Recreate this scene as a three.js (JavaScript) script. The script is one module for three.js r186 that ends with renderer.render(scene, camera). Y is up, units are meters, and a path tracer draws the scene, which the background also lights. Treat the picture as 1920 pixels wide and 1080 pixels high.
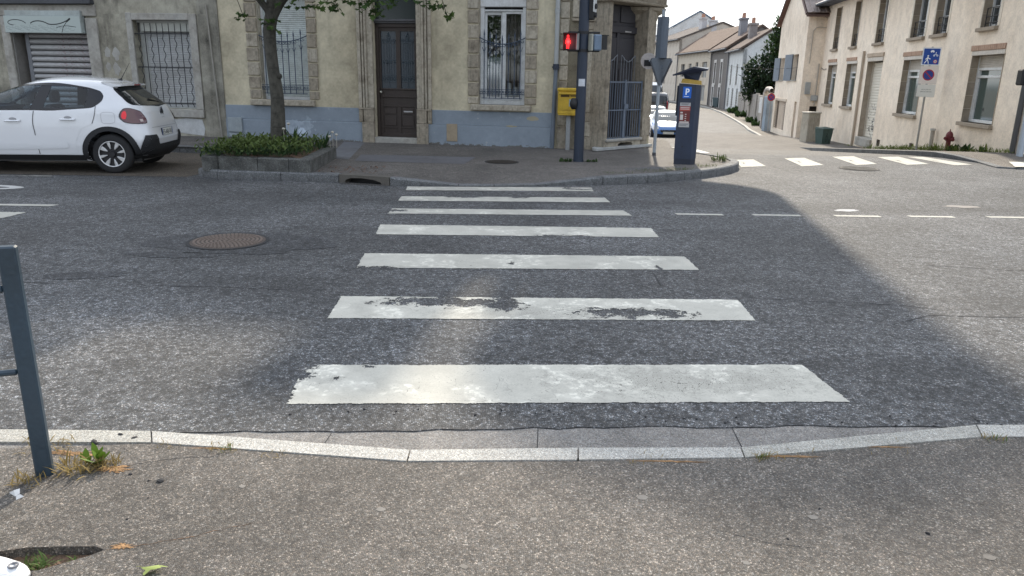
import * as THREE from 'three';
import { mergeGeometries, mergeVertices } from 'three/addons/utils/BufferGeometryUtils.js';
import { ConvexGeometry } from 'three/addons/geometries/ConvexGeometry.js';
import { TessellateModifier } from 'three/addons/modifiers/TessellateModifier.js';

// ---------------------------------------------------------------- camera, sky, sun, exposure
const scene = new THREE.Scene();
const camera = new THREE.PerspectiveCamera(42.05, 16 / 9, 0.05, 900);
camera.rotation.order = 'YXZ';
camera.position.set(0, 1.65, 0);
camera.rotation.set(-15.78 * Math.PI / 180, 0, 1.04 * Math.PI / 180);
const renderer = new THREE.WebGLRenderer({ antialias: true });
renderer.toneMapping = THREE.LinearToneMapping;
renderer.toneMappingExposure = 1.55;
renderer.shadowMap.enabled = true;

const SUN_AZ = 8.8 * Math.PI / 180, SUN_EL = 33 * Math.PI / 180;
const sunDir = new THREE.Vector3(Math.sin(SUN_AZ) * Math.cos(SUN_EL), Math.sin(SUN_EL), -Math.cos(SUN_AZ) * Math.cos(SUN_EL));
const sun = new THREE.DirectionalLight(new THREE.Color().setRGB(1, 0.89, 0.73), 3.7);
sun.position.copy(sunDir).multiplyScalar(80);
sun.castShadow = true; sun.shadow.radius = 2.6; sun.shadow.mapSize.set(4096, 4096);
Object.assign(sun.shadow.camera, { left: -60, right: 60, top: 60, bottom: -60, near: 1, far: 260 });
scene.add(sun, sun.target);
{
  const W = 1024, Hh = 512, d = new Float32Array(W * Hh * 4);
  for (let j = 0; j < Hh; j++) for (let i = 0; i < W; i++) {
    const v = (j + 0.5) / Hh, u = (i + 0.5) / W, el = (v - 0.5) * Math.PI, az = (u - 0.5) * 2 * Math.PI;
    const x = Math.cos(az) * Math.cos(el), z = Math.sin(az) * Math.cos(el), y = Math.sin(el);
    const c = x * sunDir.x + y * sunDir.y + z * sunDir.z;
    const g = Math.pow(Math.max(0, (c + 1) / 2), 5);
    const h = Math.pow(1 - Math.max(0, y), 2.2);
    const yy = Math.max(0, y);
    const wob = 0.5 + 0.5 * Math.sin(x * 5 + Math.sin(z * 4 + y * 6) * 1.6) * Math.sin(z * 5.5 + Math.sin(x * 3) * 2 + y * 4);
    const cl = Math.min(1, Math.max(0, (wob - 0.42) * 2.2)) * 0.55;
    const R = 0.47 + 0.28 * h + 0.95 * g, G = 0.56 + 0.25 * h + 0.92 * g, B = 0.74 + 0.12 * h + 0.84 * g;
    const k = (j * W + i) * 4, low = y < 0 ? 0.35 : 1;
    d[k] = (R + (0.86 - R * 0.6) * cl * 0.7) * low; d[k + 1] = (G + (0.9 - G * 0.65) * cl * 0.7) * low; d[k + 2] = (B + (0.95 - B * 0.75) * cl * 0.7) * low; d[k + 3] = 1;
  }
  const t = new THREE.DataTexture(d, W, Hh, THREE.RGBAFormat, THREE.FloatType);
  t.mapping = THREE.EquirectangularReflectionMapping; t.magFilter = THREE.LinearFilter; t.minFilter = THREE.LinearFilter; t.needsUpdate = true;
  scene.background = t; scene.environment = t;
}

// ---------------------------------------------------------------- helpers
const PI = Math.PI, V3 = (x, y, z) => new THREE.Vector3(x, y, z), V2 = (x, y) => new THREE.Vector2(x, y);
const rngOf = (s) => () => { s |= 0; s = s + 0x6D2B79F5 | 0; let t = Math.imul(s ^ s >>> 15, 1 | s); t = t + Math.imul(t ^ t >>> 7, 61 | t) ^ t; return ((t ^ t >>> 14) >>> 0) / 4294967296; };
const rnd = rngOf(7);
const rr = (a, b, r = rnd) => a + (b - a) * r();
const clamp = (x, a = 0, b = 1) => x < a ? a : x > b ? b : x;
const sm = (a, b, x) => { const t = clamp((x - a) / (b - a)); return t * t * (3 - 2 * t); };
const hash = (x, y, s) => { let h = Math.imul(x, 374761393) ^ Math.imul(y, 668265263) ^ Math.imul(s, 2147483647 ^ 0x5bd1e995); h = Math.imul(h ^ h >>> 13, 1274126177); h = Math.imul(h ^ h >>> 16, 2246822519); return ((h ^ h >>> 15) >>> 0) / 4294967296; };
function vn(x, y, per, s) {                       // periodic value noise
  const xi = Math.floor(x), yi = Math.floor(y), fx = x - xi, fy = y - yi, m = (a) => ((a % per) + per) % per;
  const ux = fx * fx * (3 - 2 * fx), uy = fy * fy * (3 - 2 * fy), x0 = m(xi), x1 = m(xi + 1), y0 = m(yi), y1 = m(yi + 1);
  const a = hash(x0, y0, s), b = hash(x1, y0, s), c = hash(x0, y1, s), d = hash(x1, y1, s);
  return a + (b - a) * ux + (c - a) * uy + (a - b - c + d) * ux * uy;
}
function fbm(u, v, f, oct, s) { let a = 0.5, t = 0, n = 0; for (let i = 0; i < oct; i++) { t += a * vn(u * f, v * f, f, s + i); n += a; a *= 0.5; f *= 2; } return t / n; }
const toS = (c) => c <= 0.0031308 ? 12.92 * c : 1.055 * Math.pow(c, 1 / 2.4) - 0.055;
const LUT = new Uint8Array(4097); for (let i = 0; i <= 4096; i++) LUT[i] = Math.round(255 * toS(i / 4096));
const s8 = (c) => LUT[(clamp(c) * 4096) | 0];
function dataTex(data, w, h, srgb, tile) {
  const t = new THREE.DataTexture(data, w, h, THREE.RGBAFormat);
  t.wrapS = t.wrapT = tile ? THREE.RepeatWrapping : THREE.ClampToEdgeWrapping; t.magFilter = THREE.LinearFilter; t.minFilter = THREE.LinearMipmapLinearFilter; t.generateMipmaps = true;
  if (srgb) t.colorSpace = THREE.SRGBColorSpace; t.needsUpdate = true; return t;
}
// colour + height textures; fn(u, v, o) fills o = [r, g, b (linear), height, alpha]
function pair(w, h, metres, fn, withBump = true, tile = true, metresV = metres) {
  const c = new Uint8Array(w * h * 4), b = withBump ? new Uint8Array(w * h * 4) : null, o = [0, 0, 0, 0.5, 1];
  for (let j = 0, k = 0; j < h; j++) for (let i = 0; i < w; i++, k += 4) {
    o[4] = 1; fn((i + 0.5) / w, (j + 0.5) / h, o, i, j);
    c[k] = s8(o[0]); c[k + 1] = s8(o[1]); c[k + 2] = s8(o[2]); c[k + 3] = 255 * o[4];
    if (b) { const q = 255 * clamp(o[3]); b[k] = b[k + 1] = b[k + 2] = q; b[k + 3] = 255; }
  }
  const map = dataTex(c, w, h, true, tile), bumpMap = b ? dataTex(b, w, h, false, tile) : null;
  if (tile) for (const t of [map, bumpMap]) if (t) t.repeat.set(1 / metres, 1 / metresV);
  return { map, bumpMap };
}
function canvasTex(w, h, draw) {
  const c = document.createElement('canvas'); c.width = w; c.height = h; const x = c.getContext('2d'); draw(x, w, h);
  const t = new THREE.CanvasTexture(c); t.colorSpace = THREE.SRGBColorSpace; return t;
}
function mat(r, g, b, rough = 0.8, extra = {}) {
  const { physical, ...e } = extra;
  const m = new (physical ? THREE.MeshPhysicalMaterial : THREE.MeshStandardMaterial)({ roughness: rough, metalness: 0, side: THREE.DoubleSide, ...e });
  m.color.setRGB(r, g, b); return m;
}
const names = {};
const uniq = (n) => { const k = names[n] = (names[n] ?? -1) + 1; return k ? n + '_' + String(k).padStart(3, '0') : n; };
function thing(name, label, category, opt = {}) {
  const o = new THREE.Group(); o.name = uniq(name); o.userData = { label, category };
  if (opt.group) o.userData.group = opt.group; if (opt.kind) o.userData.kind = opt.kind;
  if (opt.at) o.position.set(...opt.at); if (opt.turn) o.rotation.y = opt.turn;
  scene.add(o); return o;
}
function tag(o, label, category, opt = {}) { o.userData.label = label; o.userData.category = category; Object.assign(o.userData, opt); return o; }
function copyOf(o, label) { const c = o.clone(); c.name = uniq(o.name.replace(/_\d\d\d$/, '')); c.userData = { ...o.userData, label }; scene.add(c); return c; }
function mesh(parent, name, geo, m, label) {
  const o = new THREE.Mesh(Array.isArray(geo) ? merge(geo) : geo, m); o.name = parent === scene ? uniq(name) : name; o.castShadow = o.receiveShadow = true;
  if (label) o.userData.label = label; parent.add(o); return o;
}
function grp(parent, name, label) { const g = new THREE.Group(); g.name = name; if (label) g.userData.label = label; parent.add(g); return g; }
function merge(list) {
  return mergeGeometries(list.map((g) => {
    const q = g.index ? g.toNonIndexed() : g; const r = new THREE.BufferGeometry();
    r.setAttribute('position', q.attributes.position);
    if (!q.attributes.normal) q.computeVertexNormals(); r.setAttribute('normal', q.attributes.normal);
    r.setAttribute('uv', q.attributes.uv ?? new THREE.BufferAttribute(new Float32Array(q.attributes.position.count * 2), 2)); return r;
  }));
}
function triUV(g0) {                             // metre uvs by the axis a face looks along
  const g = g0.index ? g0.toNonIndexed() : g0; if (!g.attributes.normal) g.computeVertexNormals();
  const p = g.attributes.position, n = g.attributes.normal, uv = new Float32Array(p.count * 2);
  for (let i = 0; i < p.count; i += 3) {
    const nx = Math.abs(n.getX(i) + n.getX(i + 1) + n.getX(i + 2)), ny = Math.abs(n.getY(i) + n.getY(i + 1) + n.getY(i + 2)), nz = Math.abs(n.getZ(i) + n.getZ(i + 1) + n.getZ(i + 2));
    for (let k = i; k < i + 3; k++) {
      const x = p.getX(k), y = p.getY(k), z = p.getZ(k);
      if (ny >= nx && ny >= nz) { uv[2 * k] = x; uv[2 * k + 1] = z; } else if (nx > nz) { uv[2 * k] = z; uv[2 * k + 1] = y; } else { uv[2 * k] = x; uv[2 * k + 1] = y; }
    }
  }
  g.setAttribute('uv', new THREE.BufferAttribute(uv, 2)); return g;
}
// box given by its ranges; bevelled box likewise
const bx = (x0, x1, y0, y1, z0, z1) => triUV(new THREE.BoxGeometry(x1 - x0, y1 - y0, z1 - z0).translate((x0 + x1) / 2, (y0 + y1) / 2, (z0 + z1) / 2));
function cbx(x0, x1, y0, y1, z0, z1, b = 0.008) {
  const P = [], q = Math.min(b, (x1 - x0) / 3, (y1 - y0) / 3, (z1 - z0) / 3);
  for (const [X, sx] of [[x0, 1], [x1, -1]]) for (const [Y, sy] of [[y0, 1], [y1, -1]]) for (const [Z, sz] of [[z0, 1], [z1, -1]])
    P.push(V3(X, Y + sy * q, Z + sz * q), V3(X + sx * q, Y, Z + sz * q), V3(X + sx * q, Y + sy * q, Z));
  return triUV(new ConvexGeometry(P));
}
const hull = (pts) => triUV(new ConvexGeometry(pts.map((p) => p.isVector3 ? p : V3(...p))));
const cyl = (x, z, y0, y1, r0, r1 = r0, seg = 16) => new THREE.CylinderGeometry(r1, r0, y1 - y0, seg).translate(x, (y0 + y1) / 2, z);
function rod(a, b, r, seg = 6, r1 = r) {
  const A = V3(...a), B = V3(...b), d = B.clone().sub(A), g = new THREE.CylinderGeometry(r1, r, d.length(), seg);
  g.applyQuaternion(new THREE.Quaternion().setFromUnitVectors(V3(0, 1, 0), d.clone().normalize())); return g.translate((A.x + B.x) / 2, (A.y + B.y) / 2, (A.z + B.z) / 2);
}
const tube = (pts, r, n = 24, seg = 6) => new THREE.TubeGeometry(new THREE.CatmullRomCurve3(pts.map((p) => V3(...p))), n, r, seg, false);
const poly = (pts) => new THREE.Shape(pts.map(([x, y]) => V2(x, y)));
function slab(pts, depth, holes = [], bevel = 0) {   // outline in x, y; from z = -depth to 0
  const s = poly(pts); for (const h of holes) s.holes.push(poly(h));
  const g = new THREE.ExtrudeGeometry(s, { depth: depth - 2 * bevel, bevelEnabled: bevel > 0, bevelSize: bevel, bevelThickness: bevel, bevelOffset: -bevel, bevelSegments: 1, curveSegments: 24 });
  return g.translate(0, 0, -depth + bevel);
}
const rect = (x0, x1, y0, y1) => [[x0, y0], [x1, y0], [x1, y1], [x0, y1]];
const wall = (x0, x1, y0, y1, holes, depth = 0.35) => slab(rect(x0, x1, y0, y1), depth, holes.map((h) => rect(...h)));
const circlePts = (cx, cy, rx, ry, n = 40) => Array.from({ length: n }, (_, i) => [cx + rx * Math.cos(i / n * 2 * PI), cy + ry * Math.sin(i / n * 2 * PI)]);
function corrugated(x0, x1, y0, y1, pitch, depth, sharp = 1, per = 8) {   // sheet of horizontal ribs facing +z
  const n = Math.max(2, Math.round((y1 - y0) / pitch) * per), pos = [], uv = [], idx = [];
  for (let i = 0; i <= n; i++) {
    const y = y0 + (y1 - y0) * i / n, ph = (i % per) / per, z = depth * Math.pow(Math.sin(ph * PI), sharp);
    pos.push(x0, y, z, x1, y, z); uv.push(x0, y, x1, y); if (i) idx.push(2 * i - 2, 2 * i - 1, 2 * i + 1, 2 * i - 2, 2 * i + 1, 2 * i);
  }
  const g = new THREE.BufferGeometry(); g.setAttribute('position', new THREE.Float32BufferAttribute(pos, 3)); g.setAttribute('uv', new THREE.Float32BufferAttribute(uv, 2)); g.setIndex(idx); g.computeVertexNormals(); return g;
}
function folds(x0, x1, y0, y1, n, amp, z, r) {   // hanging cloth
  const N = n * 10, pos = [], idx = [];
  for (let i = 0; i <= N; i++) { const x = x0 + (x1 - x0) * i / N, dz = amp * Math.sin(i / 10 * 2 * PI) + amp * 0.6 * Math.sin(i * 0.37 + r); pos.push(x, y0, z + dz * 1.2, x, y1, z + dz * 0.7); if (i) idx.push(2 * i - 2, 2 * i, 2 * i + 1, 2 * i - 2, 2 * i + 1, 2 * i - 1); }
  const g = new THREE.BufferGeometry(); g.setAttribute('position', new THREE.Float32BufferAttribute(pos, 3)); g.setIndex(idx); g.computeVertexNormals(); return g;
}
const frameTurn = (dx, dz) => Math.atan2(-dz, dx);    // rotation.y whose local x axis points along (dx, dz)
// the ground drops away along the side street
const gy = (z) => { const s = -z - 17.6; return s <= 0 ? 0 : s < 0.8 ? -0.05 * s * s : s < 16.5 ? -0.032 - 0.08 * (s - 0.8) : -1.288 - 0.042 * (1 - Math.exp(-(s - 16.5) / 0.53)); };
// a sheet on the ground: outline in (x, z), tessellated, laid at height yf(x, z)
function sheet(pts, yf, edge = 0.5, holes = [], it = 7) {
  const s = poly(pts.map(([x, z]) => [x, -z])); for (const h of holes) s.holes.push(poly(h.map(([x, z]) => [x, -z])));
  let g = new THREE.ShapeGeometry(s); g = new TessellateModifier(edge, it).modify(g.toNonIndexed());
  const p = g.attributes.position, uv = new Float32Array(p.count * 2);
  for (let i = 0; i < p.count; i++) { const x = p.getX(i), z = -p.getY(i); p.setXYZ(i, x, yf(x, z), z); uv[2 * i] = x; uv[2 * i + 1] = z; }
  g.setAttribute('uv', new THREE.BufferAttribute(uv, 2)); g.deleteAttribute('normal'); g = mergeVertices(g, 1e-5); g.computeVertexNormals(); return g;
}

// ---------------------------------------------------------------- materials
function aggregate(N, metres, cells, seed, o0) {
  const { base, tint, light, gap, big, clump = 0 } = o0, cs = new Float32Array(cells * cells * 3);
  for (let j = 0; j < cells; j++) for (let i = 0; i < cells; i++) { const k = (j * cells + i) * 3; cs[k] = i + 0.1 + 0.8 * hash(i, j, seed); cs[k + 1] = j + 0.1 + 0.8 * hash(i, j, seed + 1); cs[k + 2] = hash(i, j, seed + 2); }
  return pair(N, N, metres, (u, v, o) => {
    const x = u * cells, y = v * cells, xi = x | 0, yi = y | 0; let f1 = 9, f2 = 9, id = 0;
    for (let b = -1; b <= 1; b++) for (let a = -1; a <= 1; a++) {
      const ii = xi + a, jj = yi + b, k = (((jj + cells) % cells) * cells + (ii + cells) % cells) * 3;
      const px = cs[k] - ((ii + cells) % cells) + ii - x, py = cs[k + 1] - ((jj + cells) % cells) + jj - y, d = px * px + py * py;
      if (d < f1) { f2 = f1; f1 = d; id = cs[k + 2]; } else if (d < f2) f2 = d;
    }
    const e = sm(0.02, 0.32, Math.sqrt(f2) - Math.sqrt(f1));
    const L = fbm(u, v, 6, 4, seed + 9), M = fbm(u, v, 48, 2, seed + 19), C = vn(u * cells * 0.36, v * cells * 0.36, Math.round(cells * 0.36), seed + 29);
    let s = id > 1 - light[0] ? light[1] * (0.7 + 0.6 * hash((id * 1e6) | 0, 3, 5)) : base * (0.55 + 0.95 * id);
    s = s * (gap + (1 - gap) * e) * (1 + big * (L - 0.5) * 2) * (0.82 + 0.36 * M) * (1 + clump * (C - 0.5) * 2);
    const wv = 1 + 0.12 * (hash((id * 7e5) | 0, 1, 8) - 0.5);
    o[0] = s * tint[0] * wv; o[1] = s * tint[1]; o[2] = s * tint[2] / wv; o[3] = e * (0.45 + 0.55 * hash((id * 9e5) | 0, 2, 4)) * (0.8 - 0.35 * Math.min(1, clump * 2)) + 0.2 * M + 0.35 * Math.min(1, clump * 2) * C;
  });
}
const tRoad = aggregate(2048, 4.1, 440, 11, { base: 0.09, tint: [0.97, 1, 1.06], light: [0.16, 0.22], gap: 0.1, big: 0.34, clump: 0.55 });
const tPave = aggregate(2048, 3.1, 480, 31, { base: 0.12, tint: [1.12, 1, 0.87], light: [0.12, 0.25], gap: 0.35, big: 0.34, clump: 0.2 });
const ROAD = mat(1.12, 1.1, 1.06, 0.84, { ...tRoad, bumpScale: 0.005, vertexColors: true });
const ROADP = mat(0.62, 0.62, 0.62, 0.85, { ...tRoad, bumpScale: 0.0022 });
const PAVE = mat(1, 1, 1, 0.85, { ...tPave, bumpScale: 0.0045 });
const PAVEF = mat(0.92, 0.94, 0.98, 0.88, { ...tPave, bumpScale: 0.003 });
function plaster(N, metres, seed, col, o1 = {}) {
  const { spot = 0.18, grime = 0.25, streak = 0, rough = 0.5 } = o1;
  return pair(N, N, metres, (u, v, o) => {
    const f = fbm(u, v, 128, 2, seed), m = fbm(u, v, 20, 4, seed + 3), L = fbm(u, v, 3, 5, seed + 7), st = streak ? fbm(u, v * 0.12, 32, 3, seed + 11) : 0.5;
    const d = 1 - grime * sm(0.42, 0.8, L) - spot * (m - 0.5) * 1.6 - streak * sm(0.5, 0.85, st) - 0.22 * (f - 0.5);
    const w = 0.06 * (L - 0.5);
    o[0] = col[0] * d * (1 + w); o[1] = col[1] * d; o[2] = col[2] * d * (1 - w); o[3] = f * rough + m * (1 - rough);
  });
}
const tBeige = plaster(1536, 5.3, 51, [0.53, 0.475, 0.345], { grime: 0.26, spot: 0.32, streak: 0.16 });
const tGrey = plaster(1024, 2.9, 61, [0.36, 0.34, 0.275], { grime: 0.4, spot: 0.35, streak: 0.22 });
const tStone = plaster(512, 0.9, 71, [0.41, 0.365, 0.29], { grime: 0.4, spot: 0.4, streak: 0.25 });
const tConc = plaster(512, 1.3, 81, [0.36, 0.345, 0.31], { grime: 0.22, spot: 0.3 });
const tCream = plaster(1024, 4.2, 91, [0.86, 0.755, 0.625], { grime: 0.16, spot: 0.16, streak: 0.05 });
const tPlain = plaster(512, 1.7, 101, [0.9, 0.9, 0.9], { grime: 0.16, spot: 0.16, streak: 0.08 });
const BEIGE = mat(1, 1, 1, 0.92, { ...tBeige, bumpScale: 0.006 });
const GREYW = mat(1, 1, 1, 0.94, { ...tGrey, bumpScale: 0.008 });
const STONE = mat(1, 1, 1, 0.9, { ...tStone, bumpScale: 0.005 });
const STONE2 = mat(0.78, 0.76, 0.74, 0.9, { ...tStone, bumpScale: 0.005 });
const CONC = mat(1, 1, 1, 0.9, { ...tConc, bumpScale: 0.003 });
const CREAM = mat(1, 1, 1, 0.93, { ...tCream, bumpScale: 0.005 });
const tinted = (r, g, b, rough = 0.8, e = {}) => mat(r, g, b, rough, { ...tPlain, bumpScale: 0.002, ...e });
const KERBN = mat(1, 1, 1, 0.85, { ...aggregate(512, 0.7, 200, 131, { base: 0.37, tint: [1.03, 1, 0.92], light: [0.15, 0.6], gap: 0.75, big: 0.12 }), bumpScale: 0.001 });
const KERBN2 = KERBN.clone(); KERBN2.color.setRGB(0.88, 0.88, 0.86);
const KERBF = mat(1, 1, 1, 0.85, { ...aggregate(512, 0.9, 180, 141, { base: 0.13, tint: [0.97, 1, 1.02], light: [0.15, 0.26], gap: 0.6, big: 0.45 }), bumpScale: 0.0015 });
const PLBLOCK = mat(1, 1, 1, 0.9, { ...aggregate(512, 0.9, 170, 151, { base: 0.095, tint: [0.99, 1, 0.93], light: [0.12, 0.19], gap: 0.5, big: 0.7 }), bumpScale: 0.003 });
const GUTTER = mat(1, 1, 1, 0.9, { ...aggregate(512, 1.1, 220, 161, { base: 0.2, tint: [1.06, 1, 0.93], light: [0.15, 0.28], gap: 0.7, big: 0.3 }), bumpScale: 0.0015 });
const IRON = mat(0.012, 0.014, 0.018, 0.55), IRONB = mat(0.035, 0.055, 0.09, 0.5), BLACK = mat(0.012, 0.012, 0.013, 0.6), DARK = mat(0.02, 0.02, 0.022, 0.85);
const WHITE = tinted(0.72, 0.74, 0.74, 0.45), SHUT = tinted(0.55, 0.6, 0.58, 0.5), SHUTG = tinted(0.26, 0.28, 0.3, 0.55);
const GLASS = mat(0.92, 0.95, 0.96, 0.02, { physical: true, transmission: 1, thickness: 0, ior: 2.0 });
const GLASSD = mat(0.02, 0.025, 0.03, 0.06, { physical: true, specularIntensity: 1 });
const STEEL = mat(0.5, 0.5, 0.5, 0.35, { metalness: 0.8 });
const soilT = plaster(512, 0.6, 171, [0.15, 0.095, 0.06], { grime: 0.5, spot: 0.9 });
const SOIL = mat(1, 1, 1, 0.95, { ...soilT, bumpScale: 0.02 });

// ---------------------------------------------------------------- ground, road, pavements
{
  const g = sheet([[-450, 320], [450, 320], [450, -520], [-450, -520]], (x, z) => gy(z) - 0.12, 14, [], 9);
  tag(mesh(scene, 'ground', g, PAVEF), 'grey ground running under the road, the pavements and the houses', 'ground', { kind: 'structure' });
}
{
  // road: a fine grid near the crossing, whose front edge is ragged, and wide sheets beyond
  const X0 = -10, X1 = 13, Z0 = -17.6, st = 0.115, nx = Math.round((X1 - X0) / st), nz = 124, pos = [], uv = [], col = [], idx = [];
  const edge = (x) => {                       // z of the ragged front edge of the asphalt
    const pts = [[-10, -3.2], [-1.56, -3.225], [-0.78, -3.27], [0.12, -3.34], [1.12, -3.39], [1.99, -3.43], [2.6, -3.46], [13, -3.6]];
    let z = pts[0][1]; for (let i = 1; i < pts.length; i++) if (x >= pts[i - 1][0]) z = pts[i - 1][1] + (pts[i][1] - pts[i - 1][1]) * clamp((x - pts[i - 1][0]) / (pts[i][0] - pts[i - 1][0]));
    return z + 0.03 * (fbm(x / 23 + 0.5, 0.3, 64, 4, 5) - 0.5) + 0.024 * (hash(Math.round(x * 60), 1, 3) - 0.5);
  };
  const bump = (cx, cz, rx, rz, x, z, w = 0.25) => 1 - sm(1 - w, 1 + w, Math.hypot((x - cx) / rx, (z - cz) / rz) + 0.35 * (fbm(x / 16 + 0.5, z / 16 + 0.5, 32, 3, 77) - 0.5));
  const tone = (x, z) => {
    const n = fbm(x / 40 + 0.5, z / 40 + 0.5, 24, 5, 21), n2 = fbm(x / 60 + 0.5, z / 8 + 0.5, 60, 3, 23);
    let t = 0.66 + 0.66 * n + 0.36 * (n2 - 0.5);
    for (const [c, w] of [[-5.6, 0.45], [-7.1, 0.5], [-10.3, 0.45], [-8.9, 0.3]]) t *= 1 - 0.13 * Math.exp(-(((z - c) / w) ** 2));
    t *= 1 - 0.28 * bump(-2.75, -7.3, 0.85, 0.48, x, z);
    t *= 1 - 0.25 * bump(4.3, -10.0, 1.4, 0.3, x, z) - 0.2 * bump(6.6, -10.3, 0.5, 0.22, x, z);
    return t;
  };
  for (let j = 0; j <= nz; j++) for (let i = 0; i <= nx; i++) {
    const x = X0 + (X1 - X0) * i / nx, ze = edge(x), z = ze + (Z0 - ze) * Math.pow(j / nz, 1.15), t = tone(x, z);
    pos.push(x, 0, z); uv.push(x + 0.13 * Math.sin(z * 0.7), z + 0.1 * Math.sin(x * 0.6)); const w = 0.05 * (fbm(x / 30 + 0.5, z / 30 + 0.5, 12, 3, 99) - 0.5); col.push(t * (1 + w), t, t * (1 - w));
    if (i && j) { const a = (j - 1) * (nx + 1) + i - 1, b = j * (nx + 1) + i - 1; idx.push(a, a + 1, b, b, a + 1, b + 1); }
  }
  // the cut front face of the asphalt
  const k0 = pos.length / 3;
  for (let i = 0; i <= nx; i++) { pos.push(pos[3 * i], 0, pos[3 * i + 2], pos[3 * i], -0.03, pos[3 * i + 2] + 0.004); uv.push(pos[3 * i], 0, pos[3 * i], 0.05); col.push(0.75, 0.75, 0.75, 0.75, 0.75, 0.75); if (i) { const a = k0 + 2 * i - 2; idx.push(a, a + 1, a + 2, a + 1, a + 3, a + 2); } }
  const near = new THREE.BufferGeometry(); near.setAttribute('position', new THREE.Float32BufferAttribute(pos, 3)); near.setAttribute('uv', new THREE.Float32BufferAttribute(uv, 2)); near.setAttribute('color', new THREE.Float32BufferAttribute(col, 3)); near.setIndex(idx); near.computeVertexNormals();
  const wide = [sheet([[-70, -3.2], [-10, -3.2], [-10, -17.6], [-70, -17.6]], () => 0, 4), sheet([[13, -3.55], [80, -4.5], [80, -17.6], [13, -17.6]], () => 0, 4), sheet([[-20, -17.6], [60, -17.6], [60, -170], [-20, -170]], (x, z) => gy(z), 1.6, [], 12)].map((g) => {
    const c = new Float32Array(g.attributes.position.count * 3); for (let i = 0; i < c.length / 3; i++) { const t = 0.86 + 0.36 * fbm(g.attributes.position.getX(i) / 60 + 0.5, g.attributes.position.getZ(i) / 60 + 0.5, 24, 4, 21); c[3 * i] = t * 1.04; c[3 * i + 1] = t; c[3 * i + 2] = t * 0.95; }
    g.setAttribute('color', new THREE.BufferAttribute(c, 3)); return g;
  });
  const road = mesh(scene, 'road', mergeGeometries([near, ...wide].map((g) => { const q = g.toNonIndexed(); const r = new THREE.BufferGeometry(); for (const a of ['position', 'normal', 'uv', 'color']) r.setAttribute(a, q.attributes[a]); return r; })), ROAD);
  tag(road, 'worn dark asphalt street with a side street leading away behind it', 'road', { kind: 'structure' });
  // patches of smoother asphalt, cracks
  const blob = (cx, cz, rx, rz, seed, n = 26, amp = 0.35) => Array.from({ length: n }, (_, i) => { const a = i / n * 2 * PI, k = 1 + amp * (fbm(0.5 + 0.2 * Math.cos(a), 0.5 + 0.2 * Math.sin(a), 16, 3, seed) - 0.5) * 2; return [cx + rx * k * Math.cos(a), cz + rz * k * Math.sin(a)]; });
  const patch = (p, m, lab) => mesh(road, 'repair_patch', sheet(p, () => 0.003, 0.5), m, lab);
  mesh(road, 'parking_strip', sheet([[-14, -12.0], [-8, -11.98], [-5.25, -12.05], [-5.2, -12.6], [-5.4, -14.6], [-5.8, -15.5], [-8.2, -15.95], [-14, -16.8]], () => 0.004, 0.6), mat(0.72, 0.66, 0.58, 0.9, { ...tPave, bumpScale: 0.003 }), 'brownish worn strip where the white car is parked');
  patch(blob(-2.72, -7.32, 0.86, 0.47, 3), ROADP); patch(blob(-3.55, -5.98, 0.3, 0.14, 8).map(([x, z]) => [x + (z + 5.98) * -0.9, z]), ROADP);
  patch(blob(-3.15, -6.75, 0.42, 0.12, 18), ROADP);
  patch(blob(4.45, -9.95, 0.16, 0.09, 6).map(([x, z]) => [x - (z + 9.95) * 0.6, z]), tinted(0.42, 0.42, 0.42)); patch(blob(6.3, -10.45, 0.26, 0.1, 16), tinted(0.24, 0.22, 0.2));
  const crack = (pts, w, seed) => {
    const a = [], b = []; let L = 0;
    for (let s = 0; s < pts.length - 1; s++) { const n = Math.ceil(Math.hypot(pts[s + 1][0] - pts[s][0], pts[s + 1][1] - pts[s][1]) / 0.05); for (let i = 0; i < n; i++) { const t = i / n, x = pts[s][0] + (pts[s + 1][0] - pts[s][0]) * t, z = pts[s][1] + (pts[s + 1][1] - pts[s][1]) * t + 0.05 * (fbm(x / 9 + 0.5, seed / 7 % 1, 32, 4, seed) - 0.5); const q = w * (0.15 + 1.5 * Math.max(0, hash(L++, seed, 2) - 0.25)); a.push([x, z - q]); b.unshift([x, z + q]); } }
    mesh(road, 'crack', sheet([...a, ...b], () => 0.002, 5), DARK);
  };
  crack([[1.75, -5.7], [2.3, -5.62], [3.0, -5.55], [3.3, -5.4]], 0.008, 4); crack([[2.7, -5.05], [3.1, -5.3], [3.7, -5.28], [4.5, -5.2], [6, -5.25]], 0.011, 5);
  crack([[3.9, -6.9], [4.6, -6.75], [5.6, -6.7]], 0.009, 6); crack([[-2.95, -5.72], [-2.2, -5.7], [-1.45, -5.66]], 0.008, 7); crack([[-3.95, -5.75], [-3.6, -5.72]], 0.008, 8);
  crack([[1.18, -6.7], [1.25, -6.35], [1.22, -6.0], [1.32, -5.8]], 0.01, 9); crack([[-6, -8.15], [-3, -8.05], [-1.5, -8.02]], 0.004, 10); crack([[1.7, -8.25], [4, -8.3], [7.5, -8.5]], 0.004, 12);
  crack([[3.4, -4.6], [3.75, -4.8], [3.6, -5.0]], 0.005, 14);
}
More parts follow.
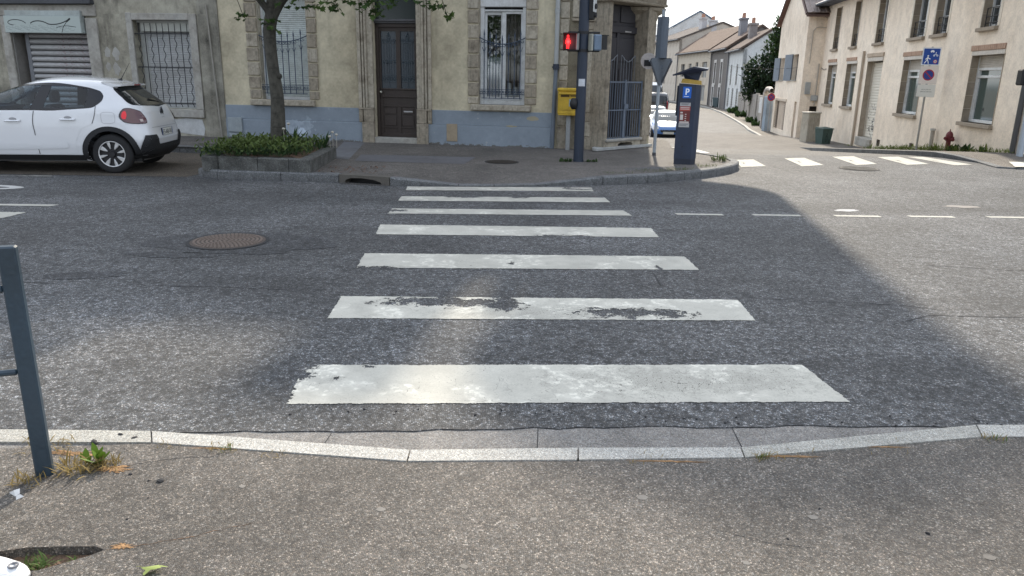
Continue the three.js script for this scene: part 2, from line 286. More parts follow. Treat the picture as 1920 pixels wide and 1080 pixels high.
// painted markings: sheets whose worn edges and chips are cut out of the paint
function paintTex(w, h, L, D, seed, chips, opt = {}) {
  const tone = (opt.tone ?? 0.5) * 0.88;
  return pair(w, h, 1, (u, v, o) => {
    const x = u * L, z = v * D, q = (f, s) => fbm((x + 3) / 8, (z + 3) / 8, f, 3, seed + s);
    const n1 = q(160, 0), n2 = q(900, 4), n3 = q(60, 8), n4 = q(1800, 13);
    const e = Math.min(x, L - x, z, D - z), ed = 0.006 + 0.022 * Math.max(0, n1 - 0.35) + 0.012 * (n2 - 0.5);
    let al = e > ed ? 1 : 0;
    let worn = 0;
    for (const [cx, cz, rx, rz, k = 0.5] of chips) { const d = Math.hypot((u - cx) / rx, (v - cz) / rz) + 1.5 * (n1 - 0.5) + 1.0 * (n2 - 0.5); if (d < 1) worn = Math.max(worn, sm(0, 0.4, 1 - d)); if (d < k) al = 0; }
    const track = Math.max(Math.exp(-(((u - 0.3) / 0.1) ** 2)), Math.exp(-(((u - 0.72) / 0.12) ** 2))); if (n4 > 0.8 - 0.12 * worn - 0.05 * track * sm(0.4, 0.6, n3) && n2 > 0.45) al = 0;
    const cr = Math.abs(q(48, 21) - 0.5) + 0.04 * Math.abs(n2 - 0.5), cm = sm(0.5, 0.62, q(24, 31));
    const crack = cm * (1 - sm(0.0, 0.012, cr));
    if (crack > 0.75 && n2 > 0.5) al = 0;
    const pale = sm(0.56, 0.66, q(40, 41)) * (0.12 + 0.3 * sm(0.5, 0.7, q(300, 47)));
    const s = tone * (0.80 + 0.30 * n3 + 0.2 * (n2 - 0.5) - 0.45 * crack + pale - 0.12 * worn);
    o[0] = s * 1.03; o[1] = s * 1.0; o[2] = s * 0.88; o[3] = n2; o[4] = al;
  }, false, false).map;
}
function stripeMesh(parent, name, q, tex, y = 0.004) {     // q: near left, near right, far right, far left
  const g = new THREE.BufferGeometry(); g.setAttribute('position', new THREE.Float32BufferAttribute(q.flatMap(([x, z]) => [x, y + gy(z), z]), 3));
  g.setAttribute('uv', new THREE.Float32BufferAttribute([0, 0, 1, 0, 1, 1, 0, 1], 2)); g.setIndex([0, 1, 2, 0, 2, 3]); g.computeVertexNormals();
  return mesh(parent, name, g, mat(1, 1, 1, 0.82, { map: tex, alphaTest: 0.5 }));
}
{
  const zc = thing('zebra_crossing', 'seven worn white stripes crossing the street in front of the camera', 'zebra crossing', { kind: 'structure' });
  const Q = [
    [[[-1.18, -3.54], [1.83, -3.70], [1.77, -4.25], [-1.21, -4.1]], [[0.0, 0.8, 0.03, 0.3, 0.9], [0.075, 0.62, 0.018, 0.1, 0.2], [0.0, 0.35, 0.012, 0.5, 0.8], [0.13, 0.93, 0.02, 0.05, 0.7], [0.75, 0.55, 0.3, 0.4, -1]], 0.52],
    [[[-1.29, -4.96], [1.75, -5.08], [1.77, -5.62], [-1.32, -5.52]], [[0.25, 0.75, 0.13, 0.22, 0.95], [0.34, 0.72, 0.09, 0.2, 0.9], [0.41, 0.7, 0.035, 0.3, 1], [0.64, 0.33, 0.07, 0.24, 0.8], [0.72, 0.32, 0.06, 0.26, 0.75], [0.8, 0.3, 0.06, 0.25, 0.8], [0.5, 0.3, 0.25, 0.4, -1]], 0.52],
    [[[-1.38, -6.39], [1.69, -6.53], [1.67, -7.07], [-1.42, -6.96]], [[0.45, 0.4, 0.014, 0.12, 0.6], [0.06, 0.06, 0.07, 0.1, 0.6], [0.88, 0.14, 0.01, 0.16, 0.9]], 0.47],
    [[[-1.47, -7.83], [1.59, -7.94], [1.59, -8.47], [-1.52, -8.39]], [[0.62, 0.06, 0.08, 0.1, 0.6], [0.72, 0.03, 0.08, 0.1, 0.7]], 0.5],
    [[[-1.55, -9.08], [1.49, -9.24], [1.43, -9.62], [-1.55, -9.46]], [[0.03, 0.6, 0.05, 0.2, 0.9]], 0.48],
    [[[-1.57, -10.06], [1.34, -10.25], [1.31, -10.67], [-1.58, -10.47]], [[0.3, 0.9, 0.1, 0.2, 0.8], [0.58, 0.9, 0.05, 0.2, 0.8]], 0.47],
    [[[-1.60, -11.03], [1.21, -11.27], [1.22, -11.67], [-1.63, -11.42]], [[0.92, 0.5, 0.1, 0.18, 0.8], [0.86, 0.75, 0.05, 0.2, 0.7]], 0.47]];
  Q.forEach(([q, chips, tone], i) => stripeMesh(zc, 'stripe', q, paintTex(i < 3 ? 1600 : 1024, i < 3 ? 300 : 144, 3.03, i < 4 ? 0.56 : 0.4, 200 + i * 50, chips, { tone })));
  const z2 = thing('zebra_crossing', 'white stripes crossing the mouth of the side street in the sun', 'zebra crossing', { kind: 'structure' });
  const T2 = paintTex(512, 128, 1.5, 0.5, 900, [[0.3, 0.5, 0.1, 0.2, 0.4]], { tone: 0.5 });
  for (const q of [[[4.47, -14.87], [5.05, -15.14], [5.2, -16.47], [4.72, -16.28]], [[5.80, -15.22], [6.37, -15.54], [6.51, -17.03], [5.99, -16.82]], [[7.08, -15.62], [7.65, -15.94], [7.87, -17.62], [7.28, -17.4]], [[8.25, -15.85], [8.85, -16.13], [8.95, -17.7], [8.36, -17.5]], [[9.3, -15.95], [9.8, -16.15], [9.55, -17.75], [9.15, -17.7]]])
    stripeMesh(z2, 'stripe', q, T2, 0.005);
  const z3 = stripeMesh(scene, 'crossing_stripe', [[10.22, -15.45], [11.6, -15.55], [11.9, -16.45], [10.75, -16.5]], paintTex(256, 256, 1.2, 1.4, 950, [], { tone: 0.66 }), 0.05);
  tag(z3, 'single broad white stripe on the dropped kerb at the right edge of the photo', 'road marking', { kind: 'structure' });
  const dl = thing('dashed_line', 'row of short white dashes along the middle of the road right of the crossing', 'road marking', { kind: 'structure' });
  const T3 = paintTex(256, 64, 0.6, 0.12, 960, [], { tone: 0.55 });
  for (const [a, b, z] of [[2.07, 2.68, -9.42], [3.06, 3.68, -9.46], [4.12, 4.72, -9.5], [5.1, 5.7, -9.56], [6.15, 6.75, -9.62], [7.2, 7.8, -9.66]]) stripeMesh(dl, 'dash', [[a, z + 0.05], [b, z + 0.04], [b - 0.02, z - 0.07], [a - 0.02, z - 0.06]], T3);
  const lm = thing('lane_marking', 'white lane lines and curved cycle symbol at the left edge of the road', 'road marking', { kind: 'structure' });
  const T4 = paintTex(512, 64, 2, 0.14, 970, [], { tone: 0.5 });
  stripeMesh(lm, 'line', [[-9.5, -9.03], [-5.72, -9.17], [-5.66, -9.3], [-9.5, -9.22]], T4); stripeMesh(lm, 'line', [[-9.5, -8.0], [-5.78, -8.35], [-5.72, -8.76], [-9.5, -8.9]], T4);
  stripeMesh(lm, 'line', [[-11, -11.55], [-7.3, -11.82], [-7.3, -11.9], [-11, -11.7]], paintTex(512, 64, 2, 0.14, 980, [[0.3, 0.5, 0.2, 0.5, 0.8], [0.8, 0.4, 0.15, 0.4, 0.8]], { tone: 0.4 }));
  const ring = []; for (let i = 0; i <= 40; i++) { const a = i / 40 * 2 * PI; ring.push([-7.95 + 0.98 * Math.cos(a), -10.6 + 0.26 * Math.sin(a)]); }
  mesh(lm, 'curve', sheet(ring, () => 0.004, 0.6, [ring.map(([x, z]) => [-7.95 + (x + 7.95) * 0.8, -10.6 + (z + 10.6) * 0.5])]), tinted(0.5, 0.5, 0.48));
}
// near pavement with its kerb and gutter
{
  const back = [[-8, -3.02], [-2.29, -3.04], [-1.64, -3.11], [-0.45, -2.98], [0.31, -3.02], [1.07, -3.07], [2.3, -3.32], [2.52, -3.34], [9, -3.6]];
  const hole = [[-1.80, -2.29], [-1.72, -2.315], [-1.6, -2.325], [-1.48, -2.33], [-1.435, -2.31], [-1.47, -2.275], [-1.53, -2.235], [-1.6, -2.19], [-1.72, -2.17], [-1.82, -2.2]];
  const s = poly([...back.map(([x, z]) => [x, -z - 0.005]), [9, -9], [-8, -9]]); s.holes.push(poly(hole.map(([x, z]) => [x, -z])));
  const g = new THREE.ExtrudeGeometry(s, { depth: 0.08, bevelEnabled: false }).rotateX(-PI / 2).translate(0, -0.08, 0);
  const np = mesh(scene, 'near_pavement', triUV(g), PAVE); tag(np, 'brownish asphalt pavement in the foreground with a broken hole at left', 'pavement', { kind: 'structure' });
  mesh(np, 'soil', sheet(hole.map(([x, z]) => [x * 1.02 + 0.03, -2.25 + (z + 2.25) * 1.15]), (x, z) => -0.045 + 0.02 * fbm(x + 5, z + 5, 128, 3, 5), 0.03), SOIL);
  const gum = tinted(0.2, 0.185, 0.165, 0.85), gr = rngOf(33);
  for (const [x, z, q] of [[0.55, -2.72, 0.022], [1.2, -2.6, 0.02], [0.1, -2.55, 0.016], [-0.5, -2.6, 0.018], [1.75, -2.36, 0.022], [0.85, -2.3, 0.014], [-0.15, -2.25, 0.016], [-1.1, -2.75, 0.016], [1.9, -2.75, 0.014]]) mesh(np, 'gum_spot', sheet(circlePts(x, z, q, q * 0.8, 12).map(([a, b]) => [a + 0.006 * (gr() - 0.5), b + 0.006 * (gr() - 0.5)]), () => 0.0015, 1), gum);
  const fine = (pts, w, m) => { const a = [], b = []; for (let k = 0; k < pts.length - 1; k++) for (let i = 0; i < 14; i++) { const t = i / 14, x = pts[k][0] + (pts[k + 1][0] - pts[k][0]) * t, z = pts[k][1] + (pts[k + 1][1] - pts[k][1]) * t + 0.012 * (gr() - 0.5), q = w * (0.3 + gr()); a.push([x, z - q]); b.unshift([x, z + q]); } mesh(np, 'crack', sheet([...a, ...b], () => 0.001, 5), m); };
  fine([[0.86, -2.47], [0.98, -2.42], [1.12, -2.4]], 0.0016, DARK); fine([[-1.43, -2.31], [-1.2, -2.38], [-0.95, -2.5]], 0.002, SOIL); fine([[-1.66, -2.9], [-1.45, -2.98], [-1.3, -3.0]], 0.002, DARK);
  const moss = mat(1, 1, 1, 0.95, { ...soilT, bumpScale: 0.01 }); moss.color.setRGB(1.9, 1.75, 1.3); for (const [x, z, a, b] of [[-1.38, -2.33, 0.05, 0.02], [-1.7, -2.87, 0.1, 0.035], [-1.95, -3.0, 0.16, 0.03], [-1.3, -3.07, 0.2, 0.012], [0.75, -3.025, 0.24, 0.01], [1.25, -3.09, 0.2, 0.014], [1.75, -3.2, 0.2, 0.008]]) mesh(np, 'moss', sheet(circlePts(x, z, a, b, 60).map(([p, q]) => { const k = 0.25 + 0.85 * gr(); return [x + (p - x) * k, z + (q - z) * k]; }), () => 0.002, 1), moss);
  const gut = mesh(scene, 'gutter', sheet([[-8, -2.9], [8, -3.2], [8, -3.9], [-8, -3.7]], () => -0.006, 1), GUTTER); tag(gut, 'smooth concrete gutter strip between the asphalt and the near kerb', 'gutter', { kind: 'structure' });
  for (const [x, z0, z1] of [[0.13, -3.36, -3.14], [1.09, -3.4, -3.16], [-0.86, -3.25, -3.1]]) mesh(gut, 'joint', sheet([[x - 0.003, z1], [x + 0.003, z1], [x + 0.013, z0], [x + 0.009, z0]], () => -0.0045, 1), DARK);
  const kb = thing('near_kerb', 'pale concrete kerb stones curving along the foreground pavement', 'kerb', { kind: 'structure' });
  const F = [[-4.1, -3.2], [-2.41, -3.21], [-1.7, -3.23], [-1.05, -3.16], [-0.45, -3.09], [0.32, -3.14], [1.08, -3.17], [2.35, -3.46], [3.4, -3.5], [4.6, -3.54]], B = [[-4.1, -3.03], [-2.29, -3.05], [-1.64, -3.11], [-1.0, -3.03], [-0.45, -2.98], [0.31, -3.02], [1.07, -3.07], [2.3, -3.32], [3.4, -3.37], [4.6, -3.41]];
  for (const [i, j] of [[0, 2], [2, 4], [4, 5], [5, 6], [6, 7], [7, 8], [8, 9]]) {
    const f0 = F[i], f1 = F[j], b0 = B[i], b1 = B[j], t = 0.004 / Math.hypot(f1[0] - f0[0], f1[1] - f0[1]), mix = (a, b, k) => [a[0] + (b[0] - a[0]) * k, a[1] + (b[1] - a[1]) * k], pts = [];
    for (const [f, b] of [[mix(f0, f1, t), mix(b0, b1, t)], [mix(f1, f0, t), mix(b1, b0, t)]]) { const m = mix(f, b, 0.07); pts.push([f[0], -0.004, f[1]], [m[0], 0.005, m[1]], [b[0], 0.005, b[1]], [f[0], -0.1, f[1]], [b[0], -0.1, b[1]]); }
    mesh(kb, 'kerb_stone', hull(pts), i % 3 ? KERBN : KERBN2);
  }
}
// far pavement
const PAVY = 0.12;
const farY = (x, z) => { const zk = -11.65 - 0.08 * x, d = zk - z, inX = sm(-2.0, -1.0, x) * (1 - sm(0.4, 1.5, x)); return PAVY - 0.1 * inX * (1 - sm(0, 1.5, d)); };
const kerbLine = [[-5.13, -12.2, 0.13], [-4.72, -11.93, 0.13], [-3.68, -11.84, 0.13], [-2.74, -11.72, 0.13], [-1.9, -11.47, 0.13], [-0.85, -11.52, 0.025], [-0.3, -11.60, 0.02], [0.35, -11.72, 0.025], [1.42, -11.99, 0.13], [1.84, -12.15, 0.135], [2.2, -12.34, 0.135], [2.56, -12.57, 0.135], [2.9, -12.79, 0.135], [3.25, -13.08, 0.135], [3.62, -13.45, 0.135], [3.95, -13.85, 0.135], [4.22, -14.3, 0.135], [4.4, -14.8, 0.135], [4.42, -15.3, 0.135], [4.28, -15.9, 0.135], [4.0, -16.5, 0.13], [3.75, -17.1, 0.12], [3.9, -18.2, 0.1], [4.1, -19.6, 0.05]];
const inward = (i) => { const a = kerbLine[Math.max(0, i - 1)], b = kerbLine[Math.min(kerbLine.length - 1, i + 1)], l = Math.hypot(b[0] - a[0], b[1] - a[1]), nx = (b[1] - a[1]) / l, nz = -(b[0] - a[0]) / l; return [kerbLine[i][0] + nx * 0.16, kerbLine[i][1] + nz * 0.16]; };
{
  const P = [[-16, -19.9], [-16, -17.1], [-7, -15.75], [-5.75, -15.5], [-5.35, -14.6], [-5.2, -12.6], ...kerbLine.slice(1).map((_, i) => inward(i + 1)), [3.9, -20], [2.0, -20], [0.5, -19.4]];
  const fp = mesh(scene, 'far_pavement', sheet(P, farY, 0.35), PAVEF); tag(fp, 'dark asphalt pavement in front of the old house and its corner door', 'pavement', { kind: 'structure' });
  const slabM = tinted(0.16, 0.165, 0.18, 0.85);
  mesh(fp, 'paving_slab', sheet([[-3.95, -17.6], [-3.45, -17.5], [-3.05, -13.9], [-3.5, -14.1]], (x, z) => farY(x, z) + 0.004, 0.5), slabM);
  mesh(fp, 'paving_slab', sheet([[-2.9, -13.7], [-0.9, -13.5], [-0.75, -14.7], [-3.0, -14.8]], (x, z) => farY(x, z) + 0.004, 0.5), tinted(0.125, 0.125, 0.135, 0.85));
  const tac = []; const r = rngOf(5); for (let i = 0; i < 26; i++) for (let j = 0; j < 5; j++) { const x = 1.95 + i * 0.042, z = -13.05 - i * 0.02 - j * 0.06; tac.push(new THREE.SphereGeometry(0.014, 6, 3, 0, 2 * PI, 0, PI / 2).scale(1, 0.5, 1).translate(x, farY(x, z), z)); }
  const tm = mesh(fp, 'tactile_studs', tac, KERBF); tm.userData.kind = 'stuff';
  const kb = thing('far_kerb', 'grey granite kerb stones dropping to the road at the crossing and rounding the corner', 'kerb', { kind: 'structure' });
  const stone = (i, j) => {
    const A = kerbLine[i], B = kerbLine[j], a = inward(i), b = inward(j), L = Math.hypot(B[0] - A[0], B[1] - A[1]), t = 0.006 / L, mx = (p, q, k) => p.map((v, n) => v + (q[n] - v) * k), pts = [];
    for (const [f, w] of [[mx(A, B, t), mx(a, b, t)], [mx(B, A, t), mx(b, a, t)]]) { const c = Math.min(0.02, f[2] * 0.3), m = [f[0] + (w[0] - f[0]) * 0.13, f[1] + (w[1] - f[1]) * 0.13]; pts.push([f[0], -0.06, f[1]], [f[0], f[2] - c, f[1]], [m[0], f[2], m[1]], [w[0], f[2] + 0.003, w[1]], [w[0], -0.06, w[1]]); }
    mesh(kb, 'kerb_stone', hull(pts), KERBF);
  };
  for (const [i, j] of [[0, 1], [1, 2], [2, 3], [4, 5], [5, 6], [6, 7], [7, 8]]) stone(i, j);
  for (let i = 8; i < kerbLine.length - 1; i++) stone(i, i + 1);
  // kerb inlet of the drain
  const A = kerbLine[3], B = kerbLine[4], L = Math.hypot(B[0] - A[0], B[1] - A[1]);
  const arch = [[0.1, 0.0], [0.12, 0.05], [0.2, 0.082], [0.4, 0.09], [0.6, 0.075], [0.72, 0.04], [0.74, 0.0]];
  const inl = mesh(kb, 'drain_inlet', triUV(slab([[0.01, -0.05], [0.01, 0.13], [L - 0.01, 0.13], [L - 0.01, -0.05], [0.76, -0.05], ...[...arch].reverse(), [0.08, -0.05]], 0.2)), tinted(0.12, 0.11, 0.095, 0.9), 'stone drain inlet with a dark arched mouth in the kerb');
  inl.position.set(A[0], 0, A[1]); inl.rotation.y = frameTurn(B[0] - A[0], B[1] - A[1]);
  mesh(inl, 'drain_shaft', bx(0.06, 0.8, -0.4, 0.1, -0.6, -0.19), BLACK);
  mesh(inl, 'grate', Array.from({ length: 15 }, (_, i) => bx(0.06 + i * 0.05, 0.085 + i * 0.05, 0.0, 0.012, 0.0, 0.1)), tinted(0.1, 0.095, 0.09));
  // kerb of the parking bay behind the white car
  const bay = [[-14, -16.85], [-12, -16.55], [-10, -16.25], [-8.2, -15.98], [-7, -15.8], [-5.8, -15.55]];
  for (let i = 0; i < bay.length - 1; i++) { const [a, b] = [bay[i], bay[i + 1]]; mesh(kb, 'kerb_stone', hull([[a[0] + 0.01, -0.05, a[1]], [b[0], -0.05, b[1]], [a[0] + 0.01, 0.11, a[1]], [b[0], 0.11, b[1]], [a[0] + 0.01, 0.13, a[1] - 0.02], [b[0], 0.13, b[1] - 0.02], [a[0] + 0.01, 0.13, a[1] - 0.16], [b[0], 0.13, b[1] - 0.16], [a[0] + 0.01, -0.05, a[1] - 0.16], [b[0], -0.05, b[1] - 0.16]]), KERBF); }
  // painted white nose of the kerb at the corner
  const wn = mesh(kb, 'white_kerb_end', sheet([[4.02, -16.25], [4.2, -16.3], [4.1, -17.0], [3.82, -17.6], [3.6, -17.55], [3.85, -16.9]], (x, z) => 0.141, 0.3), tinted(0.7, 0.7, 0.68), 'white painted end of the kerb behind the parking meter');
}
// right pavement and its kerb, following the side street downhill
const rk = [[10.6, -15.35, 0.03], [9.95, -15.6, 0.03], [10.15, -16.6, 0.04], [10.02, -17.3, 0.1], [9.9, -18.0, 0.12], [10.0, -19.5, 0.12], [10.2, -21.5, 0.12], [10.45, -24, 0.12], [10.8, -27, 0.12], [11.2, -30, 0.12], [11.75, -33, 0.12], [12.3, -36, 0.12], [12.9, -39.5, 0.12], [13.6, -43, 0.12], [14.3, -47, 0.12], [15.1, -50.5, 0.12], [16.4, -57, 0.12], [18.9, -70.3, 0.12], [20.4, -80, 0.12], [21.3, -88, 0.12], [21.6, -96, 0.12], [21.3, -108, 0.12]];
{
  const P = [...rk.map(([x, z]) => [x + 0.14, z]), [40, -108], [40, -17.4], [18, -15.2]];
  const hAt = (x, z) => gy(z) + (z > -17.6 ? 0.03 + 0.08 * sm(-16.3, -17.5, z) : 0.11);
  const rp = mesh(scene, 'right_pavement', sheet(P, hAt, 1.0, [], 9), mat(1.05, 1.03, 1, 0.88, { ...tPave, bumpScale: 0.003 })); tag(rp, 'sunlit asphalt pavement along the cream houses on the right', 'pavement', { kind: 'structure' });
  const kb = thing('right_kerb', 'grey kerb stones along the right pavement down the side street', 'kerb', { kind: 'structure' });
  for (let i = 0; i < rk.length - 1; i++) {
    const a = rk[i], b = rk[i + 1], n = i > 3 ? Math.ceil(Math.hypot(b[0] - a[0], b[1] - a[1]) / (i > 12 ? 4 : 1.1)) : 1;
    for (let k = 0; k < n; k++) {
      const p = a.map((v, q) => v + (b[q] - v) * k / n), q = a.map((v, s) => v + (b[s] - v) * (k + 1) / n), pts = [];
      for (const e of [p, q]) { const y = gy(e[1]); pts.push([e[0], y - 0.1, e[1]], [e[0], y + e[2] - 0.01, e[1]], [e[0] + 0.02, y + e[2], e[1]], [e[0] + 0.16, y + e[2], e[1]], [e[0] + 0.16, y - 0.1, e[1]]); }
      mesh(kb, 'kerb_stone', hull(pts), i > 9 ? KERBN : KERBF);
    }
  }
  // left side of the side street
  const lp = mesh(scene, 'left_pavement', sheet([[4.1, -19.6], [5.2, -27], [6.3, -34], [8.2, -47], [12.5, -75], [3, -75], [3, -19.6]], (x, z) => gy(z) + 0.1, 1.2, [], 9), PAVEF); tag(lp, 'narrow pavement on the left of the side street beside the parked cars', 'pavement', { kind: 'structure' });
}

// ---------------------------------------------------------------- left houses
const FA = [-7, -18.3], FT = frameTurn(8, 1.35);
const fw = (u, z = 0) => { const c = Math.cos(FT), s = Math.sin(FT); return [FA[0] + u * c + z * s, FA[1] - u * s + z * c]; };
function roofPrism(x0, x1, eave, ridge, ze, zr, zb, over = 0.35) { return triUV(new ConvexGeometry([[x0, eave, ze + over], [x1, eave, ze + over], [x0, eave - 0.15, ze + over], [x1, eave - 0.15, ze + over], [x0, ridge, zr], [x1, ridge, zr], [x0, eave, zb], [x1, eave, zb]].map((p) => V3(...p)))); }
const ROOF = mat(0.2, 0.1, 0.07, 0.9, { ...tPlain, bumpScale: 0.004 });
{
  const B = thing('grey_house', 'grey rendered house with a roller shutter and a barred window behind the white car', 'house', { at: [FA[0], 0, FA[1]], turn: FT });
  mesh(B, 'wall', wall(-16, 0.12, 0.0, 6.9, [[-5.38, -3.3, 0.12, 2.84], [-2.08, -0.62, 0.76, 2.77]], 0.4), GREYW);
  mesh(B, 'wall_strip', cbx(-0.4, 0.12, 0.1, 6.85, 0.0, 0.03), mat(0.86, 0.87, 0.9, 0.94, { ...tGrey, bumpScale: 0.008 }));
  mesh(B, 'roof', roofPrism(-16, 0.12, 6.9, 11.0, 0, -4.5, -9), ROOF);
  mesh(B, 'rear_wall', [bx(-16, 0.12, 0, 6.9, -9, -8.7), bx(-16, -15.7, 0, 6.9, -8.7, -0.4)], GREYW);
  mesh(B, 'downpipe', [rod([-0.13, 3.1, 0.06], [0.0, 0.12, 0.07], 0.018, 8)], tinted(0.33, 0.31, 0.27), 'thin rendered pipe beside the joint with the beige house');
  const fl = [[-0.75, 0.16], [-0.5, 0.14], [-0.46, 0.3], [-0.52, 0.52], [-0.95, 0.54], [-1.3, 0.5], [-1.25, 0.2]];
  mesh(B, 'bare_patch', triUV(slab(fl, 0.012).translate(0, 0, 0.011)), tinted(0.55, 0.56, 0.56, 0.9), 'white patch of bare filler under the barred window');
  for (const [x, y, w, h] of [[-2.83, 2.02, 0.16, 0.24], [-2.62, 2.0, 0.2, 0.3], [-2.85, 1.7, 0.14, 0.2], [-2.64, 1.65, 0.2, 0.3]]) mesh(B, 'paint_patch', triUV(slab(circlePts(x, y, w / 2, h / 2, 14).map(([a, b], i) => [x + (a - x) * (0.7 + 0.5 * hash(i, x * 99 | 0, 3)), y + (b - y) * (0.7 + 0.5 * hash(i, y * 99 | 0, 4))]), 0.004).translate(0, 0, 0.003)), tinted(0.4, 0.39, 0.36, 0.9));
  // roller shutter
  const D = grp(B, 'roller_shutter', 'grey steel roller shutter under a scribbled metal box');
  mesh(D, 'surround', [cbx(-5.61, -5.38, 0.12, 2.84, -0.02, 0.05), cbx(-3.3, -3.0, 0.12, 2.80, -0.02, 0.05), cbx(-6.1, -3.0, 2.85, 3.1, -0.02, 0.05)], CONC);
  mesh(D, 'reveal', [bx(-5.37, -5.34, 0.12, 2.84, -0.38, 0), bx(-3.33, -3.31, 0.12, 2.84, -0.38, 0), bx(-5.37, -3.31, 2.5, 2.83, -0.38, -0.12)], tinted(0.24, 0.23, 0.215));
  mesh(D, 'guide_rail', [bx(-5.2, -5.1, 0.12, 2.5, -0.3, -0.2), bx(-3.42, -3.34, 0.12, 2.5, -0.3, -0.2)], tinted(0.22, 0.23, 0.25, 0.5));
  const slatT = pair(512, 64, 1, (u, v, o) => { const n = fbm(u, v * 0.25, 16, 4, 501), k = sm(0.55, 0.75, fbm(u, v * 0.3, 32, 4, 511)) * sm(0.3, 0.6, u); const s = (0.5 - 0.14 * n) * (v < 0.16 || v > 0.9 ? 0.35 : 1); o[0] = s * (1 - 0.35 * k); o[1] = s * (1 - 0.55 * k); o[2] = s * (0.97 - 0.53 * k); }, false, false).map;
  for (let i = 0; i < 17; i++) {
    const y0 = 0.13 + i * 0.138, g = corrugated(-5.12, -3.4, y0, y0 + 0.137, 0.137, 0.065, 0.8, 10).translate(0, 0, -0.27); const uv = g.attributes.uv; for (let k = 0; k < uv.count; k++) uv.setXY(k, (uv.getX(k) + 5.12) / 1.72, (uv.getY(k) - y0) / 0.137);
    mesh(D, 'slat', g, mat(0.85 + 0.25 * hash(i, 2, 9), 0.85 + 0.25 * hash(i, 2, 9), 0.88 + 0.25 * hash(i, 2, 9), 0.5, { map: slatT }));
  }
  mesh(D, 'shutter_box', [cbx(-5.40, -3.33, 2.45, 2.84, 0.0, 0.16), cbx(-5.38, -3.35, 2.84, 2.96, 0.05, 0.13)], tinted(0.42, 0.47, 0.46, 0.55));
  const graf = canvasTex(1024, 192, (x, w, h) => {
    x.fillStyle = '#aab4b0'; x.fillRect(0, 0, w, h); x.lineCap = 'round'; x.strokeStyle = '#15181a';
    x.lineWidth = 9; x.beginPath(); x.moveTo(120, 105); x.bezierCurveTo(20, 95, 30, 45, 150, 42); x.bezierCurveTo(220, 42, 270, 60, 290, 82); x.stroke();
    x.lineWidth = 12; x.beginPath(); x.moveTo(360, 82); x.bezierCurveTo(400, 50, 500, 40, 590, 88); x.bezierCurveTo(650, 105, 760, 95, 850, 50); x.stroke();
    x.lineWidth = 22; x.beginPath(); x.moveTo(890, 30); x.lineTo(850, 58); x.stroke(); x.lineWidth = 8; x.beginPath(); x.moveTo(850, 58); x.lineTo(790, 130); x.lineTo(768, 185); x.stroke();
    x.lineWidth = 6; x.beginPath(); x.moveTo(700, 135); x.bezierCurveTo(780, 100, 880, 110, 960, 125); x.stroke();
    x.lineWidth = 2; x.strokeStyle = '#5c6666'; for (let i = 0; i < 22; i++) { const a = 60 + i * 40; x.beginPath(); x.ellipse(a, 140 + 20 * Math.sin(i * 2.1), 40, 16 + 6 * Math.sin(i), 0.3, 0, 5); x.stroke(); }
  });
  const gp = mesh(D, 'graffiti', new THREE.PlaneGeometry(2.05, 0.37), mat(1, 1, 1, 0.6, { map: graf })); gp.position.set(-4.365, 2.645, 0.163);
  mesh(D, 'ledge', [cbx(-7, -3.03, 3.11, 3.2, -0.05, 0.16), cbx(-7, -3.05, 3.2, 3.5, -0.05, 0.12)], tinted(0.07, 0.075, 0.085, 0.7));
  // barred window
  const Wn = grp(B, 'barred_window', 'window with closed slatted blind behind straight and wavy iron bars');
  mesh(Wn, 'surround', [cbx(-2.23, -2.08, 0.75, 2.93, -0.02, 0.045), cbx(-0.62, -0.43, 0.75, 2.91, -0.02, 0.045), cbx(-2.08, -0.62, 2.77, 2.92, -0.02, 0.045), cbx(-2.23, -0.43, 0.56, 0.745, -0.02, 0.07)], CONC);
  mesh(Wn, 'blind_box', cbx(-1.98, -0.64, 2.52, 2.72, -0.26, -0.12), tinted(0.52, 0.53, 0.48, 0.6));
  mesh(Wn, 'blind', corrugated(-1.9, -0.66, 0.78, 2.52, 0.052, 0.012, 0.6, 6).translate(0, 0, -0.24), tinted(0.47, 0.48, 0.48, 0.6));
  mesh(Wn, 'frame', [bx(-2.07, -1.9, 0.77, 2.75, -0.3, -0.22), bx(-0.66, -0.62, 0.77, 2.75, -0.3, -0.2), bx(-2.07, -0.62, 2.72, 2.77, -0.35, -0.1), bx(-2.07, -0.62, 0.76, 0.8, -0.3, -0.2)], tinted(0.45, 0.46, 0.44, 0.6));
  mesh(Wn, 'backing', bx(-2.1, -0.6, 0.7, 2.8, -0.42, -0.39), CONC);
  for (let i = 0; i < 9; i++) {
    const x = -1.97 + i * 0.156; if (i % 2) mesh(Wn, 'bar', rod([x, 0.80, -0.03], [x, 2.7, -0.03], 0.009), IRON);
    else { const p = []; for (let k = 0; k <= 44; k++) { const y = 0.8 + 1.9 * k / 44; p.push([x + (y < 2.44 ? 0.022 * Math.sin(y * 26) : 0), y, -0.03]); } mesh(Wn, 'bar', tube(p, 0.009, 80, 5), IRON); }
  }
  for (const y of [2.47, 1.71, 0.88]) mesh(Wn, 'cross_bar', bx(-2.08, -0.62, y - 0.012, y + 0.012, -0.045, -0.02), IRON);
}
const beigeRoot = thing('beige_house', 'old beige rendered house with blue plinth, dark double door, stone framed windows and corner entrance', 'house', { at: [FA[0], 0, FA[1]], turn: FT });
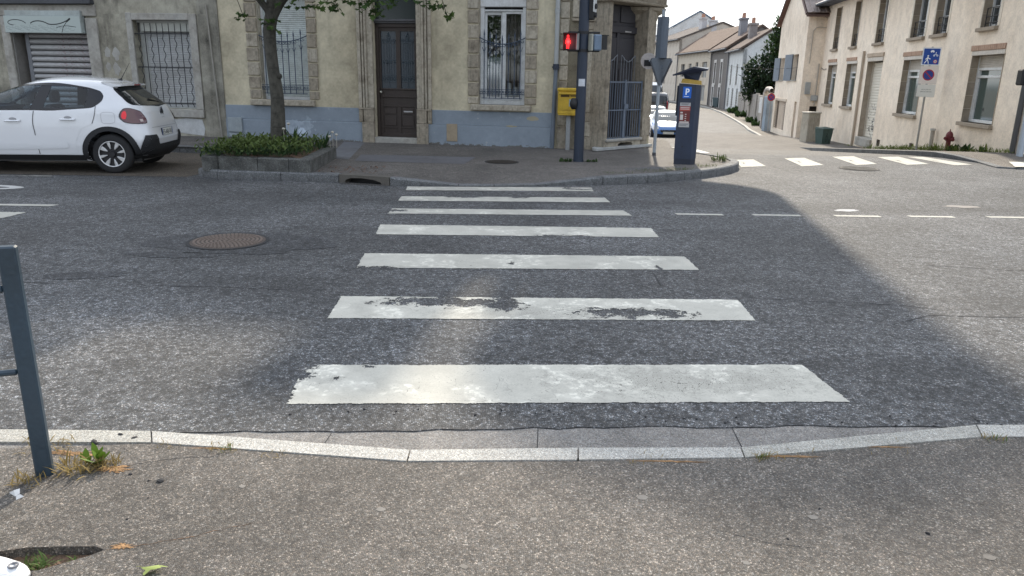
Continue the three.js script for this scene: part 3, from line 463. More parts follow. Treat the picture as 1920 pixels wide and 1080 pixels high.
{
  const B = beigeRoot;
  mesh(B, 'wall', wall(0.12, 8.62, 0.0, 7.0, [[1.06, 2.27, 1.03, 3.4], [3.83, 4.85, 0.12, 3.7], [6.26, 7.31, 1.03, 3.45]], 0.38), BEIGE);
  mesh(B, 'roof', roofPrism(0.12, 8.2, 7.0, 11.1, 0, -4.5, -9), ROOF);
  mesh(B, 'rear_wall', bx(0.12, 7, 0, 7, -9, -8.7), GREYW);
  // plinth, two painted courses
  const plT = pair(2048, 256, 1, (u, v, o) => {
    const x = 0.12 + u * 7.82, y = v * 0.8, q = (f, s) => fbm(u, v * 0.11 + 0.3, f, 4, s);
    const L = q(12, 601), m = q(90, 611), f = q(512, 621), d = 0.95 + 0.24 * (L - 0.5) + 0.16 * (m - 0.5) + 0.14 * (f - 0.5);
    o[0] = 0.245 * d; o[1] = 0.288 * d; o[2] = 0.335 * d;
    const peel = (cx, cy, rx, ry) => Math.hypot((x - cx) / rx, (y - cy) / ry) + 1.4 * (m - 0.5) + 0.8 * (q(40, 631) - 0.5);
    if (peel(2.0, 0.29, 0.42, 0.19) < 0.95) { const k = 0.3 + 0.22 * m + (peel(2.05, 0.18, 0.1, 0.08) < 1 ? 0.25 : 0); o[0] = k * 0.8; o[1] = k * 0.93; o[2] = k * 1.08; }
    if (peel(7.0, 0.455, 0.12, 0.022) < 0.9 || peel(7.5, 0.63, 0.14, 0.045) < 0.8) { o[0] = 0.36; o[1] = 0.33; o[2] = 0.24; }
    if (m > 0.80 && f > 0.55) { o[0] = 0.4; o[1] = 0.42; o[2] = 0.42; }
    if (y + 0.12 * (m - 0.5) + 0.08 * (f - 0.5) < 0.02) { o[0] = 0.13; o[1] = 0.125; o[2] = 0.115; }
  }, false, false).map;
  const BLUE = mat(1, 1, 1, 0.85, { map: plT });
  const plUV = (g) => { const p = g.attributes.position, uv = g.attributes.uv; for (let i = 0; i < p.count; i++) uv.setXY(i, (p.getX(i) - 0.12) / 7.82, (p.getY(i) - 0.12) / 0.8); return g; };
  for (const [a, b, c, d] of [[0.12, 3.54, 0.12, 3.46], [5.1, 7.94, 5.19, 7.94]]) {
    mesh(B, 'plinth', [plUV(cbx(a, b, 0.05, 0.565, -0.01, 0.055, 0.012)), plUV(cbx(c, d, 0.568, 0.885, -0.01, 0.02, 0.006))], BLUE, 'blue painted plinth');
  }
  mesh(B, 'vent_cover', [cbx(5.54, 5.79, 0.2, 0.59, 0.055, 0.07), ...[[5.57, 0.55], [5.76, 0.55], [5.57, 0.24], [5.76, 0.24]].map(([x, y]) => new THREE.CylinderGeometry(0.008, 0.008, 0.01, 8).rotateX(PI / 2).translate(x, y, 0.073))], tinted(0.38, 0.31, 0.22), 'beige plate screwed onto the plinth');
  mesh(B, 'meter_box', [cbx(0.19, 0.55, 0.26, 0.6, 0.055, 0.1), cbx(0.2, 0.55, 0.14, 0.24, 0.055, 0.09)], tinted(0.32, 0.36, 0.38, 0.6), 'pale grey meter box at the foot of the wall');
  // quoins
  for (const [a, b, js] of [[0.78, 1.06, [1.04, 1.27, 1.56, 1.88, 2.2, 2.52, 2.85, 3.17, 3.5]], [2.27, 2.5, [1.04, 1.25, 1.55, 1.87, 2.19, 2.51, 2.84, 3.16, 3.5]], [6.02, 6.26, [1.04, 1.21, 1.52, 1.81, 2.12, 2.43, 2.74, 3.04, 3.36]], [7.31, 7.56, [1.04, 1.20, 1.50, 1.80, 2.11, 2.42, 2.73, 3.03, 3.36]]])
    for (let i = 0; i < js.length - 1; i++) { const w = 0.02 * (hash(i, a * 100 | 0, 7) - 0.5), q = mesh(B, 'quoin', [cbx(a + (a < 1 || a > 6 && a < 7 ? w : 0), b + (b > 7 || b > 2 && b < 3 ? w : 0), js[i] + 0.008, js[i + 1] - 0.022, -0.01, 0.035, 0.01)], hash(i, b * 50 | 0, 3) > 0.5 ? STONE : STONE2); q.geometry.attributes.uv.array.forEach((v, k, arr) => { arr[k] = v + hash(i, a * 10 | 0, 1); }); }
  // windows
  const sill = (g, a, b, y0, y1) => mesh(g, 'sill', cbx(a, b, y0, y1, -0.3, 0.13, 0.014), STONE);
  const WA = grp(B, 'window', 'tall window with its white roller blind closed'); sill(WA, 0.82, 2.4, 0.895, 1.03);
  mesh(WA, 'reveal', [bx(1.062, 1.08, 1.03, 3.4, -0.36, -0.01), bx(2.25, 2.268, 1.03, 3.4, -0.36, -0.01)], STONE);
  mesh(WA, 'blind', corrugated(1.12, 2.22, 1.1, 3.4, 0.044, 0.01, 0.6, 6).translate(0, 0, -0.2), SHUT);
  mesh(WA, 'frame', [bx(1.08, 1.13, 1.03, 3.4, -0.26, -0.17), bx(2.2, 2.25, 1.03, 3.4, -0.26, -0.17), bx(1.13, 2.2, 1.03, 1.1, -0.24, -0.165)], WHITE);
  mesh(WA, 'backing', bx(1.0, 2.3, 0.9, 3.5, -0.42, -0.39), CONC);
  const WB = grp(B, 'window', 'white sliding window with curtains behind iron railing'); sill(WB, 6.10, 7.46, 0.905, 1.03);
  mesh(WB, 'reveal', [bx(6.262, 6.275, 1.03, 3.45, -0.36, -0.01), bx(7.295, 7.308, 1.03, 3.45, -0.36, -0.01)], STONE);
  mesh(WB, 'frame', [cbx(6.275, 6.36, 1.03, 3.09, -0.24, -0.1), cbx(7.21, 7.295, 1.03, 3.09, -0.24, -0.1), cbx(6.275, 7.295, 3.09, 3.44, -0.24, -0.08), cbx(6.36, 7.21, 1.03, 1.13, -0.24, -0.1), cbx(6.36, 7.21, 3.0, 3.04, -0.24, -0.12)], WHITE);
  mesh(WB, 'head_gap', bx(6.36, 7.21, 3.04, 3.09, -0.24, -0.2), DARK);
  mesh(WB, 'left_sash', [cbx(6.36, 6.41, 1.13, 3.0, -0.22, -0.18), cbx(6.72, 6.76, 1.13, 3.0, -0.22, -0.18), cbx(6.41, 6.72, 1.13, 1.2, -0.22, -0.18), cbx(6.41, 6.72, 2.93, 3.0, -0.22, -0.18)], WHITE);
  mesh(WB, 'right_sash', [cbx(6.75, 6.84, 1.13, 3.0, -0.18, -0.14), cbx(7.17, 7.21, 1.13, 3.0, -0.18, -0.14), cbx(6.84, 7.17, 1.13, 1.2, -0.18, -0.14), cbx(6.84, 7.17, 2.95, 3.0, -0.18, -0.14)], WHITE);
  mesh(WB, 'pane', bx(6.41, 6.72, 1.2, 2.93, -0.203, -0.2), GLASS); mesh(WB, 'pane', bx(6.84, 7.17, 1.2, 2.95, -0.163, -0.16), mat(0.9, 0.92, 0.92, 0.02, { physical: true, transmission: 1, thickness: 0, ior: 1.4 }));
  mesh(WB, 'curtain', folds(6.3, 6.78, 1.0, 2.05, 5, 0.02, -0.42, 1), tinted(0.55, 0.58, 0.62, 0.95)); mesh(WB, 'curtain', folds(6.78, 7.3, 1.55, 3.2, 5, 0.03, -0.4, 2), tinted(0.2, 0.175, 0.15, 0.95), 'brown curtain');
  mesh(WB, 'window_ledge', [bx(6.8, 7.28, 1.2, 1.24, -0.6, -0.36), cyl(6.88, -0.45, 1.24, 1.5, 0.045), cyl(7.02, -0.45, 1.24, 1.42, 0.05), cyl(7.13, -0.45, 1.24, 1.5, 0.035)], tinted(0.6, 0.6, 0.58));
  mesh(WB, 'room', [bx(6.1, 7.5, 0.8, 3.6, -2.2, -2.17), bx(6.1, 6.13, 0.8, 3.6, -2.17, -0.39), bx(7.47, 7.5, 0.8, 3.6, -2.17, -0.39), bx(6.13, 7.47, 0.8, 0.83, -2.17, -0.39), bx(6.13, 7.47, 3.57, 3.6, -2.17, -0.39)], tinted(0.3, 0.28, 0.25));
  // wrought iron railings
  const railing = (x0, x1, bars, label) => {
    const R = grp(B, 'window_railing', label), z = -0.02, xm = (x0 + x1) / 2, garl = (x) => 2.32 + 0.14 * ((x - xm) / ((x1 - x0) / 2)) ** 2;
    const gp = []; for (let i = 0; i <= 16; i++) { const x = x0 + (x1 - x0) * i / 16; gp.push([x, garl(x), z]); } mesh(R, 'top_rail', tube(gp, 0.012, 32, 6), IRONB);
    const scroll = (x, y, d, r, f = 1) => { const p = []; for (let i = 0; i <= 16; i++) { const a = i / 16 * 4.6, k = r * (1 - 0.6 * i / 16); p.push([x + d * (r - k * Math.cos(a)), y - f * k * Math.sin(a), z]); } return tube(p, 0.007, 26, 5); };
    for (const x of bars) {
      const mid = Math.abs(x - xm) < 0.03, top = garl(x) + (mid ? 0.17 : 0.2);
      mesh(R, 'bar', [rod([x, 1.16, z], [x, top - 0.1, z], 0.0105, 6), new THREE.CylinderGeometry(0.001, 0.018, 0.12, 6).translate(x, top - 0.03, z), new THREE.CylinderGeometry(0.016, 0.003, 0.05, 6).translate(x, top - 0.11, z)], IRONB);
      for (const d of [1, -1]) mesh(R, 'scroll', scroll(x + d * 0.008, garl(x) - 0.03, d, 0.035), IRONB); mesh(R, 'brace', [tube([[x, garl(x) - 0.26, z], [x + 0.025, garl(x) - 0.2, z], [x + 0.045, garl(x) - 0.15, z]], 0.006, 8, 5), tube([[x, garl(x) - 0.26, z], [x - 0.025, garl(x) - 0.2, z], [x - 0.045, garl(x) - 0.15, z]], 0.006, 8, 5)], IRONB);
    }
    const st = bars[1] - bars[0], low = []; for (let i = -1; i < bars.length; i++) { const c = (i < 0 ? bars[0] - st / 2 : bars[i] + st / 2); for (const [d, e] of [[1, 1], [-1, 1], [1, -1], [-1, -1]]) low.push(scroll(c + d * 0.012, 1.31, d, 0.022, e)); }
    mesh(R, 'bottom_band', [bx(x0, x1, 1.255, 1.27, z - 0.01, z + 0.01), bx(x0, x1, 1.355, 1.366, z - 0.008, z + 0.008), bx(x0 + 0.06, x1 - 0.06, 1.165, 1.18, z - 0.008, z + 0.008), ...low], IRONB);
  };
  railing(1.07, 2.26, [1.2, 1.345, 1.49, 1.635, 1.78, 1.925, 2.1], 'blue grey iron railing with spear points before the closed blind');
  railing(6.27, 7.3, [6.38, 6.51, 6.645, 6.785, 6.925, 7.06, 7.19], 'blue grey iron railing with spear points before the curtained window');
  // house door
  const D = grp(B, 'house_door', 'dark brown double door with iron grilles over its glass');
  const WOOD = tinted(0.046, 0.033, 0.027, 0.5), WOODL = tinted(0.052, 0.038, 0.032, 0.45), DG = mat(0.035, 0.05, 0.065, 0.22, { physical: true });
  const z = -0.2;
  mesh(D, 'frame', [cbx(3.83, 3.9, 0.24, 2.74, z - 0.05, z + 0.06), cbx(4.79, 4.85, 0.24, 2.74, z - 0.05, z + 0.06), cbx(3.83, 4.85, 2.66, 2.74, z - 0.05, z + 0.06)], WOOD);
  mesh(D, 'transom_bar', [cbx(3.83, 4.85, 2.74, 2.83, z - 0.05, z + 0.1), cbx(3.83, 4.85, 2.78, 2.81, z + 0.1, z + 0.13)], tinted(0.09, 0.09, 0.095, 0.6));
  mesh(D, 'transom_pane', bx(3.83, 4.85, 2.83, 3.7, z - 0.03, z), mat(0.02, 0.03, 0.03, 0.2, { physical: true }));
  mesh(D, 'leaf', [bx(3.9, 4.79, 0.24, 1.32, z - 0.03, z), bx(3.9, 3.95, 1.32, 2.66, z - 0.03, z + 0.02), bx(4.74, 4.79, 1.32, 2.66, z - 0.03, z + 0.02), bx(4.31, 4.41, 1.32, 2.66, z - 0.03, z + 0.02), bx(3.95, 4.31, 2.58, 2.66, z - 0.03, z + 0.02), bx(4.41, 4.74, 2.58, 2.66, z - 0.03, z + 0.02), cbx(3.92, 4.78, 1.13, 1.17, z, z + 0.035), cbx(3.92, 4.78, 1.3, 1.335, z, z + 0.03), cbx(4.31, 4.4, 0.32, 0.92, z, z + 0.02), cbx(3.9, 3.97, 0.26, 1.13, z, z + 0.02), cbx(4.73, 4.79, 0.26, 1.13, z, z + 0.02), cbx(3.97, 4.73, 0.92, 0.98, z, z + 0.02), cbx(3.9, 4.79, 0.24, 0.33, z, z + 0.04), cbx(3.97, 4.73, 0.44, 0.48, z, z + 0.018)], WOOD);
  for (const [a, b] of [[4.0, 4.28], [4.43, 4.7]]) mesh(D, 'door_panel', [cbx(a, b, 0.5, 0.72, z, z + 0.016, 0.012), cbx(a, b, 0.76, 0.89, z, z + 0.016, 0.012)], WOODL);
  for (const [a, b] of [[3.95, 4.31], [4.41, 4.74]]) {
    mesh(D, 'glass', bx(a, b, 1.33, 2.58, z - 0.02, z - 0.01), DG);
    const G = [], c = (a + b) / 2, zg = z + 0.012, ring = (x, y, r) => new THREE.TorusGeometry(r, 0.005, 4, 14).translate(x, y, zg);
    for (const x of [a + 0.06, c - 0.05, c + 0.05, b - 0.06]) G.push(rod([x, 1.5, zg], [x, 2.35, zg], 0.004, 5));
    for (const y of [1.48, 1.62, 1.95, 2.33]) G.push(rod([a + 0.02, y, zg], [b - 0.02, y, zg], 0.005, 5));
    for (let i = 0; i < 4; i++) { const x = a + 0.05 + i * (b - a - 0.1) / 3; G.push(ring(x, 1.55, 0.035), ring(x, 1.9, 0.02), ring(x, 2.38, 0.025)); }
    G.push(rod([c, 1.35, zg], [c, 2.5, zg], 0.005, 5), ring(c, 2.45, 0.04), new THREE.ConeGeometry(0.02, 0.08, 4).translate(c, 2.53, zg));
    mesh(D, 'grille', G, mat(0.06, 0.085, 0.105, 0.45));
  }
  mesh(D, 'knob', [new THREE.SphereGeometry(0.026, 12, 10).translate(3.935, 1.25, z + 0.06), new THREE.CylinderGeometry(0.012, 0.02, 0.05, 8).rotateX(PI / 2).translate(3.935, 1.25, z + 0.03)], tinted(0.6, 0.58, 0.5, 0.3));
  mesh(D, 'letter_slot', [cbx(4.46, 4.68, 0.805, 0.835, z + 0.016, z + 0.03)], STEEL);
  mesh(D, 'backing', bx(3.7, 5, 0, 3.8, -0.44, -0.4), CONC);
  mesh(D, 'door_step', cbx(3.8, 4.88, 0.1, 0.24, -0.38, 0.07, 0.015), CONC, 'worn stone door step');
  for (const [a, b, s] of [[3.47, 3.83, 1], [4.85, 5.19, -1]]) {
    const P = grp(B, 'door_pilaster', 'weathered stone pilaster with vertical mouldings beside the dark door'), w = b - a, at = (k) => s > 0 ? a + w * k : b - w * k, col = (k0, k1, y0, y1, zz) => { const [p, q] = [at(k0), at(k1)].sort((m, n) => m - n); return cbx(p, q, y0, y1, -0.02, zz, 0.006); };
    mesh(P, 'shaft', [col(0, 0.22, 0.9, 4.2, 0.06), col(0.22, 0.3, 0.9, 4.2, 0.02), col(0.3, 0.42, 0.9, 4.2, 0.075), col(0.42, 0.5, 0.9, 4.2, 0.045), col(0.5, 0.62, 0.9, 4.2, 0.085), col(0.62, 1, 0.9, 4.2, 0.05)], STONE);
    mesh(P, 'die', [col(0, 0.25, 0.58, 0.9, 0.07), col(0.25, 0.33, 0.58, 0.9, 0.03), col(0.33, 1, 0.58, 0.9, 0.09), col(0, 1, 0.86, 0.9, 0.1)], STONE2);
    mesh(P, 'base_block', [col(0.22, 1, 0.1, 0.575, 0.11)], STONE2);
  }
  // downpipe
  mesh(B, 'downpipe', [rod([7.99, 1.9, 0.08], [7.985, 6.9, 0.08], 0.05, 14), rod([7.985, 2.95, 0.08], [7.985, 3.05, 0.08], 0.058, 14)], tinted(0.42, 0.44, 0.44, 0.5), 'pale zinc rainwater pipe');
  mesh(B, 'pipe_collar', [rod([7.99, 1.8, 0.08], [7.99, 1.92, 0.08], 0.065, 14), bx(7.9, 8.2, 1.84, 1.87, -0.01, 0.05)], tinted(0.04, 0.05, 0.075));
  mesh(B, 'lower_downpipe', [rod([7.99, 1.85, 0.08], [7.955, 0.1, 0.08], 0.046, 14)], tinted(0.14, 0.17, 0.21, 0.5), 'blue grey lower length of the rainwater pipe');
  // stone end of the front
  [[0.1, 0.62], [0.62, 0.94], [0.94, 1.26], [1.26, 1.58], [1.58, 1.9], [1.9, 2.22], [2.22, 2.54], [2.54, 2.86], [2.86, 3.2], [3.2, 3.55]].forEach(([a, b], i) => mesh(B, 'quoin', cbx(8.05, 8.24, a, b - 0.018, -0.01, 0.05, 0.01), i % 3 ? STONE : STONE2));
  mesh(B, 'stone_wall', bx(8.24, 9.13, 0.1, 7, -0.3, 0.0), STONE2);
  for (const [a, b, c, d, e] of [[8.5, 9.12, 0.1, 0.385, 0.05], [8.5, 9.1, 0.4, 0.71, 0.03], [8.5, 8.6, 0.72, 2.78, 0.03], [9.02, 9.12, 0.72, 2.78, 0.03], [8.6, 9.02, 0.72, 0.9, 0.03], [8.62, 9.0, 0.92, 2.62, 0.012], [8.6, 9.02, 2.63, 2.78, 0.03], [8.3, 9.14, 2.8, 2.86, 0.06], [8.3, 9.12, 2.88, 3.5, 0.02]]) mesh(B, 'stone_block', cbx(a, b, c, d, -0.01, e, 0.008), hash(a * 90 | 0, c * 90 | 0, 1) > 0.4 ? STONE : STONE2);
  // corner bay, turned 45 degrees
  const root = new THREE.Matrix4().makeRotationY(FT).setPosition(FA[0], 0, FA[1]), bayM = new THREE.Matrix4().makeRotationY(frameTurn(0.7071, -0.7071)).setPosition(1.95, 0, -16.55), M = root.clone().invert().multiply(bayM);
  const bay = grp(B, 'corner_entrance', 'recessed wooden corner door behind a blue grey iron gate'); bay.applyMatrix4(M); bay.scale.x *= 1.09;
  const BW = tinted(0.042, 0.04, 0.046, 0.6);
  mesh(bay, 'jamb', [cbx(-0.03, 0.08, 0.1, 3.3, -0.5, 0.0), cbx(1.22, 1.5, 0.38, 3.3, -0.5, 0.02), cbx(-0.1, 1.75, 3.22, 3.9, -0.5, 0.08, 0.02), cbx(-0.1, 1.72, 3.18, 3.24, -0.5, 0.14, 0.02), cyl(1.33, -0.08, 0.1, 0.4, 0.14, 0.12)], STONE2);
  mesh(bay, 'door_leaf', [bx(0.08, 1.22, 0.35, 3.2, -0.4, -0.34), cbx(0.1, 0.6, 2.0, 2.5, -0.34, -0.31), cbx(0.68, 1.2, 2.0, 2.5, -0.34, -0.31), cbx(0.14, 0.55, 0.6, 1.85, -0.34, -0.315), cbx(0.73, 1.15, 0.6, 1.85, -0.34, -0.315), cbx(0.6, 0.68, 0.36, 2.6, -0.34, -0.3), cbx(0.08, 1.22, 2.6, 2.74, -0.34, -0.28), cbx(0.12, 0.6, 2.82, 3.16, -0.34, -0.31), cbx(0.7, 1.18, 2.82, 3.16, -0.34, -0.31)], BW);
  mesh(bay, 'door_plate', [cbx(0.14, 0.32, 2.64, 2.67, -0.28, -0.27), cbx(0.82, 1.02, 2.62, 2.65, -0.28, -0.27)], STEEL);
  const GI = tinted(0.135, 0.17, 0.225, 0.5);
  for (let i = 0; i < 15; i++) { const x = 0.1 + i * 0.0785; if (i === 7) continue; const up = i < 2 || i > 12 ? 1.57 : 1.57; mesh(bay, 'gate_bar', rod([x, 0.36, -0.06], [x, up, -0.06], 0.009, 6), GI); }
  mesh(bay, 'gate_frame', [bx(0.07, 1.23, 1.55, 1.585, -0.075, -0.045), bx(0.07, 1.23, 0.96, 0.985, -0.075, -0.045), bx(0.07, 1.23, 0.34, 0.375, -0.075, -0.045), bx(0.05, 0.09, 0.3, 1.6, -0.08, -0.04), bx(1.2, 1.26, 0.3, 1.6, -0.08, -0.04), bx(0.62, 0.68, 0.36, 1.62, -0.08, -0.035), bx(0.62, 0.74, 1.0, 1.1, -0.05, -0.02)], GI);
  const GD = mat(0.2, 0.22, 0.25, 0.5);
  for (const [a, b] of [[0.12, 0.56], [0.7, 1.16]]) { const g = []; for (let i = 0; i < 6; i++) { const x = a + (b - a) * i / 5; g.push(rod([x, 1.0, -0.24], [x, 2.02 + 0.12 * Math.abs(i - 2.5) / 2.5, -0.24], 0.006, 5)); } g.push(tube([[a, 2.14, -0.24], [(a + b) / 2, 2.0, -0.24], [b, 2.14, -0.24]], 0.009, 12, 5)); mesh(bay, 'door_grille', g, GD); }
  const arch = [[0.42, 0.14], [0.45, 0.24], [0.52, 0.27], [0.86, 0.27], [0.93, 0.24], [0.95, 0.14]];
  mesh(bay, 'threshold', triUV(slab([[0.06, 0.1], [0.42, 0.1], ...arch, [0.95, 0.1], [1.2, 0.1], [1.2, 0.3], [0.06, 0.3]], 0.3)), STONE);
  mesh(bay, 'threshold_edge', cbx(0.02, 1.22, 0.3, 0.36, -0.36, 0.05, 0.015), CONC);
  mesh(bay, 'vent_back', bx(0.3, 1.1, 0.1, 0.29, -0.8, -0.75), CONC);
  const ds = []; for (let i = 0; i <= 24; i++) { const a = PI * i / 24; ds.push([0.63 - 0.93 * Math.cos(a), -(0.42 * Math.sin(a)) + 0.05]); }
  const stp = new THREE.ExtrudeGeometry(poly(ds.map(([x, y]) => [x, y])), { depth: 0.045, bevelEnabled: true, bevelSize: 0.012, bevelThickness: 0.01, bevelSegments: 2 }).rotateX(PI / 2).translate(0, 0.185, 0);
  mesh(bay, 'curved_step', triUV(stp), tinted(0.42, 0.43, 0.42), 'shallow rounded stone step');
  mesh(bay, 'side_return', bx(1.3, 1.5, 0.1, 7, -8, -0.5), BEIGE);
  // side wall along the side street and the turret over the corner
  const inv = root.clone().invert(), toL = (x, y, z2) => V3(x, y, z2).applyMatrix4(inv);
  const b1 = [3.11, -17.71]; const sw = []; for (const [p, q] of [[0, 0], [9, 0], [0, -0.4], [9, -0.4]]) for (const y of [-0.4, 7]) sw.push(toL(b1[0] + 0.146 * p + q * 0.989, y, b1[1] - 0.989 * p + q * 0.146));
  mesh(B, 'side_wall', triUV(new ConvexGeometry(sw)), BEIGE);
  mesh(B, 'corner_roof', triUV(new ConvexGeometry([[2.4, 6.9, -17.2], [4.0, 6.9, -26], [-3, 6.9, -26], [0, 6.9, -17], [2.2, 9.0, -19.8], [2.6, 10.4, -22.5], [-1, 11, -22]].map((p) => toL(...p)))), ROOF);
  const lev = [[2.78, 2.76, -18.1, 0.3], [2.9, 2.76, -18.1, 0.42], [3.02, 2.76, -18.1, 0.46], [3.1, 2.76, -18.1, 0.60], [3.16, 2.76, -18.1, 0.62], [3.24, 2.76, -18.1, 0.5], [3.36, 2.78, -18.1, 0.55], [3.5, 2.8, -18.05, 0.75], [3.8, 3.0, -17.9, 1.15], [4.2, 3.42, -17.7, 1.58], [8.75, 3.42, -17.7, 1.58], [8.77, 3.42, -17.7, 1.66], [8.9, 3.42, -17.7, 1.66], [9.9, 3.42, -17.7, 0.02]], tp = [], ti = [], ns = 40;
  lev.forEach(([y, cx, cz, r], j) => { for (let i = 0; i <= ns; i++) { const a = i / ns * 2 * PI, p = toL(cx + r * Math.cos(a), y, cz + r * Math.sin(a)); tp.push(p.x, p.y, p.z); if (i && j) { const k = j * (ns + 1) + i; ti.push(k - 1, k, k - ns - 2, k, k - ns - 1, k - ns - 2); } } });
  let tg = new THREE.BufferGeometry(); tg.setAttribute('position', new THREE.Float32BufferAttribute(tp, 3)); tg.setIndex(ti); tg = tg.toNonIndexed(); tg.computeVertexNormals();
  mesh(B, 'corner_turret', triUV(tg), STONE2);
  mesh(B, 'chimney', [cbx(7.62, 8.5, 6.5, 9.25, -1.6, -0.9), cbx(7.57, 8.55, 9.2, 9.4, -1.65, -0.85)], tinted(0.3, 0.2, 0.15));
}

// ---------------------------------------------------------------- right houses
const rDir = [0.1463, -0.9892];
function windowSet(B, u0, u1, y0, y1, kind, label) {          // local x = -u
  const g = grp(B, 'window', label), a = -u1, b = -u0;
  const RV = tinted(0.4, 0.335, 0.25), n = 5;
  for (let i = 0; i < n; i++) mesh(g, 'reveal_stone', cbx(a - 0.012, a + 0.012, y0 + (y1 - y0) * i / n + 0.004, y0 + (y1 - y0) * (i + 1) / n - 0.004, -0.34, -0.003, 0.003), i % 2 ? RV : tinted(0.36, 0.3, 0.23));
  mesh(g, 'reveal', [bx(b - 0.004, b + 0.02, y0, y1, -0.34, 0.012)], RV);
  mesh(g, 'sill', cbx(a - 0.06, b + 0.06, y0 - 0.1, y0, -0.3, 0.1, 0.01), tinted(0.36, 0.30, 0.23));
  const zf = -0.25;
  if (kind === 'ground') {
    mesh(g, 'lintel', Array.from({ length: Math.round((b - a) / 0.115) }, (_, i) => cbx(a - 0.06 + i * 0.115 + 0.004, a - 0.06 + (i + 1) * 0.115 - 0.004, y1 + 0.1, y1 + 0.24, -0.02, 0.03 + 0.008 * hash(i, 3, 3), 0.006)), tinted(0.47, 0.31, 0.22));
    mesh(g, 'shutter_board', [cbx(a, b, y1 - 0.02, y1 + 0.095, -0.08, 0.02, 0.006)], tinted(0.62, 0.57, 0.5, 0.6));
    mesh(g, 'blind', corrugated(a + 0.05, b - 0.05, y1 - 0.35, y1 - 0.02, 0.045, 0.008, 0.7, 6).translate(0, 0, zf + 0.05), tinted(0.5, 0.46, 0.4, 0.6));
    mesh(g, 'frame', [cbx(a, a + 0.09, y0, y1 - 0.02, zf - 0.04, zf + 0.06), cbx(b - 0.09, b, y0, y1 - 0.02, zf - 0.04, zf + 0.06), cbx(a + 0.09, b - 0.09, y0, y0 + 0.08, zf - 0.04, zf + 0.06), cbx(a + 0.09, b - 0.09, y0 + 0.66 * (y1 - y0), y0 + 0.66 * (y1 - y0) + 0.07, zf - 0.03, zf + 0.06), cbx(a + 0.09, b - 0.09, y1 - 0.4, y1 - 0.33, zf - 0.03, zf + 0.06), cbx(a + 0.09, a + 0.16, y0 + 0.08, y1 - 0.38, zf - 0.03, zf + 0.04), cbx(b - 0.16, b - 0.09, y0 + 0.08, y1 - 0.38, zf - 0.03, zf + 0.04)], WHITE);
    mesh(g, 'pane', bx(a + 0.15, b - 0.15, y0 + 0.07, y1 - 0.38, zf - 0.012, zf), mat(0.06, 0.09, 0.085, 0.05, { physical: true }));
    if (u0 < 1) mesh(g, 'sticker', circlePts && new THREE.RingGeometry(0.02, 0.045, 16).translate((a + b) / 2 - 0.3, y0 + 0.35, zf + 0.004), tinted(0.05, 0.06, 0.06));
  } else {
    if (u0 < 12) for (const q of [a - 0.12, b]) mesh(g, 'surround', cbx(q, q + 0.12, y0, y1, -0.02, 0.014), tinted(0.8, 0.72, 0.6));
    mesh(g, 'frame', [cbx(a, a + 0.07, y0, y1, zf - 0.04, zf + 0.05), cbx(b - 0.07, b, y0, y1, zf - 0.04, zf + 0.05), cbx((a + b) / 2 - 0.05, (a + b) / 2 + 0.05, y0, y1, zf - 0.03, zf + 0.05), cbx(a + 0.07, b - 0.07, y0, y0 + 0.09, zf - 0.03, zf + 0.04), cbx(a + 0.07, b - 0.07, y0 + 0.5, y0 + 0.55, zf - 0.03, zf + 0.03)], WHITE);
    mesh(g, 'pane', bx(a + 0.06, b - 0.06, y0 + 0.08, y1, zf - 0.012, zf), mat(0.045, 0.055, 0.06, 0.05, { physical: true }));
    mesh(g, 'guard_rail', [...[0.12, 0.28, 0.5].map((h) => rod([a, y0 + h, -0.1], [b, y0 + h, -0.1], 0.012)), ...[0.02, 0.34, 0.66, 0.98].map((k) => rod([a + (b - a) * k, y0 + 0.02, -0.1], [a + (b - a) * k, y0 + 0.5, -0.1], 0.011))], IRON);
  }
  mesh(g, 'backing', bx(a - 0.03, b + 0.03, y0 - 0.05, y1 + 0.05, -0.42, -0.39), CONC);
}
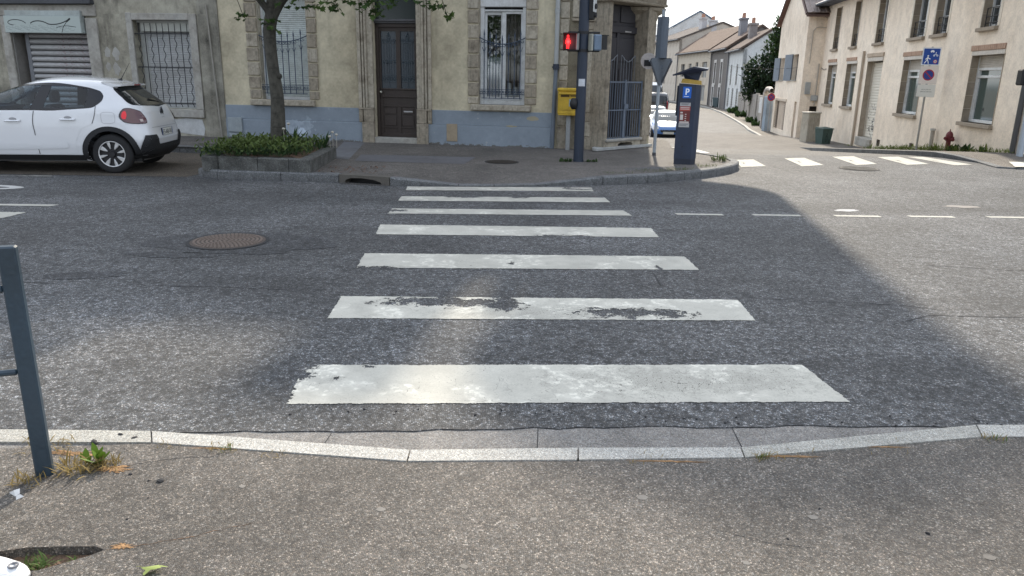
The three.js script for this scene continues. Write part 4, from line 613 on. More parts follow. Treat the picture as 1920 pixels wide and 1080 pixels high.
{
  const B = thing('cream_terrace', 'long cream house on the right with white windows and a graffitied roller door', 'house', { at: [12.19, 0, -20], turn: frameTurn(-rDir[0], -rDir[1]) });
  const gr = [[-0.5, 1.4], [4.85, 6.75], [12.25, 13.8], [15.4, 16.95]], up = [[15.7, 16.65], [12.7, 13.6], [9.25, 10.3], [5.2, 6.5], [3.45, 4.5], [0.2, 1.2]], EV = 5.2;
  mesh(B, 'wall', wall(-18.3, 2.15, -1.8, EV, [...gr.map(([a, b]) => [-b, -a, 0.66, 2.42]), [-10.85, -8.95, -0.45, 2.46], [-8.35, -8.0, -0.6, -0.36], [-5.0, -4.7, -0.36, -0.22], ...up.map(([a, b]) => [-b, -a, 3.1, 4.9])], 0.4), CREAM);
  mesh(B, 'end_wall', [bx(1.75, 2.15, -0.5, EV, -9, -0.4), bx(-18.3, -17.9, -2, EV, -9, -0.4), bx(-18.3, 2.15, -2, EV, -9.3, -9)], CREAM);
  const L = ['nearest', 'second', 'third', 'farthest'];
  gr.forEach(([a, b], i) => windowSet(B, a, b, 0.66, 2.42, 'ground', L[i] + ' ground floor window'));
  up.forEach(([a, b]) => windowSet(B, a, b, 3.1, 4.9, 'upper'));
  mesh(B, 'roof', roofPrism(-18.7, 2.4, EV + 0.05, 8.4, 0, -4.6, -9.5, 0.5), tinted(0.12, 0.13, 0.16, 0.8));
  mesh(B, 'gutter', [rod([-18.7, EV - 0.02, 0.55], [2.4, EV - 0.02, 0.55], 0.07, 10), tube([[-18.55, EV - 0.05, 0.5], [-18.5, EV - 0.35, 0.35], [-18.32, EV - 0.5, 0.1], [-18.25, EV - 0.55, 0.05]], 0.05, 14, 8)], tinted(0.1, 0.12, 0.15, 0.5));
  // roller door
  const D = grp(B, 'roller_door', 'white slatted roller door with black graffiti on its lower half');
  const dt = canvasTex(512, 1024, (x, w, h) => {
    x.fillStyle = '#d2cdc0'; x.fillRect(0, 0, w, h); const r = rngOf(3); x.strokeStyle = '#1b1b1d'; x.lineCap = 'round';
    for (let i = 0; i < 60; i++) { x.lineWidth = 3 + r() * 10; const px = 60 + r() * 400, py = 560 + r() * 440; x.globalAlpha = py < 760 ? 0.35 : 0.9; x.beginPath(); x.moveTo(px, py); x.bezierCurveTo(px + r() * 120 - 60, py + r() * 90 - 45, px + r() * 120 - 60, py + r() * 90 - 45, px + r() * 80 - 40, py + r() * 60 - 30); x.stroke(); }
    x.globalAlpha = 1;
  });
  const dg = corrugated(-10.8, -9.0, -0.42, 2.4, 0.105, 0.014, 0.6, 6).translate(0, 0, -0.26), du = dg.attributes.uv; for (let i = 0; i < du.count; i++) du.setXY(i, (du.getX(i) + 10.8) / 1.8, (du.getY(i) + 0.42) / 2.82);
  mesh(D, 'curtain', dg, mat(1, 1, 1, 0.6, { map: dt }));
  mesh(D, 'lintel', cbx(-10.9, -8.9, 2.6, 2.74, -0.02, 0.05), tinted(0.5, 0.4, 0.3)); mesh(D, 'shutter_board', cbx(-10.85, -8.95, 2.44, 2.58, -0.1, 0.03), tinted(0.62, 0.57, 0.5));
  for (const b of [bx(-10.86, -10.8, -0.45, 2.45, -0.3, -0.2), bx(-9.0, -8.95, -0.45, 2.45, -0.3, -0.2)]) mesh(D, 'guide_rail', b, tinted(0.55, 0.5, 0.43));
  mesh(D, 'reveal', bx(-10.86, -10.845, -0.45, 2.44, -0.38, -0.005), tinted(0.4, 0.34, 0.27)); mesh(D, 'door_step', cbx(-10.85, -8.95, -0.75, -0.43, -0.35, 0.08), CONC);
  mesh(D, 'backing', bx(-10.9, -8.9, -0.5, 2.5, -0.44, -0.41), CONC);
  mesh(B, 'downpipe', [rod([-11.3, -0.85, 0.06], [-11.3, 2.85, 0.06], 0.05, 10)], tinted(0.5, 0.42, 0.33), 'painted drain pipe left of the roller door');
  for (const [a, b, c, d] of [[-8.35, -8.0, -0.6, -0.36], [-5.0, -4.7, -0.36, -0.22]]) mesh(B, 'vent', [bx(a, b, c, d, -0.5, -0.42), bx(a - 0.02, a, c, d, -0.42, 0.005), bx(b, b + 0.02, c, d, -0.42, 0.005)], CONC);
  mesh(B, 'cable', [tube([[-18.2, 2.3, 0.03], [-17.5, 2.2, 0.03], [-17.2, 2.25, 0.03]], 0.012)], BLACK);
  mesh(B, 'edge_pipe', [rod([1.92, 0.0, 0.07], [1.92, EV, 0.07], 0.06, 12)], tinted(0.1, 0.1, 0.1), 'dark rainwater pipe at the near end of the cream house');
}
{
  const P = [14.04, -38.2], B = thing('gabled_house', 'narrow cream house with grey blue shutters whose gable faces the side street', 'house', { at: [P[0], 0, P[1]], turn: frameTurn(-rDir[0], -rDir[1]) });
  const pts = [[-7, -1.9], [-0.02, -1.9], [-0.02, 4.85], [-3.5, 6.9], [-7, 4.75]];
  mesh(B, 'front_wall', slab(pts, 0.35, [rect(-6.0, -4.95, 1.7, 2.88), rect(-2.65, -1.4, 1.72, 2.98), rect(-6.4, -3.35, -0.95, 0.6), rect(-1.15, -0.65, -1.15, 0.66)].map((h) => h)), CREAM);
  mesh(B, 'side_wall', [bx(-0.4, -0.02, 0.48, 4.8, -8, -0.352), bx(-0.4, -0.02, -1.9, 0.48, -8, -1.05), bx(-0.4, -0.02, -1.9, 0.48, -0.5, -0.352), bx(-1.8, -1.6, -1.9, 0.6, -1.4, -0.352), bx(-1.6, -0.4, 0.48, 0.6, -1.3, -0.352), bx(-1.6, -0.4, -1.9, 0.48, -1.3, -1.1)], CREAM);
  mesh(B, 'far_wall', bx(-7, -6.6, -1.9, 4.7, -8, -0.352), CREAM);
  const sl = (x0, y0, x1, y1) => { const g = []; const L = Math.hypot(x1 - x0, y1 - y0), ux = (x1 - x0) / L, uy = (y1 - y0) / L; g.push(hull([[x0, y0, 0.2], [x1, y1, 0.2], [x0 - uy * 0.1 * Math.sign(x1 - x0) * -1, y0 + 0.1, 0.2], [x1, y1 + 0.12, 0.2], [x0, y0, -8.2], [x1, y1, -8.2], [x0, y0 + 0.1, -8.2], [x1, y1 + 0.12, -8.2]])); return g; };
  mesh(B, 'roof', [...sl(0.25, 4.7, -3.5, 6.92), ...sl(-7.2, 4.62, -3.5, 6.92)], tinted(0.18, 0.1, 0.08));
  // interlocking tiles on the slope that faces the camera
  const TL = [tinted(0.27, 0.22, 0.2, 0.7), tinted(0.2, 0.165, 0.15, 0.7)], slope = Math.atan2(6.92 - 4.7, 3.75), tg = hullTile();
  function hullTile() { return merge([hull([[-0.16, 0.0, -0.02], [0.16, 0.0, -0.02], [-0.16, 0.035, -0.02], [0.16, 0.035, -0.02], [-0.16, 0.0, 0.36], [0.16, 0.0, 0.36], [-0.16, 0.02, 0.36], [0.16, 0.02, 0.36]]), hull([[0.02, 0.03, -0.02], [0.15, 0.03, -0.02], [0.05, 0.075, -0.02], [0.12, 0.075, -0.02], [0.02, 0.02, 0.36], [0.15, 0.02, 0.36], [0.05, 0.055, 0.36], [0.12, 0.055, 0.36]])]); }
  const rf = grp(B, 'tiled_slope', 'roof slope of interlocking clay tiles');
  for (let r = 0; r < 12; r++) for (let k = 0; k < 20; k++) { const o = mesh(rf, 'tile', tg, TL[hash(r, k, 4) > 0.5 ? 1 : 0]); const s = 0.1 + r * 0.34; o.rotation.set(0, PI / 2, 0); o.position.set(0.28 - s * Math.cos(slope), 4.93 + s * Math.sin(slope), 0.05 - k * 0.32); o.rotation.order = 'YXZ'; o.rotation.set(slope, PI / 2, 0); }
  mesh(B, 'verge', [rod([0.25, 4.75, 0.2], [-3.5, 7.0, 0.2], 0.06, 6), rod([-7.2, 4.7, 0.2], [-3.5, 7.0, 0.2], 0.06, 6), rod([0.3, 4.7, 0.2], [0.3, 4.7, -8], 0.07, 8)], tinted(0.16, 0.11, 0.1));
  const SB = tinted(0.14, 0.18, 0.23, 0.6);
  const win = (a, b, y0, y1, lab) => { const g = grp(B, 'window', lab); mesh(g, 'pane', bx(a, b, y0, y1, -0.3, -0.28), GLASSD); mesh(g, 'frame', [bx(a, a + 0.05, y0, y1, -0.28, -0.2), bx(b - 0.05, b, y0, y1, -0.28, -0.2), bx(a, b, y0, y0 + 0.05, -0.28, -0.2)], tinted(0.2, 0.2, 0.2)); mesh(g, 'reveal', bx(b - 0.01, b + 0.01, y0, y1, -0.3, 0.003), CREAM); const s = mesh(g, 'shutter', [bx(-(b - a) * 0.95, 0, y0 - 0.05, y1 + 0.02, -0.02, 0.02)], SB); s.position.set(a, 0, 0.04); s.rotation.y = 0.12; mesh(g, 'sill', bx(a - 0.05, b + 0.05, y0 - 0.06, y0, -0.2, 0.05), CONC); };
  win(-6.0, -4.95, 1.7, 2.88, 'far upper window'); win(-2.65, -1.4, 1.72, 2.98, 'near upper window');
  const G = grp(B, 'garage_opening', 'bricked up garage opening with ladder like vents at both sides');
  mesh(G, 'infill', bx(-6.4, -3.35, -0.95, 0.6, -0.3, -0.1), tinted(0.6, 0.5, 0.4)); mesh(G, 'lintel', bx(-6.6, -3.2, 0.6, 0.72, -0.1, 0.05), tinted(0.68, 0.58, 0.46));
  for (const x of [-6.2, -3.95]) { mesh(G, 'vent', Array.from({ length: 14 }, (_, i) => bx(x, x + 0.42, -0.9 + i * 0.105, -0.85 + i * 0.105, -0.09, -0.02)), tinted(0.3, 0.25, 0.2)); mesh(G, 'vent_back', bx(x, x + 0.42, -0.92, 0.56, -0.1, -0.085), tinted(0.16, 0.13, 0.11)); }
  mesh(B, 'slot', bx(-1.15, -0.65, -1.15, 0.66, -0.3, -0.2), tinted(0.3, 0.24, 0.18));
  mesh(B, 'side_door', [bx(-0.9, -0.86, -1.9, 0.46, -1.05, -0.5)], tinted(0.16, 0.15, 0.14), 'recessed doorway in the side wall behind the beige cabinet');
  mesh(B, 'meter_box', [cbx(-0.02, 0.08, 1.05, 1.62, -0.42, -0.18), cbx(-0.02, 0.1, 0.75, 1.0, -0.8, -0.5)], tinted(0.4, 0.42, 0.42));
  mesh(B, 'pipe', [rod([0.03, 0.5, -0.7], [0.03, 2.5, -0.7], 0.03), rod([0.02, 4.0, -0.25], [0.02, 2.5, -0.25], 0.02), tube([[0.02, 4.0, -0.25], [0.02, 4.15, -0.4], [0.02, 4.15, -0.9]], 0.02)], tinted(0.5, 0.46, 0.4));
}
// far row of houses, garden wall and gate
const gBase = -1.32;
function farHouse(name, label, P0, P1, o) {       // P0 near end, P1 far end of the street front
  const L = Math.hypot(P1[0] - P0[0], P1[1] - P0[1]), B = thing(name, label, 'house', { at: [P0[0], 0, P0[1]], turn: frameTurn((P0[0] - P1[0]) / L, (P0[1] - P1[1]) / L) });
  const W = o.wall, wins = o.windows ?? [], dp = o.depth ?? 9;
  mesh(B, 'wall', [wall(-L, 0, gBase - 0.4, o.eave, wins.map(([a, w, y0, y1]) => [a - L, a + w - L, y0, y1]), 0.3), slab([[-dp, gBase - 0.4], [0, gBase - 0.4], [0, o.eave], [-dp / 2, o.ridge], [-dp, o.eave]], 0.3).rotateY(PI / 2).translate(0, 0, 0).applyMatrix4(new THREE.Matrix4().makeTranslation(0, 0, 0)).rotateY(PI).translate(-0.0, 0, 0), bx(-L, -L + 0.3, gBase, o.eave, -dp, -0.3)].map((g, i) => i === 1 ? slab([[0, gBase - 0.4], [dp, gBase - 0.4], [dp, o.eave], [dp / 2, o.ridge], [0, o.eave]], 0.3).rotateY(PI / 2).translate(0.0, 0, 0) : g), W);
  for (const [a, w, y0, y1, f] of wins) {
    const g = grp(B, 'window'); mesh(g, 'pane', bx(a - L, a + w - L, y0, y1, -0.25, -0.23), f === 'shut' ? tinted(0.4, 0.4, 0.38) : GLASSD);
    if (f === 'white') mesh(g, 'surround', [bx(a - L - 0.25, a - L, y0 - 0.2, y1 + 0.3, -0.05, 0.05), bx(a + w - L, a + w - L + 0.25, y0 - 0.2, y1 + 0.3, -0.05, 0.05), bx(a - L, a + w - L, y1, y1 + 0.3, -0.05, 0.05), bx(a - L, a + w - L, y0 - 0.2, y0, -0.05, 0.08)], tinted(0.7, 0.68, 0.65));
    if (f === 'louvre') mesh(g, 'shutter', Array.from({ length: 8 }, (_, i) => bx(a - L, a + w - L, y0 + (y1 - y0) * i / 8, y0 + (y1 - y0) * (i + 0.5) / 8, -0.1, 0.03)), tinted(0.4, 0.4, 0.38));
    mesh(g, 'frame', [bx(a - L, a - L + 0.08, y0, y1, -0.23, -0.15), bx(a + w - L - 0.08, a + w - L, y0, y1, -0.23, -0.15), bx(a + w / 2 - L - 0.04, a + w / 2 - L + 0.04, y0, y1, -0.23, -0.17)], tinted(0.45, 0.45, 0.44));
  }
  const ov = 0.35, R = o.roof; mesh(B, 'roof', [hull([[-L - 0.1, o.eave - 0.1, ov], [0.15, o.eave - 0.1, ov], [-L - 0.1, o.eave + 0.1, ov], [0.15, o.eave + 0.1, ov], [-L - 0.1, o.ridge, -dp / 2], [0.15, o.ridge, -dp / 2], [-L - 0.1, o.ridge + 0.22, -dp / 2], [0.15, o.ridge + 0.22, -dp / 2]]), hull([[-L - 0.1, o.eave - 0.1, -dp - ov], [0.15, o.eave - 0.1, -dp - ov], [-L - 0.1, o.eave + 0.1, -dp - ov], [0.15, o.eave + 0.1, -dp - ov], [-L - 0.1, o.ridge, -dp / 2], [0.15, o.ridge, -dp / 2], [-L - 0.1, o.ridge + 0.22, -dp / 2], [0.15, o.ridge + 0.22, -dp / 2]])], R);
  mesh(B, 'gutter', rod([-L, o.eave - 0.08, ov + 0.08], [0, o.eave - 0.08, ov + 0.08], 0.09, 8), tinted(0.13, 0.14, 0.16));
  mesh(B, 'downpipe', rod([-L + 0.25, gBase, 0.12], [-L + 0.25, o.eave, 0.12], 0.07, 8), tinted(0.2, 0.2, 0.21));
  for (const [cx, cz, cy, w = 0.8] of o.chimneys ?? []) { const c = grp(B, 'chimney'); mesh(c, 'stack', [bx(cx - w / 2, cx + w / 2, cy - 2.2, cy, cz - 0.35, cz + 0.35), bx(cx - w / 2 - 0.1, cx + w / 2 + 0.1, cy - 0.1, cy + 0.08, cz - 0.45, cz + 0.45)], o.stack ?? tinted(0.5, 0.46, 0.43)); for (const q of [-1, 1]) mesh(c, 'pot', cyl(cx + q * w / 4, cz, cy, cy + 0.6, 0.16, 0.13, 10), tinted(0.42, 0.22, 0.15)); }
  return B;
}
const tileT = pair(256, 256, 0.8, (u, v, o) => { const row = (v * 4) % 1, c = (u * 5 + ((v * 4) | 0) * 0.5) % 1, h = hash((u * 5 + ((v * 4) | 0) * 0.5) | 0, (v * 4) | 0, 5), s = 0.8 + 0.35 * h; o[0] = 0.95 * s; o[1] = 0.95 * s; o[2] = 0.95 * s; o[3] = row * 0.7 + 0.3 * Math.sin(c * PI); });
const tileRoof = (r, g, b) => mat(r, g, b, 1, { ...tileT, bumpScale: 0.03 });
farHouse('white_house', 'white house with shuttered windows and a bare gable half hidden by ivy', [20.55, -71], [21.6, -79.5], { eave: 4.4, ridge: 6.1, depth: 5, wall: tinted(0.72, 0.74, 0.74), roof: tileRoof(0.12, 0.088, 0.075), windows: [[1.6, 0.9, 1.2, 2.9, 'louvre'], [5.2, 0.9, 1.2, 2.9, 'louvre'], [1.0, 0.9, -0.9, 0.7, 'louvre'], [3.6, 0.9, -0.9, 0.7, 'louvre'], [6.3, 0.9, -0.9, 0.7, 'louvre']].map((w) => [w[0], w[1], w[2], w[3] + 0.2, w[4]]), chimneys: [[-6, -1.6, 6.9, 1.0]], stack: tinted(0.3, 0.27, 0.26) });
farHouse('grey_rendered_house', 'dark grey rendered house with white framed windows beyond the white house', [21.6, -79.7], [22.5, -90.2], { eave: 4.8, ridge: 6.9, depth: 6, wall: tinted(0.17, 0.155, 0.145), roof: tileRoof(0.14, 0.1, 0.082), windows: [[2.4, 1.0, 1.3, 3.5, 'white'], [6.4, 1.0, 1.3, 3.5, 'white'], [2.0, 1.0, -1.2, 0.9, 'white'], [6.2, 1.0, -1.2, 0.9, 'white']], chimneys: [[-4.5, -2.0, 7.9, 1.2]], stack: tinted(0.26, 0.26, 0.28) });
farHouse('beige_far_house', 'beige house with four small upper windows under a brown tiled roof', [22.5, -90.4], [22.3, -108], { eave: 4.95, ridge: 7.7, depth: 8, wall: tinted(0.6, 0.53, 0.43), roof: tileRoof(0.15, 0.105, 0.08), windows: [[2.2, 2.2, 2.0, 3.6], [6.6, 1.6, 2.0, 3.6, 'shut'], [10.2, 1.4, 2.0, 3.7], [13.6, 2.2, 1.9, 3.7, 'shut'], [13.4, 2.2, -0.8, 1.0, 'shut'], [8, 2.4, -1.0, 1.0, 'shut']] });
farHouse('tall_cream_house', 'tall cream house with twin chimneys rising behind the brown tiled roof', [22.6, -109], [21.5, -126], { eave: 7.0, ridge: 9.2, depth: 11.6, wall: tinted(0.66, 0.59, 0.5), roof: tileRoof(0.13, 0.11, 0.1), windows: [[4, 1.1, 1, 3.4], [9, 1.1, 1, 3.4], [4, 1.1, 4, 5.8], [9, 1.1, 4, 5.8]], chimneys: [[-2.0, -3.6, 9.9, 1.5], [-0.6, -4.6, 9.5, 1.3]], stack: tinted(0.62, 0.6, 0.6) });
farHouse('white_gabled_block', 'big white gabled house with a blue slate roof, the highest on the skyline', [21.6, -128], [20, -150], { eave: 7.6, ridge: 12.2, depth: 16, wall: tinted(0.8, 0.79, 0.76), roof: tinted(0.13, 0.19, 0.27, 0.6), windows: [[5, 1.2, 2, 4.2], [12, 1.2, 2, 4.2]] });
farHouse('end_house', 'white house with a red shopfront closing the view at the bend of the side street', [21.5, -152], [17, -175], { eave: 9, ridge: 11.5, depth: 12, wall: tinted(0.76, 0.77, 0.78), roof: tileRoof(0.15, 0.115, 0.1), windows: [[3, 1.6, 5.4, 7], [3, 1.6, 2.4, 4.2], [8, 1.6, 5.4, 7], [8, 1.6, 2.4, 4.2]] });
{
  const wl = thing('garden_wall', 'weathered concrete panel wall below the dark ivy tree', 'garden wall', {}), M = tinted(0.34, 0.31, 0.28);
  const pts = [[15.75, -48.9], [16.6, -51.5], [17.5, -56], [18.4, -60.5], [19.3, -65], [20.35, -70.8]];
  for (let i = 0; i < pts.length - 1; i++) { const [a, b] = [pts[i], pts[i + 1]]; for (const y of [0, 1, 2, 3]) { const y0 = gBase + y * 0.5, y1 = y0 + 0.49; mesh(wl, 'panel', hull([[a[0], y0, a[1]], [b[0], y0, b[1]], [a[0], y1, a[1]], [b[0], y1, b[1]], [a[0] + 0.1, y0, a[1]], [b[0] + 0.1, y0, b[1]], [a[0] + 0.1, y1, a[1]], [b[0] + 0.1, y1, b[1]]]), M); } mesh(wl, 'post', bx(a[0] - 0.1, a[0] + 0.14, gBase - 0.1, gBase + 2.1, a[1] - 0.12, a[1] + 0.12), tinted(0.4, 0.37, 0.33)); }
  const gt = thing('garden_gate', 'dark gate under a pale concrete arch next to the gabled house', 'gate', { at: [15.2, 0, -45.9], turn: frameTurn(-0.15, 0.98) });
  mesh(gt, 'gate_leaf', [...Array.from({ length: 8 }, (_, i) => bx(-2.05 + i * 0.21, -1.86 + i * 0.21, gBase, 0.75, -0.1, -0.05))], tinted(0.035, 0.045, 0.06)); for (const b of [bx(-2.4, -2.1, gBase, 0.95, -0.2, 0.15), bx(-0.4, -0.2, gBase, 0.95, -0.2, 0.1)]) mesh(gt, 'gate_post', b, tinted(0.48, 0.44, 0.4)); mesh(gt, 'gate_head', tube([[-2.5, 0.8, 0], [-2.2, 1.08, 0], [-1.2, 1.2, 0], [-0.2, 1.1, 0]], 0.14, 16, 6), tinted(0.55, 0.5, 0.45));
  const cb = mesh(scene, 'utility_cabinet', [cbx(-0.2, 0.2, 0, 2.0, -0.25, 0.25), bx(-0.21, 0.21, 0.98, 1.0, -0.26, 0.26)], tinted(0.3, 0.37, 0.44)); cb.position.set(14.95, gBase + 0.1, -45.6); tag(cb, 'tall blue grey cabinet beside the dark garden gate', 'cabinet');
  const mb = mesh(scene, 'wall_box', [cbx(-0.03, 0.12, 0, 0.95, -0.3, 0.3)], tinted(0.72, 0.72, 0.7)); mb.position.set(15.78, 0.0 - 0.35, -49.6); tag(mb, 'white letter box panel on the garden wall left of the gate', 'box');
}

// ---------------------------------------------------------------- foliage
function leafGeo(kind) {
  if (kind === 'maple') { const p = [[0, 0], [0.16, 0.02], [0.42, -0.08], [0.34, 0.16], [0.56, 0.34], [0.3, 0.4], [0.26, 0.58], [0.12, 0.5], [0, 0.86]]; const full = [...p, ...p.slice(1, -1).reverse().map(([x, y]) => [-x, y])]; const g = new THREE.ShapeGeometry(poly(full)), q = g.attributes.position; for (let i = 0; i < q.count; i++) q.setZ(i, -0.35 * Math.abs(q.getX(i)) - 0.2 * q.getY(i) * q.getY(i)); g.computeVertexNormals(); return g.toNonIndexed(); }
  const g = new THREE.BufferGeometry(); const P = kind === 'blade' ? [[0, 0, 0], [0.05, 0.35, 0.02], [-0.05, 0.35, 0.02], [0.045, 0.7, 0.12], [-0.045, 0.7, 0.12], [0, 1, 0.3]] : [[0, 0, 0], [0.22, 0.35, -0.06], [-0.22, 0.35, -0.06], [0.18, 0.7, -0.08], [-0.18, 0.7, -0.08], [0, 1, -0.1]];
  g.setAttribute('position', new THREE.Float32BufferAttribute(P.flat(), 3)); g.setIndex([0, 1, 2, 2, 1, 3, 2, 3, 4, 4, 3, 5]); g.computeVertexNormals(); return g.toNonIndexed();
}
function scatter(kind, list) {           // list of [x, y, z, size, yaw, pitch, roll]
  const b = leafGeo(kind), n = b.attributes.position.count, pos = new Float32Array(n * 3 * list.length), nor = new Float32Array(n * 3 * list.length), v = V3(), w = V3(), q = new THREE.Quaternion(), e = new THREE.Euler();
  list.forEach((L, k) => { q.setFromEuler(e.set(L[5], L[4], L[6], 'YXZ')); for (let i = 0; i < n; i++) { v.fromBufferAttribute(b.attributes.position, i).multiplyScalar(L[3]).applyQuaternion(q); w.fromBufferAttribute(b.attributes.normal, i).applyQuaternion(q); const o = (k * n + i) * 3; pos[o] = v.x + L[0]; pos[o + 1] = v.y + L[1]; pos[o + 2] = v.z + L[2]; nor[o] = w.x; nor[o + 1] = w.y; nor[o + 2] = w.z; } });
  const g = new THREE.BufferGeometry(); g.setAttribute('position', new THREE.BufferAttribute(pos, 3)); g.setAttribute('normal', new THREE.BufferAttribute(nor, 3)); g.setAttribute('uv', new THREE.BufferAttribute(new Float32Array(n * 2 * list.length), 2)); return g;
}
const leafM = (r, g, b) => mat(r, g, b, 0.8, { physical: true, transmission: 0.3, thickness: 0, specularIntensity: 0.25 });
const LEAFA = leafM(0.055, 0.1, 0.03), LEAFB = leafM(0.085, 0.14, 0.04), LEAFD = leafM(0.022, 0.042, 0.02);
const barkT = pair(256, 512, 0.5, (u, v, o) => { const n = fbm(u, v * 0.5, 16, 4, 801), m = fbm(u, v, 5, 3, 811), f = fbm(u, v, 64, 2, 821), s = 0.03 + 0.06 * n + 0.03 * (m - 0.5) + 0.03 * (f - 0.5); o[0] = s * 1.06; o[1] = s; o[2] = s * 0.82; o[3] = n * 0.6 + f * 0.4; });
const BARK = mat(1, 1, 1, 0.9, { ...barkT, bumpScale: 0.015 });
function limb(pts, radii, seg = 12) {
  const c = new THREE.CatmullRomCurve3(pts.map((p) => V3(...p))), n = pts.length * 6, fr = c.computeFrenetFrames(n, false), pos = [], uv = [], idx = []; let len = 0; const tot = c.getLength();
  for (let i = 0; i <= n; i++) { const t = i / n, p = c.getPointAt(t), f = t * (radii.length - 1), k = Math.min(radii.length - 2, f | 0), r = radii[k] + (radii[k + 1] - radii[k]) * (f - k); for (let j = 0; j <= seg; j++) { const a = j / seg * 2 * PI, w = r * (1 + 0.06 * Math.sin(a * 3 + t * 9) + 0.05 * Math.sin(a * 2 - t * 17)); pos.push(p.x + w * (Math.cos(a) * fr.normals[i].x + Math.sin(a) * fr.binormals[i].x), p.y + w * (Math.cos(a) * fr.normals[i].y + Math.sin(a) * fr.binormals[i].y), p.z + w * (Math.cos(a) * fr.normals[i].z + Math.sin(a) * fr.binormals[i].z)); uv.push(j / seg * 0.6, t * tot); if (i && j) { const q = i * (seg + 1) + j; idx.push(q - 1, q, q - seg - 2, q, q - seg - 1, q - seg - 2); } } }
  const g = new THREE.BufferGeometry(); g.setAttribute('position', new THREE.Float32BufferAttribute(pos, 3)); g.setAttribute('uv', new THREE.Float32BufferAttribute(uv, 2)); g.setIndex(idx); g.computeVertexNormals(); return g;
}
{
  const T = thing('street_tree', 'young maple like street tree growing out of the stone planter', 'tree', { at: [-4.22, 0, -13.6] }), r = rngOf(41);
  mesh(T, 'trunk', [limb([[0.0, 0.2, 0], [0.0, 0.6, 0], [0.03, 1.2, 0], [-0.02, 1.8, 0], [-0.03, 2.35, 0], [0.05, 2.75, 0.0], [0.1, 3.4, 0.05], [0.15, 4.4, 0.1], [0.1, 5.4, 0]], [0.15, 0.118, 0.108, 0.105, 0.105, 0.13, 0.1, 0.06, 0.02]), new THREE.SphereGeometry(0.05, 8, 6).translate(0.1, 1.58, 0.05)], BARK);
  const lim = [[[0.0, 2.5, 0], [0.25, 2.85, 0.05], [0.8, 3.2, 0.2], [1.6, 3.5, 0.3], [2.4, 3.6, 0.3]], [[0, 2.6, 0], [-0.2, 2.9, 0.1], [-0.7, 3.5, 0.2], [-1.3, 4.1, 0.2]], [[0.1, 3.2, 0], [0.4, 3.8, -0.6], [0.8, 4.6, -1.0]], [[0.1, 3.4, 0], [-0.2, 4.2, 0.8], [-0.3, 4.8, 1.2]], [[0.8, 3.2, 0.2], [1.2, 3.6, 0.9], [1.7, 3.9, 1.2]]];
  lim.forEach((p, i) => mesh(T, 'limb', limb(p, i ? [0.06, 0.045, 0.025, 0.012] : [0.08, 0.07, 0.05, 0.03, 0.012], 8), BARK));
  const leaves = [], leavesB = [], twig = [];
  for (let i = 0; i < 5200; i++) {
    const a = r() * 2 * PI, b = Math.acos(2 * r() - 1), R = Math.pow(r(), 0.4), x = 0.5 + 2.7 * R * Math.sin(b) * Math.cos(a), y = 4.9 + 1.9 * R * Math.cos(b), z = 0.1 + 2.1 * R * Math.sin(b) * Math.sin(a);
    if (y < 3.15 || fbm((x + 8) / 16, (y + z + 8) / 16, 16, 2, 61) < 0.42) continue;
    (r() < 0.5 ? leaves : leavesB).push([x, y, z, rr(0.12, 0.19, r), r() * 6.3, PI * 0.5 + rr(-0.6, 1.0, r), rr(-0.5, 0.5, r)]);
  }
  // sprays that hang into view: [x, y, z, leaves, spread]
  const sp = [[-0.42, 2.56, 0.15, 10, 0.09], [0.02, 2.42, 0.16, 14, 0.12], [0.3, 2.82, 0.15, 10, 0.15], [0.55, 2.8, 0.2, 14, 0.16], [0.8, 2.82, 0.25, 12, 0.16], [1.05, 2.8, 0.25, 16, 0.16], [1.22, 2.66, 0.25, 6, 0.07], [1.42, 2.84, 0.3, 14, 0.16], [1.72, 2.78, 0.3, 26, 0.19], [1.85, 2.64, 0.3, 12, 0.1], [2.02, 2.82, 0.3, 20, 0.2], [1.6, 2.9, 0.3, 20, 0.2], [2.75, 2.84, 0.3, 16, 0.16], [2.92, 2.72, 0.3, 12, 0.11], [3.05, 2.6, 0.3, 8, 0.06], [2.6, 2.92, 0.3, 14, 0.15], [-0.1, 2.9, 0.2, 8, 0.15], [2.3, 2.95, 0.3, 12, 0.15]];
  for (const [x, y, z, n, s] of sp) { twig.push(tube([[x - 0.3, y + 0.6, z - 0.1], [x - 0.1, y + 0.3, z], [x, y, z]], 0.006, 8, 4)); for (let i = 0; i < n; i++) (r() < 0.65 ? leaves : leavesB).push([x + rr(-s, s, r), y + rr(-s * 0.7, s * 0.9, r), z + rr(-s, s, r), rr(0.09, 0.15, r), r() * 6.3, PI * 0.5 + rr(0.2, 1.3, r), rr(-0.6, 0.6, r)]); }
  mesh(T, 'twigs', twig, BARK); mesh(T, 'crown', scatter('maple', leaves), LEAFA); mesh(T, 'crown', scatter('maple', leavesB), LEAFB);
}
